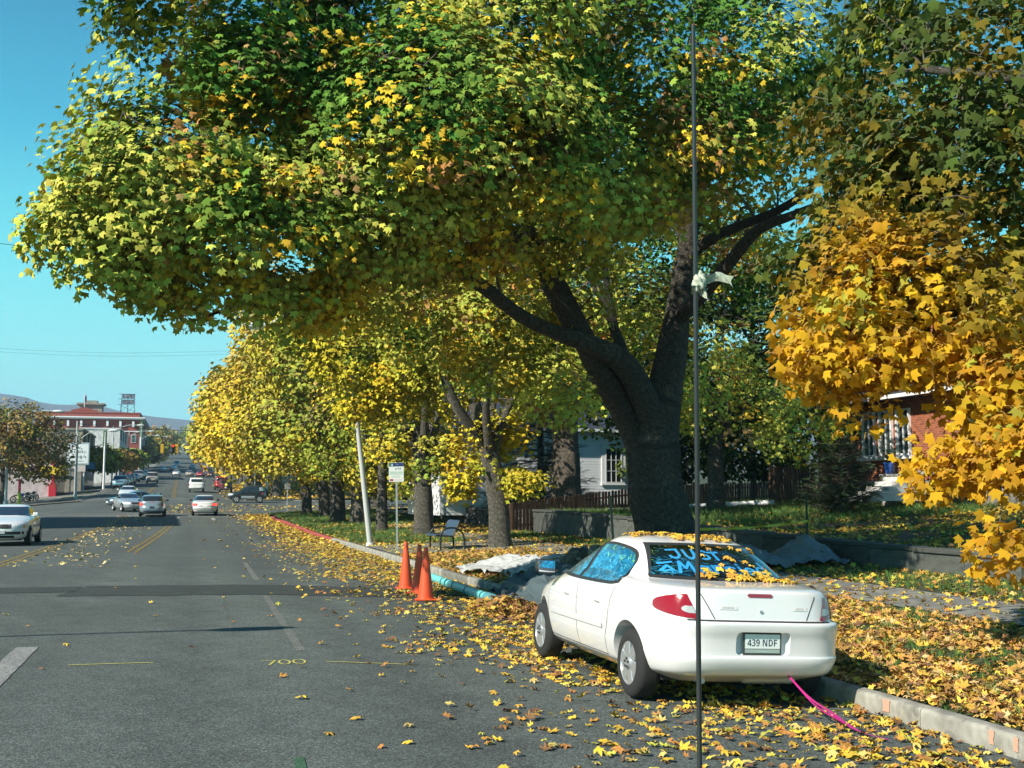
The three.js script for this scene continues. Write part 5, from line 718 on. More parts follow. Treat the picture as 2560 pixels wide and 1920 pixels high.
{ // teal plastic pipe lying in the gutter
  const p = thing('plastic_pipe', 'teal plastic pipe lying in the gutter beside the cones', 'pipe', [0, 0, 0]), a = V(5.12, roadY(5.12, 26) + 0.10, -26), b = V(5.0, roadY(5.0, 18.9) + 0.09, -18.9);
  const teal = std('teal plastic', [0.16, 0.56, 0.55], 0.4), dark = std('dark rubber coupling', [0.02, 0.09, 0.11], 0.6);
  part('pipe_body', bar(a, b, 0.085, 0.085, 24), teal, p);
  for (const t of [0.36, 0.52, 0.68, 0.86]) part('band', bar(a.clone().lerp(b, t), a.clone().lerp(b, t + 0.012), 0.0875, 0.0875, 24), dark, p);
  part('socket', bar(a.clone().lerp(b, 0.90), b, 0.096, 0.096, 24), std('teal socket', [0.08, 0.30, 0.36], 0.45), p);
}
function drape(nu, nv, f, seed, amp, freq) { return grid(nu, nv, (u, v) => { const p = f(u, v); const e = Math.min(u, 1 - u, v, 1 - v), n = n3(p[0] * freq + seed, seed, p[2] * freq) + 0.5 * n3(p[0] * freq * 2.7, seed, p[2] * freq * 2.7), k = smooth(0, 0.12, e); return [p[0] + 0.06 * n3(u * 6, v * 6, seed), p[1] + amp * (0.35 + 0.65 * n) * (0.3 + 0.7 * k), p[2] + 0.06 * n3(u * 6, v * 6, seed + 5)]; }); }
function creased(g, fold, seed) { const p = g.attributes.position; for (let i = 0; i < p.count; i++) { const x = p.getX(i), z = p.getZ(i), c = Math.abs(n3(x * 2.2 + seed, 1, z * 2.2)) + 0.6 * Math.abs(n3(x * 5, seed, z * 5)); p.setY(i, p.getY(i) + fold * (0.8 - c)); } g.computeVertexNormals(); return g; }
const plastic = std('pale plastic sheet', [0.46, 0.47, 0.46], 0.45, { side: THREE.DoubleSide }), greyPlastic = std('grey plastic sheet', [0.16, 0.175, 0.175], 0.4, { side: THREE.DoubleSide, clearcoat: 0.3 }), slateCloth = std('slate fabric', [0.07, 0.10, 0.11], 0.8, { side: THREE.DoubleSide });
solo('plastic_sheet', creased(drape(40, 40, (u, v) => { const L = lerp(6.0, 7.5, u) + 0.3 * Math.sin(v * 5), s = lerp(22.2, 25.2, v) + 0.35 * Math.sin(u * 4); return [L, lawnY(L, s) + 0.10 + 0.22 * smooth(0.1, 0.9, u), -s]; }, 3, 0.10, 0.9), 0.10, 2), plastic, 'pale crumpled plastic sheet over the trench edge', 'tarp');
solo('fabric_sheet', creased(drape(40, 36, (u, v) => { const L = lerp(5.45, 6.6, u), s = lerp(16.2, 21.2, v); return [L, lerp(roadY(5.5, s) + 0.08, lawnY(L, s) + 0.18, smooth(0.12, 0.4, u)) + 0.2 * smooth(0.5, 1, u), -s]; }, 8, 0.10, 1.1), 0.12, 6), slateCloth, 'slate grey fabric bunched over the broken kerb ahead of the sedan', 'fabric');
{ // heap of dug earth
  const g = grid(46, 46, (u, v) => { const a = u * 2 - 1, b = v * 2 - 1, L = 8.0 + a * 1.35, s = 22.2 + b * 1.7, d = Math.hypot(a, b), h = 0.62 * Math.max(0, 1 - d * d) ** 1.15; return [L, lawnY(L, s) - 0.04 + h * (1 + 0.28 * n3(L * 2, 1, s * 2)) + (d < 1 ? 0.06 * n3(L * 6, 2, s * 6) : 0), -s]; });
  solo('earth_heap', g, M.soil, 'heap of dug earth on the verge behind the plastic sheet', 'earth');
  const r = rng(71), list = []; const cl = new THREE.IcosahedronGeometry(1, 1); for (let i = 0; i < 260; i++) { const a = r() * TAU, d = Math.sqrt(r()) * 1.15, L = 8.0 + Math.cos(a) * 1.35 * d, s = 22.2 + Math.sin(a) * 1.7 * d, h = 0.62 * Math.max(0, 1 - d * d) ** 1.15, k = 0.02 + r() ** 2 * 0.08; list.push([new THREE.Matrix4().makeRotationFromEuler(new THREE.Euler(r() * 3, r() * 3, r() * 3)).scale(V(k, k * 0.8, k * 1.1)).setPosition(L, lawnY(L, s) + h, -s), vary([0.26, 0.20, 0.145], r)]); }
  tag(instanced('earth_clods', cl, std('clod', [1, 1, 1], 1), list), 'loose clods scattered on the earth heap', 'earth', null, 'stuff');
  // leaf-filled debris where the pipe enters the trench
  const heap = []; for (let i = 0; i < 520; i++) { const a = r() * TAU, d = Math.sqrt(r()), L = 4.9 + Math.cos(a) * 0.55 * d, s = 17.6 + Math.sin(a) * 1.8 * d, n = V((r() - 0.5) * 1.6, 1, (r() - 0.5) * 1.6); heap.push([leafMatrix(V(L, roadY(L, s) + 0.02 + 0.26 * (1 - d * d) * r(), -s), n, V(Math.cos(a * 5), 0, Math.sin(a * 5)), 0.09 + r() * 0.06), vary(pick(r, [[0.30, 0.13, 0.04], [0.42, 0.22, 0.05], [0.2, 0.09, 0.04], [0.55, 0.36, 0.06]]), r)]); }
  tag(instanced('leaf_pile', LEAF, M.litter, heap), 'brown leaf pile where the pipe ends', 'leaves', null, 'stuff');
}
{ // broken kerb stub
  const k = solo('broken_kerb', [wallBlock(0.34, 0.26, 1.5, 4).translate(5.86, roadY(5.7, 20) + 0.15, -20.4)], M.oldConcrete, 'loose broken length of kerb by the fabric', 'kerb stone'); k.rotation.y = 0.0;
}
{ // bench
  const b = thing('street_bench', 'blue mesh street bench with black tube hoops on the verge', 'bench', [7.55, lawnY(7.6, 35.4) + 0.028, -35.4]);
  const blue = std('blue coated mesh', [0.055, 0.10, 0.17], 0.5, { map: rep(dataTex(64, (u, v) => { const d = Math.hypot((u * 4 % 1) - 0.5, (v * 4 % 1) - 0.5), g = d < 0.3 ? 0.35 : 1; return [g, g, g]; }), 10), side: THREE.DoubleSide }), blk = std('black tube', [0.015, 0.018, 0.02], 0.35);
  const seatP = curveY([[-0.30, 0.455], [-0.22, 0.45], [0.0, 0.425], [0.2, 0.415]]);
  const slab = (f, nu) => { const a = grid(nu, 6, (u, v) => { const p = f(u); return [p[0], p[1], lerp(-0.74, 0.74, v)]; }, (u, v) => [u, v * 3]); return a; };
  part('seat', slab(u => { const x = lerp(-0.33, 0.2, u); return [x, seatP(x) - 0.05 * (x < -0.28 ? (-(x + 0.28)) / 0.05 : 0)]; }, 12), blue, b);
  const bp = [[0.2, 0.418], [0.27, 0.47], [0.33, 0.62], [0.39, 0.80], [0.43, 0.87], [0.49, 0.875]], bc = new THREE.CatmullRomCurve3(bp.map(p => V(p[0], p[1], 0)));
  part('backrest', slab(u => { const p = bc.getPoint(u); return [p.x, p.y]; }, 16), blue, b);
  for (const z of [-0.78, 0.78]) { part('hoop_leg', tube([[-0.16, 0, z], [-0.16, 0.30, z], [-0.13, 0.50, z], [-0.02, 0.62, z], [0.16, 0.655, z], [0.36, 0.62, z], [0.52, 0.48, z], [0.58, 0.25, z], [0.58, 0, z]], 0.030, 48, 10), blk, b); part('seat_bracket', [bar([-0.30, 0.42, z], [0.2, 0.40, z], 0.02), bar([0.2, 0.41, z], [0.42, 0.84, z], 0.018)], blk, b); }
  part('cross_bar', [bar([-0.16, 0.40, -0.78], [-0.16, 0.40, 0.78], 0.022), bar([0.22, 0.39, -0.78], [0.22, 0.39, 0.78], 0.022)], blk, b);
}
{ // bus stop sign
  const L = 6.36, s = 36.3, y = lawnY(L, s), t = thing('bus_stop_sign', 'white bus stop sign with blue band on a slim steel post', 'sign', [L, y, -s], -0.12); t.rotation.z = 0.02;
  part('post', [box(0.055, 2.72, 0.03, 0, 1.36, 0)], M.steel, t);
  const tex = canvasTex(384, 512, (x, w, h) => {
    x.fillStyle = '#dfe6e0'; x.fillRect(0, 0, w, h); x.fillStyle = '#2b3c6e'; x.fillRect(0, 0, w, 100); x.fillStyle = '#3d9a7a'; x.beginPath(); x.arc(70, 44, 34, 0, TAU); x.fill(); x.fillStyle = '#e8eef0'; x.beginPath(); x.arc(80, 62, 20, 0, TAU); x.fill(); x.fillStyle = '#7d93b8'; x.font = 'bold 40px sans-serif'; x.fillText('BUS', 180, 64);
    x.fillStyle = '#23506a'; x.font = 'italic bold 86px sans-serif'; x.fillText('UTA', 150, 190); x.fillStyle = '#b9cdbf'; x.fillRect(20, 232, w - 40, 90); x.fillStyle = '#9aa7a8'; for (let i = 0; i < 3; i++) x.fillRect(60, 350 + i * 22, w - 150, 7); x.fillStyle = '#b04a55'; x.fillRect(16, 436, 96, 58); x.fillStyle = '#d8b8bc'; x.fillRect(140, 446, 200, 14); x.fillRect(140, 470, 170, 14);
  });
  part('sign_plate', rbox(0.47, 0.61, 0.012, 0.005, 0, 2.43, 0.022), std('sign aluminium', [0.6, 0.62, 0.62], 0.5, { metalness: 0.3 }), t);
  part('sign_face', new THREE.PlaneGeometry(0.455, 0.595).translate(0, 2.43, 0.0295), std('sign print', [1, 1, 1], 0.5, { map: tex }), t);
}
{ // leaning light pole with cobra head above the verge
  const b = at(926, 1366, 39.9), top = at(866, 800, 39.5), t = thing('street_light', 'leaning pale steel street light pole beside the bus stop sign', 'street light', [0, 0, 0]); b.y = lawnY(b.x, -b.z) - 0.02;
  const pm = std('pale painted steel', [0.55, 0.56, 0.54], 0.55);
  part('pole', [bar(b, top, 0.10, 0.062, 16), bar(b, b.clone().add(V(0, 0.12, 0)), 0.17, 0.14, 16)], pm, t);
  const head = at(668, 815, 39); part('arm', tube([top, top.clone().lerp(head, 0.3).add(V(0, 0.55, 0)), top.clone().lerp(head, 0.75).add(V(0, 0.35, 0)), head], 0.04, 24, 8), pm, t);
  const hg = new THREE.SphereGeometry(1, 18, 12).scale(0.5, 0.13, 0.2).translate(head.x - 0.25, head.y, head.z); part('lamp_head', hg, std('lamp housing', [0.72, 0.74, 0.74], 0.5), t);
}
// ---------- fence, stakes, tape ----------
function boardFence(name, label, P, opt) {   // P: [L, s, base y, top y]
  const f = thing(name, label, 'fence'), r = rng(opt.seed), mats = opt.mats, C = [], bw = opt.w, geo = [0, 1, 2].map(k => { const h = 1, sh = new THREE.Shape(); sh.moveTo(-bw / 2, 0); sh.lineTo(bw / 2, 0); sh.lineTo(bw / 2, h - 0.02 - 0.01 * k); sh.lineTo(bw / 2 - 0.02, h); sh.lineTo(-bw / 2 + 0.02, h - 0.008 * k); sh.lineTo(-bw / 2, h - 0.03); sh.closePath(); const g = new THREE.ExtrudeGeometry(sh, { depth: 0.02, bevelEnabled: false }); const uv = g.attributes.uv, p = g.attributes.position; for (let i = 0; i < uv.count; i++) uv.setXY(i, p.getX(i) + 0.13 * k, p.getY(i) + 0.3 * k); return g; });
  for (let k = 0; k < P.length - 1; k++) {
    const a = P[k], b = P[k + 1], len = Math.hypot(b[0] - a[0], b[1] - a[1]), n = Math.round(len / (bw + opt.gap)), ang = Math.atan2(b[1] - a[1], b[0] - a[0]);
    for (let i = 0; i < n; i++) { const t = (i + 0.5) / n, L = lerp(a[0], b[0], t), s = lerp(a[1], b[1], t), y0 = lerp(a[2], b[2], t) - 0.05, y1 = lerp(a[3], b[3], t) + (r() - 0.5) * 0.05, m = part('board', geo[Math.floor(r() * 3)], pick(r, mats), f); m.position.set(L, y0, -s); m.scale.y = y1 - y0; m.rotation.set(0, ang + (r() - 0.5) * 0.03, (r() - 0.5) * 0.025); }
    const dx = Math.sin(ang) * -0.03, dz = Math.cos(ang) * -0.03;
    for (const q of [0.22, 0.8]) part('rail', bar([a[0] + dx, lerp(a[2], a[3], q), -a[1] + dz], [b[0] + dx, lerp(b[2], b[3], q), -b[1] + dz], 0.04, 0.04, 4), mats[0], f);
    const np = Math.max(1, Math.round(len / 2.4)); for (let i = 0; i <= np; i++) { const t = i / np, m = part('post', box(0.09, 1, 0.09, 0, 0.5, 0), mats[0], f); m.position.set(lerp(a[0], b[0], t) + dx * 2.2, lerp(a[2], b[2], t) - 0.1, -lerp(a[1], b[1], t) + dz * 2.2); m.scale.y = lerp(a[3] - a[2], b[3] - b[2], t) + 0.06; }
  }
  return f;
}
{
  const pt = (px, py, Z) => { const p = at(px, py, Z); return [p.x, -p.z, p.y]; };
  const a = pt(1278, 1256, 47), b = pt(1590, 1219, 51), c = pt(1760, 1208, 54.5), d = pt(1935, 1206, 58);
  boardFence('board_fence', 'low brown board fence running behind the great maple trunk', [[a[0], a[1], 0.2, a[2]], [b[0], b[1], 0.7, b[2]], [c[0], c[1], 1.1, c[2]], [d[0], d[1], 1.25, d[2]]], { seed: 81, w: 0.135, gap: 0.05, mats: [M.fence, M.fence, std('fence wood dark', [0.11, 0.062, 0.038], 0.9, { map: rep(woodTex, 4, 0.6) })] });
  const e = pt(1922, 1166, 52), g = pt(2032, 1164, 50);
  boardFence('tall_board_fence', 'taller sunlit board fence beside the evergreen shrub', [[e[0], e[1], 1.2, e[2]], [g[0], g[1], 1.2, g[2]]], { seed: 82, w: 0.14, gap: 0.03, mats: [M.fence2, M.fence2, M.fence] });
  const w0 = at(1700, 1262, 47), w1 = at(1934, 1240, 47); w0.y = lawnY(w0.x, -w0.z) + 0.12; w1.y = lawnY(w1.x, -w1.z) + 0.18;
  solo('white_beam', bar(w0, w1, 0.13, 0.13, 4), M.white, 'white painted beam lying on the lawn before the fence', 'beam');
}
{ // stakes, steel post and caution tape
  const stake = std('raw stake wood', [0.36, 0.30, 0.22], 0.9, { map: rep(woodTex, 4, 0.6) }), yTape = std('yellow caution tape', [0.55, 0.46, 0.03], 0.5, { side: THREE.DoubleSide });
  const foot = (px, Z) => { const p = at(px, 1380, Z); p.y = lawnY(p.x, -p.z); return p; };
  const s1 = foot(1738, 24.4), s2 = foot(1537, 25.5), p1 = foot(2019, 25), labels = ['raw wooden stake against the right side of the maple trunk', 'raw wooden stake left of the maple trunk'];
  [[s1, 1.75], [s2, 1.6]].forEach(([p, h], i) => { const m = solo('wooden_stake', box(0.045, h + 0.3, 0.045, 0, (h - 0.3) / 2, 0), stake, labels[i], 'stake', 'stakes round the roadworks'); m.position.copy(p); m.rotation.z = i ? 0.06 : -0.04; });
  const post = solo('steel_post', [box(0.05, 1.8, 0.012, 0, 0.6, 0), box(0.012, 1.8, 0.04, 0, 0.6, 0.02)], std('dark green steel', [0.04, 0.07, 0.045], 0.6), 'dark green steel post tied with caution tape on the lawn edge', 'post'); post.position.copy(p1);
  const ribbon = (a, b, sag, w) => grid(24, 1, (u, v) => { const p = a.clone().lerp(b, u); return [p.x, p.y - sag * 4 * u * (1 - u) + (v - 0.5) * w * (0.7 + 0.3 * Math.sin(u * 20)), p.z + 0.02 * Math.sin(u * 25) * (v - 0.5)]; });
  const tp = p1.clone().add(V(0, 0.92, 0.04)), tq = s1.clone().add(V(0, 0.85, 0.04));
  solo('caution_tape', [ribbon(tq, tp, 0.05, 0.06), ribbon(tp, p1.clone().add(V(0.02, 0.05, 0.3)), 0, 0.07), ribbon(tp, p1.clone().add(V(0.22, 0.02, 0.25)), 0, 0.06)], yTape, 'yellow caution tape strung to the steel post with loose ends', 'tape');
  // grey plastic sheeting humped over spoil by the pavement
  const c = at(1950, 1385, 24.3);
  solo('grey_sheet', creased(drape(44, 40, (u, v) => { const a = u * 2 - 1, b = v * 2 - 1, L = c.x - 0.15 + a * 1.3, s = -c.z + b * 0.8, h = 0.50 * Math.exp(-((a - 0.55) ** 2) * 5 - b * b * 2) + 0.42 * Math.exp(-((a + 0.55) ** 2) * 6 - b * b * 2); return [L, lawnY(L, s) + 0.05 + h, -s]; }, 15, 0.06, 1.4), 0.12, 9), greyPlastic, 'grey plastic sheeting humped up beside the steel post', 'tarp');
}
{ // leaves caught on the parked sedan
  heroGroup.updateMatrixWorld(true); const r = rng(91), list = [], q = new THREE.Quaternion().setFromRotationMatrix(heroGroup.matrixWorld);
  const put = (x, z, size) => { const hit = heroBVH.raycastFirst(new THREE.Ray(V(x, 3, z), V(0, -1, 0)), THREE.DoubleSide); if (!hit) return; const n = hit.face.normal.clone(); if (n.y < 0) n.negate(); const nw = n.add(V((r() - 0.5) * 0.5, 0, (r() - 0.5) * 0.5)).applyQuaternion(q), a = r() * TAU; list.push([leafMatrix(hit.point.clone().add(V(0, 0.016 + r() * 0.012, 0)).applyMatrix4(heroGroup.matrixWorld), nw, V(Math.cos(a), 0, Math.sin(a)), size, 0.8), vary(pick(r, [[0.66, 0.40, 0.04], [0.62, 0.32, 0.04], [0.7, 0.48, 0.06]]), r)]); };
  const Lc = HERO.L, zz = x => -(x - Lc / 2);
  for (let i = 0; i < 42; i++) put(-0.30 + 0.75 * r() ** 0.8, zz(0.66 + r() * 0.16), 0.11 + r() * 0.03);
  for (let i = 0; i < 14; i++) put(0.35 + r() * 0.3, zz(0.68 + r() * 0.12), 0.11);
  for (let i = 0; i < 16; i++) put((r() - 0.2) * 0.7, zz(0.9 + r() * 0.5), 0.10);
  for (let i = 0; i < 46; i++) put(-0.15 + r() * 0.55, zz(1.46 + r() * 0.3), 0.11);
  for (let i = 0; i < 22; i++) put(-0.45 + r() * 0.4, zz(1.75 + r() * 0.3), 0.11);
  tag(instanced('fallen_leaves', LEAF, M.litter, list), 'yellow leaves caught on the white sedan roof and rear window', 'leaves', null, 'stuff');
  // magenta ribbon trailing from under the bumper
  const pts = [V(4.98, 0.20, -9.2), V(4.99, 0.02, -8.75), V(5.02, -0.07, -8.35), V(5.02, roadY(5, 8.05) + 0.03, -8.05), V(5.06, roadY(5, 7.75) + 0.025, -7.75)], cv = new THREE.CatmullRomCurve3(pts);
  solo('ribbon', [0, 1].map(k => grid(40, 1, (u, v) => { const p = cv.getPoint(u), o = (v - 0.5) * (0.022 - 0.012 * Math.sin(u * 9 + k)) + k * 0.025 * Math.sin(u * 6); return [p.x + o, p.y + 0.012 * Math.sin(u * 14 + k * 2) * (1 - u) + k * 0.006, p.z + 0.01 * v]; })), std('magenta ribbon', [0.50, 0.02, 0.20], 0.4, { side: THREE.DoubleSide }), 'magenta ribbon trailing on the road from under the white sedan', 'ribbon');
  // spray marks on the kerb face
  const om = std('orange spray paint', [0.62, 0.33, 0.23], 0.9);
  for (const [s0, w] of [[8.75, 0.10], [7.42, 0.05], [7.16, 0.05]]) { const m = structure('kerb_spray_mark', grid(3, 3, (u, v) => [KERB_R - 0.008 + v * 0.004, lerp(-0.10, 0.0, v), -(s0 + (u - 0.5) * w * (1 + 0.3 * n2(u * 3, v * 5 + s0)))]), om); }
}

// ---------- houses on the right ----------
M.dullGlass = std('dull window glass', [0.012, 0.016, 0.018], 0.25, { specularIntensity: 0.6 });
function windowUnit(parent, w, h, cols, rows, mats, depth = 0.08) {   // centred on its own origin, facing +z
  const g = new THREE.Group(); g.name = 'window'; parent.add(g); const f = 0.07;
  part('frame', [box(w + 2 * f, f, depth, 0, h / 2 + f / 2, 0), box(w + 2 * f, f, depth, 0, -h / 2 - f / 2, 0), box(f, h, depth, -w / 2 - f / 2, 0, 0), box(f, h, depth, w / 2 + f / 2, 0, 0), ...range(1, cols - 1, Math.max(1, cols - 2)).filter((x, i, a) => cols > 1 && a.indexOf(x) === i).map(i => box(0.03, h, depth * 0.6, -w / 2 + w * i / cols, 0, 0)), ...(rows > 1 ? Array.from({ length: rows - 1 }, (_, i) => box(w, 0.03, depth * 0.58, 0, -h / 2 + h * (i + 1) / rows, 0)) : [])], mats[0], g);
  for (let i = 0; i < cols; i++) for (let j = 0; j < rows; j++) part('pane', box(w / cols - 0.03, h / rows - 0.03, 0.012, -w / 2 + w * (i + 0.5) / cols, -h / 2 + h * (j + 0.5) / rows, -0.012), mats[1], g);
  return g;
}
{ // white clapboard house behind the fence
  const A = at(1100, 1270, 58), B = at(1640, 1268, 63), len = Math.hypot(B.x - A.x, B.z - A.z), turn = Math.atan2(-(B.z - A.z), B.x - A.x), y0 = 0.75;
  const h = thing('white_house', 'white clapboard house with small-paned window behind the board fence', 'house', [A.x, y0, A.z], turn), wm = M.white, H = 4.4, D = 5;
  const lap = (w, n, dy) => { const gs = []; for (let i = 0; i < n; i++) { const y = i * dy; gs.push(grid(1, 2, (u, v) => [u * w, v < 0.4 ? y : v < 0.6 ? y + 0.002 : y + dy, v < 0.4 ? 0.002 : v < 0.6 ? 0.009 : 0.002])); } return gs; };
  part('siding', lap(len, 30, H / 30), wm, h); part('side_wall', [grid(1, 1, (u, v) => [0, v * H, -u * D]), grid(1, 1, (u, v) => [len, v * H, -u * D]), grid(1, 1, (u, v) => [u * len, v * H, -D])], std('white wall', [0.76, 0.77, 0.77], 0.7, { side: THREE.DoubleSide }), h);
  for (const x of [0.06, len - 0.06]) part('corner_board', box(0.2, H, 0.06, x, H / 2, 0.03), wm, h);
  part('plinth_board', box(len, 0.22, 0.05, len / 2, 0.62, 0.035), wm, h);
  const rf = part('roof', new THREE.ExtrudeGeometry((() => { const s = new THREE.Shape(); s.moveTo(0.5, H - 0.05); s.lineTo(0.5, H + 0.08); s.lineTo(-D / 2, H + 2.6); s.lineTo(-D - 0.5, H + 0.08); s.lineTo(-D - 0.5, H - 0.05); s.closePath(); return s; })(), { depth: len + 0.8, bevelEnabled: false }).rotateY(-Math.PI / 2).scale(1, 1, 1).translate(len + 0.4, 0, 0), std('dark slate roof', [0.035, 0.045, 0.075], 0.8), h);
  rf.geometry.rotateY(0); part('eaves_board', box(len + 0.8, 0.16, 0.04, len / 2, H + 0.02, 0.53), wm, h);
  let lx = 0, bx = 1e9; for (let u = 0; u <= 1; u += 0.002) { const p = A.clone().lerp(B, u).sub(camera.position), e = Math.abs(p.dot(camR) / p.dot(camF) - (1534 - 1280) / FPX); if (e < bx) { bx = e; lx = u * len; } } const hit = at(1534, 1164, 62.2);
  const w = windowUnit(h, 0.88, 1.75, 3, 3, [std('window frame white', [0.6, 0.63, 0.62], 0.6), M.dullGlass]); w.position.set(lx, hit.y - y0, 0.05);
  part('window_casing', [box(0.2, 2.2, 0.05, lx - 0.62, hit.y - y0, 0.04), box(0.2, 2.2, 0.05, lx + 0.62, hit.y - y0, 0.04), box(1.5, 0.1, 0.1, lx, hit.y - y0 - 0.99, 0.05)], wm, h);
}
{ // brick house with bay of white windows, steps and flower pot
  const brickTex = dataTex(512, (u, v, i, j) => { const row = Math.floor(v * 16), x = (u * 8 + (row % 2) * 0.5) % 8, fx = x % 1, fy = (v * 16) % 1, m = fx < 0.05 || fy < 0.14, id = (Math.floor(x) * 7 + row * 13) % 11; const k = 0.8 + (id / 11) * 0.3 + (white[j * 512 + i] - 0.5) * 0.12; return m ? [0.72, 0.66, 0.6] : [0.80 * k, 0.44 * k, 0.27 * k]; });
  const bm = std('orange brick', [0.56, 0.50, 0.46], 0.9, { map: rep(brickTex, 0.55, 0.75) }), stone = std('rough foundation stone', [0.42, 0.40, 0.36], 0.95, { map: rep(concreteTex, 0.6) }), L0 = 26, sA = 27, sB = 44.5, y0 = 1.2;
  const h = thing('brick_house', 'orange brick house with tall white windows half hidden by the golden maple', 'house', [L0, 0, -sA], Math.PI / 2);   // local +x runs up the street, +z toward the street is -x world
  h.rotation.y = Math.PI / 2; const len = sB - sA;   // local x -> world -z (up the street); local z -> world +x
  part('foundation', box(len, 1.2, 0.4, len / 2, y0 + 0.5, 0.1), stone, h);
  const wl = grid(24, 8, (u, v) => [u * len, lerp(2.3, 5.4, v), 0], (u, v) => [u * len, v * 3.1]); 
  const ends = [grid(1, 1, (u, v) => [0, lerp(y0, 5.4, v), u * 10], (u, v) => [u * 10, v * 4]), grid(1, 1, (u, v) => [len, lerp(y0, 5.4, v), u * 10], (u, v) => [u * 10, v * 4]), grid(1, 1, (u, v) => [u * len, lerp(y0, 5.4, v), 10])];
  bm.side = THREE.DoubleSide; part('wall', [wl, ...ends], bm, h);
  const rs = new THREE.Shape(); rs.moveTo(-0.7, 5.35); rs.lineTo(-0.7, 5.5); rs.lineTo(5, 9.0); rs.lineTo(10.7, 5.5); rs.lineTo(10.7, 5.35); rs.closePath();
  part('roof', new THREE.ExtrudeGeometry(rs, { depth: len + 1.2, bevelEnabled: false }).rotateY(-Math.PI / 2).translate(len + 0.6, 0, 0), std('dark shingle roof', [0.04, 0.045, 0.07], 0.85, { map: rep(grainTex, 0.5) }), h);
  part('gutter', box(len + 1.2, 0.14, 0.1, len / 2, 5.42, -0.76), M.white, h);
  part('chimney', rbox(0.8, 3.2, 0.8, 0.02, len - 3, 8.6, 4.2), bm, h);
  const glassB = std('leaded glass', [0.035, 0.05, 0.05], 0.08, { clearcoat: 1 });
  for (const [s, w] of [[38.2, 0.72], [39.35, 0.72], [40.5, 0.72], [34.0, 0.8], [30.5, 0.8]]) { const q = windowUnit(h, w, 1.62, 2, 1, [M.white, glassB], 0.14); q.position.set(s - sA, 4.12, -0.04); q.rotation.y = Math.PI; }
  for (const [s, w] of [[39.35, 3.6], [34, 1.2], [30.5, 1.2]]) part('window_sill', rbox(w, 0.14, 0.28, 0.02, s - sA, 3.16, -0.1), M.white, h);
  part('porch_slab', rbox(3.2, 0.16, 1.5, 0.02, 36.4 - sA - 1.6, 2.52, -0.75), M.concrete, h);
  for (let i = 0; i < 5; i++) part('step', rbox(1.35, 0.17, 2.1 - i * 0.34, 0.012, 35.7 - sA, 1.62 + i * 0.17, -1.45 - (2.1 - i * 0.34) / 2 + 0.0), std('pale step stone', [0.62, 0.61, 0.58], 0.85), h);
  part('stair_pillar', [rbox(0.42, 1.15, 0.42, 0.02, 36.7 - sA, 1.85, -1.7), rbox(0.52, 0.09, 0.52, 0.02, 36.7 - sA, 2.45, -1.7)], std('pillar block', [0.45, 0.42, 0.38], 0.9), h);
  const rails = []; for (let i = 0; i <= 12; i++) { const t = i / 12; rails.push(bar([36.45 - sA - t * 1.2, 2.0 + t * 0.3, -1.65 + t * 1.0], [36.45 - sA - t * 1.2, 2.75 + t * 0.3, -1.65 + t * 1.0], 0.014)); } rails.push(bar([36.45 - sA, 2.75, -1.65], [35.25 - sA, 3.05, -0.65], 0.02), bar([36.45 - sA, 2.05, -1.65], [35.25 - sA, 2.35, -0.65], 0.014));
  part('stair_railing', rails, M.darkSteel, h);
  part('door', box(1.0, 2.1, 0.06, 32.4 - sA, 3.6, -0.03), std('dark door', [0.10, 0.05, 0.03], 0.6), h);
  // blue pot with a leafy plant
  const pp = V(L0 - 1.7, 2.495, -36.7), pot = thing('flower_pot', 'bright blue flower pot with leafy plant on the stair pillar', 'flower pot', [pp.x, pp.y, pp.z]);
  part('pot', new THREE.LatheGeometry([[0, 0], [0.12, 0], [0.13, 0.02], [0.18, 0.36], [0.205, 0.37], [0.205, 0.42], [0.175, 0.42], [0.16, 0.36], [0, 0.36]].map(p => new THREE.Vector2(...p)), 28), std('blue glaze', [0.03, 0.12, 0.45], 0.25, { clearcoat: 0.6 }), pot);
  const r = rng(301), st = [], lf = []; for (let i = 0; i < 16; i++) { const a = r() * TAU, q = V(Math.cos(a) * 0.35 * r(), 0.6 + r() * 0.9, Math.sin(a) * 0.35 * r()); st.push(bar([0, 0.36, 0], q, 0.008, 0.004, 4)); for (let k = 0; k < 14; k++) { const t = 0.35 + 0.65 * r(), p = V(q.x * t, lerp(0.36, q.y, t), q.z * t).add(V((r() - 0.5) * 0.22, (r() - 0.5) * 0.2, (r() - 0.5) * 0.22)); lf.push([leafMatrix(p, V(r() - 0.5, 1, r() - 0.5), V(r() - 0.5, -0.3, r() - 0.5), 0.08 + r() * 0.05, 0.6), vary(pick(r, [[0.10, 0.20, 0.04], [0.18, 0.24, 0.05]]), r)]); } }
  part('stems', st, M.twig, pot); instanced('foliage', LEAF_SMALL, M.leaf, lf, pot, 'stuff');
}
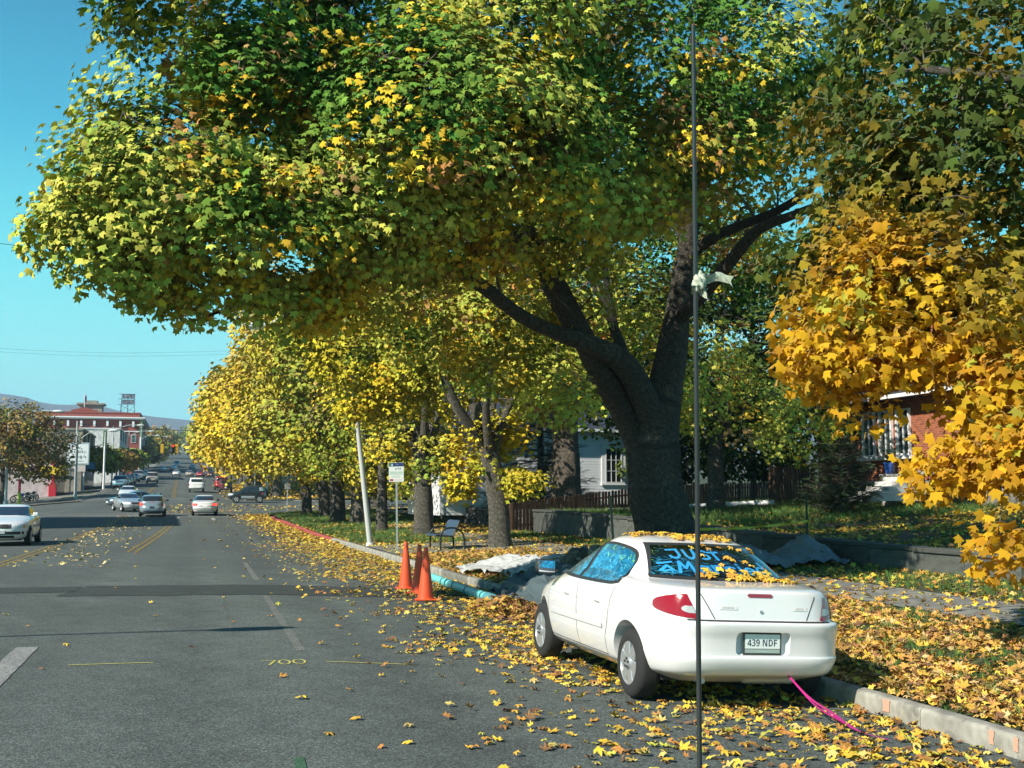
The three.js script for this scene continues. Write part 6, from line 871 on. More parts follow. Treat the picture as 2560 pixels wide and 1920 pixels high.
// ---------- evergreens ----------
function conifer(o) {
  const r = rng(o.seed), t = thing(o.name, o.label, o.cat || 'tree', [o.x, o.y, o.z], 0, o.group), list = [], st = [];
  part('trunk', limb([[0, -0.2, 0, o.tr], [0, o.h * 0.5, 0, o.tr * 0.6], [0, o.h * 0.98, 0, 0.02]], 8, 0.08, o.seed), M.bark, t);
  const geo = o.geo; const tiers = o.tiers;
  for (let i = 0; i < tiers; i++) { const f = i / tiers, y = lerp(o.y0, o.h, f), R = o.R * (1 - f) ** 0.85 * (0.8 + 0.3 * r()) + 0.05, nb = Math.round(lerp(o.nb, 4, f)); for (let b = 0; b < nb; b++) { const a = r() * TAU, len = R * (0.75 + 0.4 * r()), tip = V(Math.cos(a) * len, y + len * (o.up ?? -0.15) + (r() - 0.5) * 0.2, Math.sin(a) * len), root = V(0, y, 0); st.push(bar(root, tip, 0.02, 0.005, 3)); const ns = Math.max(3, Math.round(len / o.step)); for (let k = 1; k <= ns; k++) { const p = root.clone().lerp(tip, 0.15 + 0.85 * k / ns); for (let q = 0; q < o.per; q++) { const d = V(Math.cos(a), 0.1 + r() * 0.5, Math.sin(a)).add(V(r() - 0.5, (r() - 0.5) * 0.8, r() - 0.5).multiplyScalar(1.6)); list.push([leafMatrix(p.clone().add(V(r() - 0.5, r() - 0.5, r() - 0.5).multiplyScalar(o.step * 0.8)), V(r() - 0.5, 1, r() - 0.5), d, o.size * (0.7 + r() * 0.6)), vary(pick(r, o.pal), r)]); } } } }
  part('boughs', st, M.twig, t); instanced('crown', geo, o.mat, list, t, 'stuff'); return t;
}
{ // sprig: a stem with needles both sides
  const pos = [], idx = []; const blade = (x0, y0, x1, y1, w) => { const o = pos.length / 3, dx = x1 - x0, dy = y1 - y0, l = Math.hypot(dx, dy); pos.push(x0 - dy / l * w, y0 + dx / l * w, 0, x0 + dy / l * w, y0 - dx / l * w, 0, x1, y1, 0.03 * Math.sin(o)); idx.push(o, o + 1, o + 2); };
  for (let i = 0; i < 9; i++) { const y = i / 9; blade(0, y * 0.9, 0.34 * (1 - y * 0.5), y * 0.9 + 0.22, 0.025); blade(0, y * 0.9, -0.34 * (1 - y * 0.5), y * 0.9 + 0.22, 0.025); } blade(0, 0, 0, 1.1, 0.03);
  const g = new THREE.BufferGeometry(); g.setAttribute('position', new THREE.Float32BufferAttribute(pos, 3)); g.setIndex(idx); g.computeVertexNormals();
  const needle = std('needles', [1, 1, 1], 0.7, { side: THREE.DoubleSide });
  const lo = (px, Z) => { const p = at(px, 1300, Z); p.y = lawnY(p.x, -p.z); return p; };
  const e = lo(2105, 38); conifer({ name: 'evergreen_shrub', label: 'dark feathery evergreen shrub before the brick house', cat: 'shrub', seed: 401, x: e.x, y: e.y, z: e.z, h: 3.1, y0: 0.1, R: 1.35, tr: 0.07, tiers: 26, nb: 15, step: 0.16, per: 2, size: 0.26, up: 0.25, pal: [[0.035, 0.065, 0.02], [0.05, 0.085, 0.028], [0.025, 0.05, 0.02]], geo: g, mat: needle });
  const sp = lo(1352, 55); conifer({ name: 'blue_spruce', label: 'blue-green spruce between the golden boughs and the pale conifer trunk', seed: 402, x: sp.x, y: sp.y, z: sp.z, h: 12, y0: 0.5, R: 2.4, tr: 0.2, tiers: 40, nb: 16, step: 0.34, per: 2, size: 0.5, up: -0.12, pal: [[0.03, 0.075, 0.065], [0.05, 0.11, 0.10], [0.025, 0.06, 0.05]], geo: g, mat: needle });
  const tk = lo(1416, 51.5), t = thing('pale_conifer', 'tall conifer with thick pale scaly trunk behind the fence', 'tree', [0, 0, 0]);
  part('trunk', limb([[tk.x, tk.y - 0.3, tk.z, 0.78], [tk.x, tk.y + 1, tk.z, 0.66], [tk.x - 0.05, tk.y + 4, tk.z, 0.58], [tk.x - 0.1, tk.y + 9, tk.z, 0.42], [tk.x - 0.1, tk.y + 16, tk.z, 0.2]], 26, 0.13, 5, 8), M.paleBark, t);
  const r = rng(403), list = []; for (let i = 0; i < 2600; i++) { const a = r() * TAU, y = 8 + r() * 9, d = Math.sqrt(r()) * 3.2 * (1.1 - (y - 8) / 10); list.push([leafMatrix(V(tk.x + Math.cos(a) * d, tk.y + y, tk.z + Math.sin(a) * d), V(r() - 0.5, 1, r() - 0.5), V(Math.cos(a), -0.1, Math.sin(a)), 0.6 + r() * 0.3), vary([0.03, 0.06, 0.03], r)]); } instanced('crown', g, needle, list, t, 'stuff');
}
// trees behind the houses and the shaded one beyond the fence
const DK_SHADE = [[[0.040, 0.075, 0.014], [0.055, 0.09, 0.016]], [[0.10, 0.125, 0.02], [0.03, 0.055, 0.012]]];  // leaf greens lowered so the deep shade sits in their colour
function backTree(px, Z, o) { const p = at(px, 1300, Z); return rowTree(p.x, -p.z, { leaf: 0.26, spray: 0.8, per: 26, pal: DK_SHADE, d: 0.6, h: 11, R: 5, bottom: 3, n: 240, cut: 'far', name: 'garden_tree', ...o }); }
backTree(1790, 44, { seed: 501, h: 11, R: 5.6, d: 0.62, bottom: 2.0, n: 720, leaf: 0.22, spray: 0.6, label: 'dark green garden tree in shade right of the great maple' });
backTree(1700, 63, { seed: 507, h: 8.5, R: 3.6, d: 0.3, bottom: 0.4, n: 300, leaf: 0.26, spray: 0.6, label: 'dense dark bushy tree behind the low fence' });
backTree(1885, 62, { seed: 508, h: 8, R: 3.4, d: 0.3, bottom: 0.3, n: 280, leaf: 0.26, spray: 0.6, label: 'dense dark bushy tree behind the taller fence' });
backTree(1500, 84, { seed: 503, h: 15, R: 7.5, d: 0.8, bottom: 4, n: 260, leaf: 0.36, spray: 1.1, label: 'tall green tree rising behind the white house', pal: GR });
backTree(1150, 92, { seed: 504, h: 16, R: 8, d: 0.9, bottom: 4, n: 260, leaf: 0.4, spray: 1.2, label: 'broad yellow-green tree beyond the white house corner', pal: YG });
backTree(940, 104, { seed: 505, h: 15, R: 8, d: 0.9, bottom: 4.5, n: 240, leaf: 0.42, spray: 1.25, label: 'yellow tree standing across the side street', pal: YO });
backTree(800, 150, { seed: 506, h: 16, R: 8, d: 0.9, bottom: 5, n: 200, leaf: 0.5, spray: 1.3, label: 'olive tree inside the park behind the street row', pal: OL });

// ---------- shop side of the street ----------
const padY = (L, s) => rise(s) + leftDrop(L) + 0.0;
structure('shop_pavement', sheet([...range(-60, -22, 8), ...range(-20, KERB_L - 0.13, 10)], range(124.8, 420, 70), (L, s) => padY(L, s) + 0.006), M.oldConcrete);
structure('shop_pavement', sheet([-60, -30, -24, ...range(-20, KERB_L - 0.13, 8)], range(20, 87, 30), (L, s) => padY(L, s) + 0.006), M.oldConcrete);
for (const [L, s, w, d] of [[-12.6, 129.5, 2.4, 1.6], [-12.4, 138, 2.2, 3.0], [-11.9, 152, 1.6, 10]]) structure('grass_strip', colored(sheet(range(L - w / 2, L + w / 2, 4), range(s - d / 2, s + d / 2, 4), (a, b) => padY(a, b) + 0.05), () => [0.9, 1.5, 0.8]), M.lawn);
function block(name, label, L0, L1, s0, s1, h, mat, o = {}) {   // building with a face toward us (s0) and a face to the street (L1)
  const y = padY(L1, s0) - 0.6, H = h - y, b = thing(name, label, 'building', [L0, y, -s0]), w = L1 - L0, d = s1 - s0;
  part('wall', [grid(8, 6, (u, v) => [u * w, v * H, 0], (u, v) => [u * w, v * H]), grid(8, 6, (u, v) => [w, v * H, -u * d], (u, v) => [u * d, v * H]), grid(1, 1, (u, v) => [0, v * H, -u * d]), grid(1, 1, (u, v) => [u * w, v * H, -d])], mat, b);
  part('roof', box(w + 0.3, 0.25, d + 0.3, w / 2, H + 0.12, -d / 2), o.cap || mat, b); b.userData.H = H; return { b, w, d, H };
}
const wallWhite = std('white stucco', [0.85, 0.84, 0.82], 0.85, { map: rep(grainTex, 0.25), side: THREE.DoubleSide }), wallPink = std('pinkish stucco', [0.70, 0.60, 0.60], 0.85, { map: rep(grainTex, 0.25), side: THREE.DoubleSide }), wallTan = std('tan stucco', [0.40, 0.37, 0.31], 0.85, { map: rep(grainTex, 0.25), side: THREE.DoubleSide }), redBrick = std('red brick', [0.40, 0.10, 0.075], 0.85, { map: rep(grainTex, 0.4), side: THREE.DoubleSide }), redPaint = std('red paint', [0.50, 0.02, 0.04], 0.5), shopDark = std('dark shop front', [0.03, 0.06, 0.065], 0.3, { clearcoat: 0.5 });
{ // filling-station like shop with red posts
  const { b, w, d, H } = block('white_shop', 'low pinkish shop with red corner post and yellow sign', -34, -15.75, 150, 164, 6.0, wallPink);
  part('corner_post', [box(0.3, H, 0.3, w + 0.05, H / 2, 0.1), rbox(0.85, 1.5, 0.8, 0.05, w + 0.05, 1.3, 0.25)], redPaint, b);
  part('shop_window', box(0.06, 2.6, d * 0.8, w + 0.04, 2.1, -d / 2), shopDark, b);
  part('sign_board', [rbox(2.6, 1.1, 0.15, 0.05, w - 0.1, H - 1.2, 0.25)], std('yellow sign', [0.75, 0.55, 0.03], 0.5), b);
  part('awning', box(1.4, 0.3, d, w + 0.75, H - 1.9, -d / 2), std('grey green awning', [0.2, 0.3, 0.3], 0.7), b);
}
{
  const { b, w, d, H } = block('tan_building', 'tall tan building with dark street side behind the white sign', -27, -14.05, 168, 190, 10.7, wallTan, { cap: wallTan });
  for (let i = 0; i < 3; i++) for (let j = 0; j < 2; j++) { const q = windowUnit(b, 1.2, 2.0, 2, 1, [M.trim, M.glass]); q.position.set(w + 0.03, 4.6 + j * 3.2, -3 - i * 6.5); q.rotation.y = Math.PI / 2; }
  part('shop_front', box(0.08, 3.0, d * 0.9, w + 0.05, 2.3, -d / 2), shopDark, b); part('awning', box(1.3, 0.9, d * 0.8, w + 0.7, 4.1, -d / 2), std('blue awning', [0.02, 0.16, 0.30], 0.7), b);
}
{
  const { b, w, d, H } = block('white_building', 'plain white building with blank end wall facing the crossing', -19, -12.2, 222, 250, 13.8, wallWhite, { cap: wallWhite });
  part('string_course', box(w + 0.1, 0.2, 0.12, w / 2, H * 0.5, 0.07), M.white, b);
  for (let i = 0; i < 3; i++) for (let j = 0; j < 2; j++) { const q = windowUnit(b, 1.4, 2.0, 2, 1, [M.trim, M.glass]); q.position.set(w + 0.03, 5.5 + j * 3.8, -4 - i * 8); q.rotation.y = Math.PI / 2; }
  part('shop_front', box(0.08, 3.2, d * 0.9, w + 0.05, 2.4, -d / 2), shopDark, b);
}
{ // red brick hotel with cornice and rooftop lettering
  const { b, w, d, H } = block('brick_hotel', 'tall red brick hotel with white cornice, roof sign frame and flagpole', -36, -11.9, 300, 340, 22.0, redBrick, { cap: redBrick });
  part('cornice', [box(w + 2.4, 0.3, d + 2.4, w / 2, H - 1.1, -d / 2), box(w + 1.6, 0.2, d + 1.6, w / 2, H - 1.4, -d / 2)], M.white, b); part('lower_band', box(w + 0.6, 0.2, d + 0.6, w / 2, H - 4.4, -d / 2), M.white, b);
  for (let i = 0; i < 8; i++) part('cornice_bracket', box(0.5, 1.4, 0.7, w * (i + 0.5) / 8, H - 2.6, 0.4), M.white, b);
  for (let j = 0; j < 5; j++) for (let i = 0; i < 9; i++) { const q = windowUnit(b, 1.0, 1.8, 1, 2, [M.white, M.glass], 0.2); q.position.set(w * (i + 0.5) / 9, H - 6.2 - j * 3.3, 0.08); if (j < 4 && i < 4) { const e = windowUnit(b, 1.1, 1.8, 1, 2, [M.white, M.glass], 0.2); e.position.set(w + 0.08, H - 6.2 - j * 3.3, -4 - i * 9); e.rotation.y = Math.PI / 2; } }
  part('pediment', new THREE.ExtrudeGeometry((() => { const s = new THREE.Shape(); s.moveTo(-3.1, 0); s.lineTo(3.1, 0); s.lineTo(3.1, 0.4); s.lineTo(0, 1.2); s.lineTo(-3.1, 0.4); s.closePath(); return s; })(), { depth: 1.2, bevelEnabled: false }).translate(w * 0.46, H + 0.2, -1.4), redBrick, b);
  part('penthouse', [box(5.4, 2.6, 5, w * 0.5, H + 1.3, -9), box(6.6, 0.4, 6.2, w * 0.5, H + 2.7, -9), box(3, 0.8, 3, w * 0.5, H + 3.2, -9)], wallTan, b);
  part('flagpole', bar([w * 0.45, H, -3], [w * 0.45, H + 5, -3], 0.1, 0.06), M.white, b); part('flag', grid(8, 4, (u, v) => [w * 0.45 + 0.08 + u * 0.4, H + 4.9 - v * 1.8 - u * 0.8, -3 + 0.12 * Math.sin(u * 5 + v * 2)]), std('flag cloth', [0.3, 0.12, 0.2], 0.8, { side: THREE.DoubleSide }), b);
  const fr = [], fx = w - 5.0, fz = -6; for (const x of [0, 1.7, 3.4]) { fr.push(bar([fx + x, H, fz - 2.5], [fx + x * 0.85 + 0.3, H + 4, fz], 0.05), bar([fx + x, H, fz], [fx + x * 0.85 + 0.3, H + 5.4, fz], 0.05)); fr.push(bar([fx + x, H + 0.8, fz], [fx + (x + 1.7) % 5.1, H + 2.4, fz], 0.04)); } for (const y of [2.6, 4.05, 5.3]) fr.push(bar([fx - 0.5, H + y, fz], [fx + 3.6, H + y, fz], 0.05)); part('sign_frame', fr, M.darkSteel, b);
  for (const [y, txt] of [[4.7, 1], [3.3, 2]]) part('roof_sign', box(3.0, 1.05, 0.15, fx + 1.9, H + y, fz + 0.12), std('roof lettering', [1, 1, 1], 0.6, { map: canvasTex(256, 96, (x, W, Hh) => { const q = rng(txt); x.fillStyle = '#4b546c'; x.fillRect(0, 0, W, Hh); for (let i = 0; i < 26; i++) { x.fillStyle = pick(q, ['#a9ab9e', '#6a7286', '#8d9290']); x.fillRect(12 + q() * 220, 14 + q() * 50, 5 + q() * 16, 8 + q() * 26); } }) }), b);
}
{ const { b, w, d, H } = block('orange_building', 'small orange and green fronted building beyond the hotel', -18.5, -14.6, 352, 370, 21.5, std('orange panel', [0.62, 0.22, 0.06], 0.7, { side: THREE.DoubleSide })); part('green_panel', box(0.2, H * 0.6, d, w + 0.1, H * 0.3, -d / 2), std('green panel', [0.05, 0.25, 0.18], 0.7), b); }
block('corner_building', 'tall plain building beyond the left edge that shades the road', -40, -17.5, 58, 74, 13.5, wallTan);
{ // pole sign in front of the shops
  const p = at(193, 1232, 150), y = padY(p.x, -p.z), t = thing('pole_sign', 'white pole sign with dark lettering before the tan building', 'sign', [p.x, y, p.z]), w = at(230, 1100, 150).x - at(175, 1100, 150).x;
  part('sign_box', rbox(2.7, 2.9, 0.4, 0.05, 0, 5.0, 0), std('sign casing', [0.35, 0.45, 0.47], 0.5), t);
  part('sign_face', new THREE.PlaneGeometry(2.4, 2.5).translate(0, 5.0, 0.205), std('sign lettering', [1, 1, 1], 0.5, { map: canvasTex(256, 256, (x, W, H) => { x.fillStyle = '#e9efec'; x.fillRect(0, 0, W, H); x.fillStyle = '#4a5a62'; const q = rng(4); for (const y of [84, 150]) for (let i = 0; i < 12; i++) x.fillRect(30 + i * 17 + q() * 4, y + q() * 8, 4 + q() * 9, 26 + q() * 18); x.fillRect(36, 222, 150, 8); }) }), t);
  part('post', [box(0.16, 3.7, 0.16, -0.9, 1.8, 0), box(0.16, 3.7, 0.16, 0.7, 1.8, 0)], M.white, t);
  part('lower_board', box(1.6, 0.8, 0.12, 0.1, 3.1, 0.1), std('lower board', [0.62, 0.56, 0.52], 0.6), t);
}
// street lights on the shop side
function streetLight(label, L, s, h, arm, y, thick = 1, group) {
  const t = thing('street_light', label, 'street light', [L, y ?? padY(L, s), -s], 0, group), pm = std('grey lamp steel', [0.45, 0.50, 0.50], 0.5);
  part('pole', [bar([0, 0, 0], [0, h, 0], 0.11 * thick, 0.07 * thick, 10), bar([0, 0, 0], [0, 0.5, 0], 0.18 * thick, 0.16 * thick, 10)], pm, t);
  part('arm', tube([[0, h - 1.2, 0], [arm * 0.25, h - 0.35, 0], [arm * 0.6, h + 0.15, 0], [arm, h + 0.2, 0]], 0.05 * thick, 20, 6), pm, t);
  part('lamp_head', new THREE.SphereGeometry(1, 14, 10).scale(0.55, 0.15, 0.22).translate(arm + 0.4, h + 0.18, 0), std('pale lamp head', [0.7, 0.74, 0.72], 0.5), t); return t;
}
streetLight('street light with pale pole on the far left corner of the crossing', -11.6, 133, 7.2, 3.2, undefined, 1);
const lg = 'street lights receding along the shop side';
[[-11.4, 190], [-11.2, 235], [-11.2, 285], [-11.2, 340], [-11.2, 400]].forEach(([L, s], i) => streetLight('street light receding along the shop side, number ' + ['one', 'two', 'three', 'four', 'five'][i] + ' past the corner', L, s, 9.2, 3.6, undefined, 1.2, lg));
streetLight('dark street light arching over the rusty tree at the left edge', at(14, 1250, 119).x, -at(14, 1250, 119).z, 9.6, 4.3, undefined, 1.5);
streetLight('street light beyond the left edge whose shadow crosses the road', -14.7, 11.4, 6.9, 6.3, 0, 1);
{ // green banners / slim posts
  [[258, 1232, 158, 'slim white post with green banner by the second shop'], [349, 1205, 250, 'slim post with green banner far along the shops']].forEach(([px, py, Z, l]) => { const p = at(px, py, Z), y = padY(p.x, -p.z), t = thing('banner_post', l, 'post', [p.x, y, p.z], 0, 'banner posts'); const h = Z * 0.042 + 1.2; part('post', bar([0, 0, 0], [0, h, 0], 0.16, 0.12, 8), M.white, t); part('banner', rbox(0.5 * Z / 158, 2.1 * Z / 158, 0.2, 0.08, 0, h - 0.9 * Z / 158, 0), std('dark green cloth', [0.05, 0.12, 0.05], 0.8), t); });
}
// signals hung on a span wire over the far side of the crossing
{
  const sw = 141, wireY = L => rise(sw) + 6.9 - 0.004 * (L + 2) ** 2 * -1, blk = std('signal black', [0.02, 0.022, 0.02], 0.6), yel = std('signal yellow', [0.62, 0.36, 0.02], 0.6);
  const pole = (L, label) => { const t = thing('signal_pole', label, 'pole', [L, L < 0 ? padY(L, sw) : rise(sw) + 0.05, -sw], 0, 'signal poles'); part('shaft', bar([0, 0, 0], [0, 8.2 + (L < 0 ? 0.4 : 0), 0], 0.13, 0.1, 10), M.steel, t); };
  pole(-12.4, 'steel signal pole on the shop side holding the span wire'); pole(9.0, 'steel signal pole in the park row holding the span wire');
  solo('span_wire', tube([[-12.4, rise(sw) + 8.0, -sw], [-4, rise(sw) + 7.5, -sw], [3, rise(sw) + 7.45, -sw], [9, rise(sw) + 7.9, -sw]], 0.035, 30, 5), M.darkSteel, 'span wire carrying the traffic signals over the street', 'wire');
  const sig = (px, label, mat, red, back) => { const p = at(px, 1126, 140), t = thing('traffic_signal', label, 'traffic signal', [p.x, p.y, -sw], 0, 'signals on the span wire'), g = [rbox(0.36, 1.08, 0.24, 0.04, 0, 0, 0)]; part('housing', g, mat, t); part('hanger', bar([0, 0.5, 0], [0, rise(sw) + 7.46 - p.y, 0], 0.03), M.darkSteel, t);
    const hs = [0.34, 0, -0.34]; if (!back) hs.forEach((y, i) => { part('visor', new THREE.CylinderGeometry(0.15, 0.15, 0.22, 14, 1, true, Math.PI * 0.5, Math.PI * 1.0).rotateX(Math.PI / 2).translate(0, y, 0.22), blk, t); part('lens', new THREE.CylinderGeometry(0.13, 0.13, 0.02, 16).rotateX(Math.PI / 2).translate(0, y, 0.13), i === 0 && red ? M.signalRed : M.trim, t); }); };
  M.signalRed = std('lit red signal', [0.6, 0.02, 0.02], 0.3, { emissive: col(1, 0.04, 0.02), emissiveIntensity: 1.4 });
  sig(434, 'black traffic signal showing red over the left lanes', blk, true); sig(509, 'black traffic signal showing red against the yellow trees', blk, true); sig(408, 'small yellow signal housing seen edge on, left of the red one', yel, false, true); sig(443, 'small yellow signal housing just right of the red one', yel, false, true);
}
// overhead wires
{ const wires = [[[-60, 15.6, -60], [-9, 13.9, -60], [10, 12.4, -60]], [[-80, 33, -250], [-20, 31, -250], [20, 33, -250]], [[-80, 32.3, -250], [-20, 30.3, -250], [20, 32.3, -250]]]; const lab = ['thin overhead wire running into the maple crown from the left', 'upper of two thin wires crossing the far sky', 'lower of two thin wires crossing the far sky'];
  wires.forEach((w, i) => solo('overhead_wire', tube(w, i ? 0.018 : 0.014, 40, 4), M.darkSteel, lab[i], 'wire', 'overhead wires')); }
// trees on the shop side
const RU = [[[0.34, 0.20, 0.06], [0.28, 0.19, 0.06], [0.42, 0.28, 0.05]], [[0.10, 0.13, 0.03], [0.20, 0.20, 0.04], [0.24, 0.14, 0.05]]];
{ const q = at(30, 1250, 121); rowTree(q.x - 1.0, -q.z, { seed: 601, name: 'rusty_tree', d: 0.5, h: 10.6, R: 7.0, bottom: 2.4, n: 520, leaf: 0.3, spray: 0.75, per: 26, pal: RU, label: 'rusty autumn tree standing over the motorcycles at the left edge', yoff: 0 }); }
[[-11.8, 176, 6.0, 2.6, GR, 'green tree before the white building'], [-11.6, 205, 5.8, 3.0, RU, 'brown and orange tree on the shop pavement'], [-11.6, 228, 5.8, 3, RU, 'second brown tree on the shop pavement'], [-11.5, 262, 6.2, 3.2, GR, 'dark green tree beyond the brown ones'], [-11.4, 320, 7, 4, RU, 'orange tree far up the shop side'], [-11.4, 360, 11, 6, OL, 'olive tree far up the shop side'], [-12, 410, 13, 7, RU, 'rusty tree near the top of the shop side']].forEach(([L, s, h, R, pal, label], i) => rowTree(L, s, { seed: 620 + i, name: 'shop_side_tree', d: 0.3, h, R, bottom: 2.2, n: 120, leaf: 0.36 + s * 0.0008, spray: 0.9, per: 22, pal, label, group: 'trees on the shop side' }));
[[-9, 470, 12, 7, OL, 'hazy olive tree at the top of the street, shop side'], [9, 360, 15, 8, YG, 'hazy yellow-green tree near the top of the park row'], [8.5, 430, 15, 8, OL, 'hazy olive tree at the end of the park row'], [0, 640, 14, 12, GR, 'hazy green tree closing the end of the street']].forEach(([L, s, h, R, pal, label], i) => rowTree(L, s, { seed: 650 + i, name: 'distant_tree', d: 0.5, h, R, bottom: 2.5, n: 90, leaf: 0.9, spray: 1.8, per: 18, pal, label, group: 'distant street trees' }));
{ // motorcycles under the rusty tree
  const bk = (px, Z, turn, tank, label) => { const p = at(px, 1250, Z), t = thing('motorcycle', label, 'motorcycle', [p.x, padY(p.x, -p.z) + 0.01, p.z], turn, 'motorcycles under the rusty tree');
    for (const x of [-0.72, 0.72]) part('wheel', [new THREE.TorusGeometry(0.3, 0.06, 8, 26).translate(x, 0.36, 0), new THREE.CylinderGeometry(0.06, 0.06, 0.12, 10).rotateX(Math.PI / 2).translate(x, 0.36, 0), ...[0, 1, 2].map(k => bar([x + 0.28 * Math.cos(k * 2.1), 0.36 + 0.28 * Math.sin(k * 2.1), 0], [x - 0.1 * Math.cos(k * 2.1), 0.36 - 0.1 * Math.sin(k * 2.1), 0], 0.015))], M.tyre, t);
    part('engine', rbox(0.5, 0.4, 0.3, 0.08, 0, 0.48, 0), M.steel, t); part('tank', new THREE.SphereGeometry(1, 16, 10).scale(0.32, 0.17, 0.16).translate(0.15, 0.86, 0), paint('tank paint', tank), t); part('seat', rbox(0.62, 0.12, 0.26, 0.06, -0.38, 0.78, 0), M.black, t);
    part('fork', [bar([0.72, 0.36, 0.07], [0.48, 1.0, 0.07], 0.025), bar([0.72, 0.36, -0.07], [0.48, 1.0, -0.07], 0.025)], M.chrome, t); part('handlebar', [bar([0.42, 1.05, -0.36], [0.5, 1.02, 0.0], 0.016), bar([0.42, 1.05, 0.36], [0.5, 1.02, 0.0], 0.016)], M.darkSteel, t); part('exhaust', bar([0.1, 0.34, 0.16], [-0.75, 0.34, 0.18], 0.045, 0.055), M.chrome, t); };
  bk(50, 124, 0.5, [0.03, 0.09, 0.45], 'blue motorcycle parked under the rusty tree'); bk(66, 126, 0.9, [0.02, 0.02, 0.02], 'black motorcycle right of the blue one'); bk(82, 128, 1.1, [0.02, 0.03, 0.05], 'dark motorcycle rightmost under the rusty tree');
  const yb = at(47, 1266, 119), bo = thing('bollard', 'yellow-green bollard with red band under the rusty tree', 'bollard', [yb.x, padY(yb.x, -yb.z), yb.z]); part('shaft', bar([0, 0, 0], [0, 1.3, 0], 0.16, 0.16, 14), std('lime paint', [0.42, 0.52, 0.05], 0.5), bo); part('band', bar([0, 1.3, 0], [0, 2.6, 0], 0.13, 0.13, 12), redPaint, bo);
}
// park lamp and sign beyond the crossing, small signpost at the near corner
{ const p = at(637, 1216, 128), t = thing('park_lamp', 'globe lamp on a pale post behind the dark small suv', 'street light', [p.x, rise(-p.z) + 0.05, p.z]); part('post', bar([0, 0, 0], [0, 2.6, 0], 0.07, 0.05), M.steel, t); part('globe', new THREE.SphereGeometry(0.24, 18, 12).translate(0, 2.75, 0), M.white, t);
  const q = at(718, 1276, 88), u = thing('corner_signpost', 'thin signpost with small plate at the crossing corner lawn', 'sign', [q.x, lawnY(q.x, -q.z), q.z]); part('post', bar([0, 0, 0], [0, 2.3, 0], 0.035, 0.035), M.steel, u); part('plate', rbox(0.45, 0.45, 0.02, 0.01, 0, 1.95, 0.05), M.steel, u); }
// ---------- hills ----------
scene.fog = new THREE.FogExp2(new THREE.Color().setRGB(0.52, 0.74, 1.0), 0.00022);
function ridge(name, dist, pts, mat, depth, seed) {   // crest given as photograph bearings: [px, py]
  const crest = curveY(pts), n = 200, x0 = pts[0][0], x1 = pts[pts.length - 1][0];
  return structure(name, grid(n, 26, (u, v) => { const px = lerp(x0, x1, u), c = at(px, crest(px), dist), base = at(px, 1241, dist); base.y = -20; const f = v, back = depth * (1 - f), dir = V(c.x, 0, c.z).normalize(), foot = V(c.x, 0, c.z).addScaledVector(dir, -back), y = lerp(0, c.y, f ** 1.25) + c.y * 0.10 * (n3(foot.x * 0.004 + seed, foot.z * 0.004, 3) + 0.6 * Math.abs(n3(foot.x * 0.011 + seed, foot.z * 0.004, 5)) - 0.3) * Math.sin(Math.PI * Math.min(1, f * 1.02)); return [foot.x, y, foot.z]; }), mat);
}
ridge('mountain', 3800, [[-2600, 1010], [-1500, 960], [-700, 930], [-200, 950], [0, 984], [60, 992], [110, 1008], [165, 1012], [235, 1011], [300, 1028], [370, 1040], [440, 1047], [520, 1056], [640, 1070], [900, 1090], [1400, 1085], [2200, 1060], [3200, 1030], [4600, 1010]], std('sage mountain', [0.20, 0.19, 0.17], 1, { map: rep(soilTex, 0.006) }), 1500, 3);
ridge('foothill', 2300, [[-1500, 1120], [200, 1110], [430, 1128], [520, 1140], [900, 1140], [2000, 1130], [4000, 1120]], std('sage foothill', [0.22, 0.20, 0.15], 1, { map: rep(soilTex, 0.01) }), 700, 9);

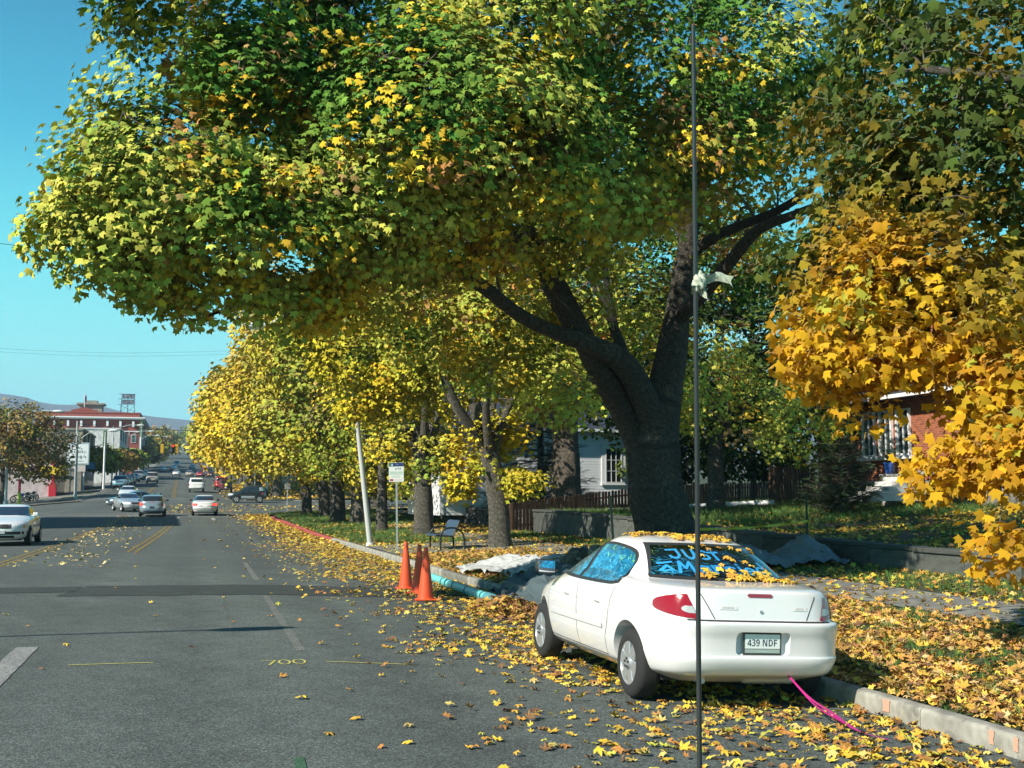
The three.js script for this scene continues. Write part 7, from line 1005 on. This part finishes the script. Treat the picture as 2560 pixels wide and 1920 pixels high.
// ---------- the vehicle the view is taken from: bonnet and aerial ----------
{
  const c = thing('own_truck', 'tall vehicle the view is taken from, its thin aerial crossing the picture', 'truck', [0.42, 0, -1.3]), pm = paint('dark truck paint', [0.04, 0.05, 0.055]);
  part('bonnet', rbox(1.75, 0.62, 1.7, 0.12, 0, 0.80, 0, 4), pm, c); part('bumper', rbox(1.8, 0.25, 0.2, 0.06, 0, 0.55, -0.92), M.chrome, c);
  for (const sd of [-1, 1]) wheel(0.36, 0.22, 5, c, [sd * 0.78, 0.36, -0.15], sd);
  const o = V(0.42, 0, -1.3), top = at(1733, 62, 1.32).sub(o), low = at(1749, 1920, 1.32).sub(o), base = low.clone().add(low.clone().sub(top).multiplyScalar(0.36)); base.y = Math.max(base.y, 1.08);
  const ae = part('aerial', [bar(base, top, 0.0032, 0.0024, 10), new THREE.CylinderGeometry(0.012, 0.018, 0.05, 12).translate(base.x, base.y + 0.01, base.z)], std('black aerial', [0.03, 0.035, 0.035], 0.4), c);
  const k = at(1747, 705, 1.32).sub(o), wm = std('pale ribbon', [0.46, 0.50, 0.38], 0.8, { side: THREE.DoubleSide }), q = (px, py) => at(px, py, 1.32).sub(o);
  const tail = (pts, w) => { const cv = new THREE.CatmullRomCurve3(pts); return grid(16, 3, (u, v) => { const p = cv.getPoint(u); return [p.x, p.y + (v - 0.5) * w * (0.55 + 0.7 * u), p.z + 0.005 * Math.sin(u * 9 + v * 4) + 0.002 * Math.sin(u * 23 + v * 9)]; }); };
  part('tied_ribbon', [(() => { const g = new THREE.SphereGeometry(0.007, 22, 16).scale(1.05, 1.5, 1), p = g.attributes.position; for (let i = 0; i < p.count; i++) { const f = 1 + 0.42 * n3(p.getX(i) * 190, p.getY(i) * 150, p.getZ(i) * 190); p.setXYZ(i, p.getX(i) * f, p.getY(i) * f, p.getZ(i) * f); } g.computeVertexNormals(); return g.translate(k.x, k.y, k.z); })(), tail([q(1747, 706), q(1770, 700), q(1795, 690), q(1832, 706)], 0.011), tail([q(1747, 712), q(1755, 725), q(1768, 738)], 0.012)], wm, ae);
}
shadows(scene);
renderer.render(scene, camera);
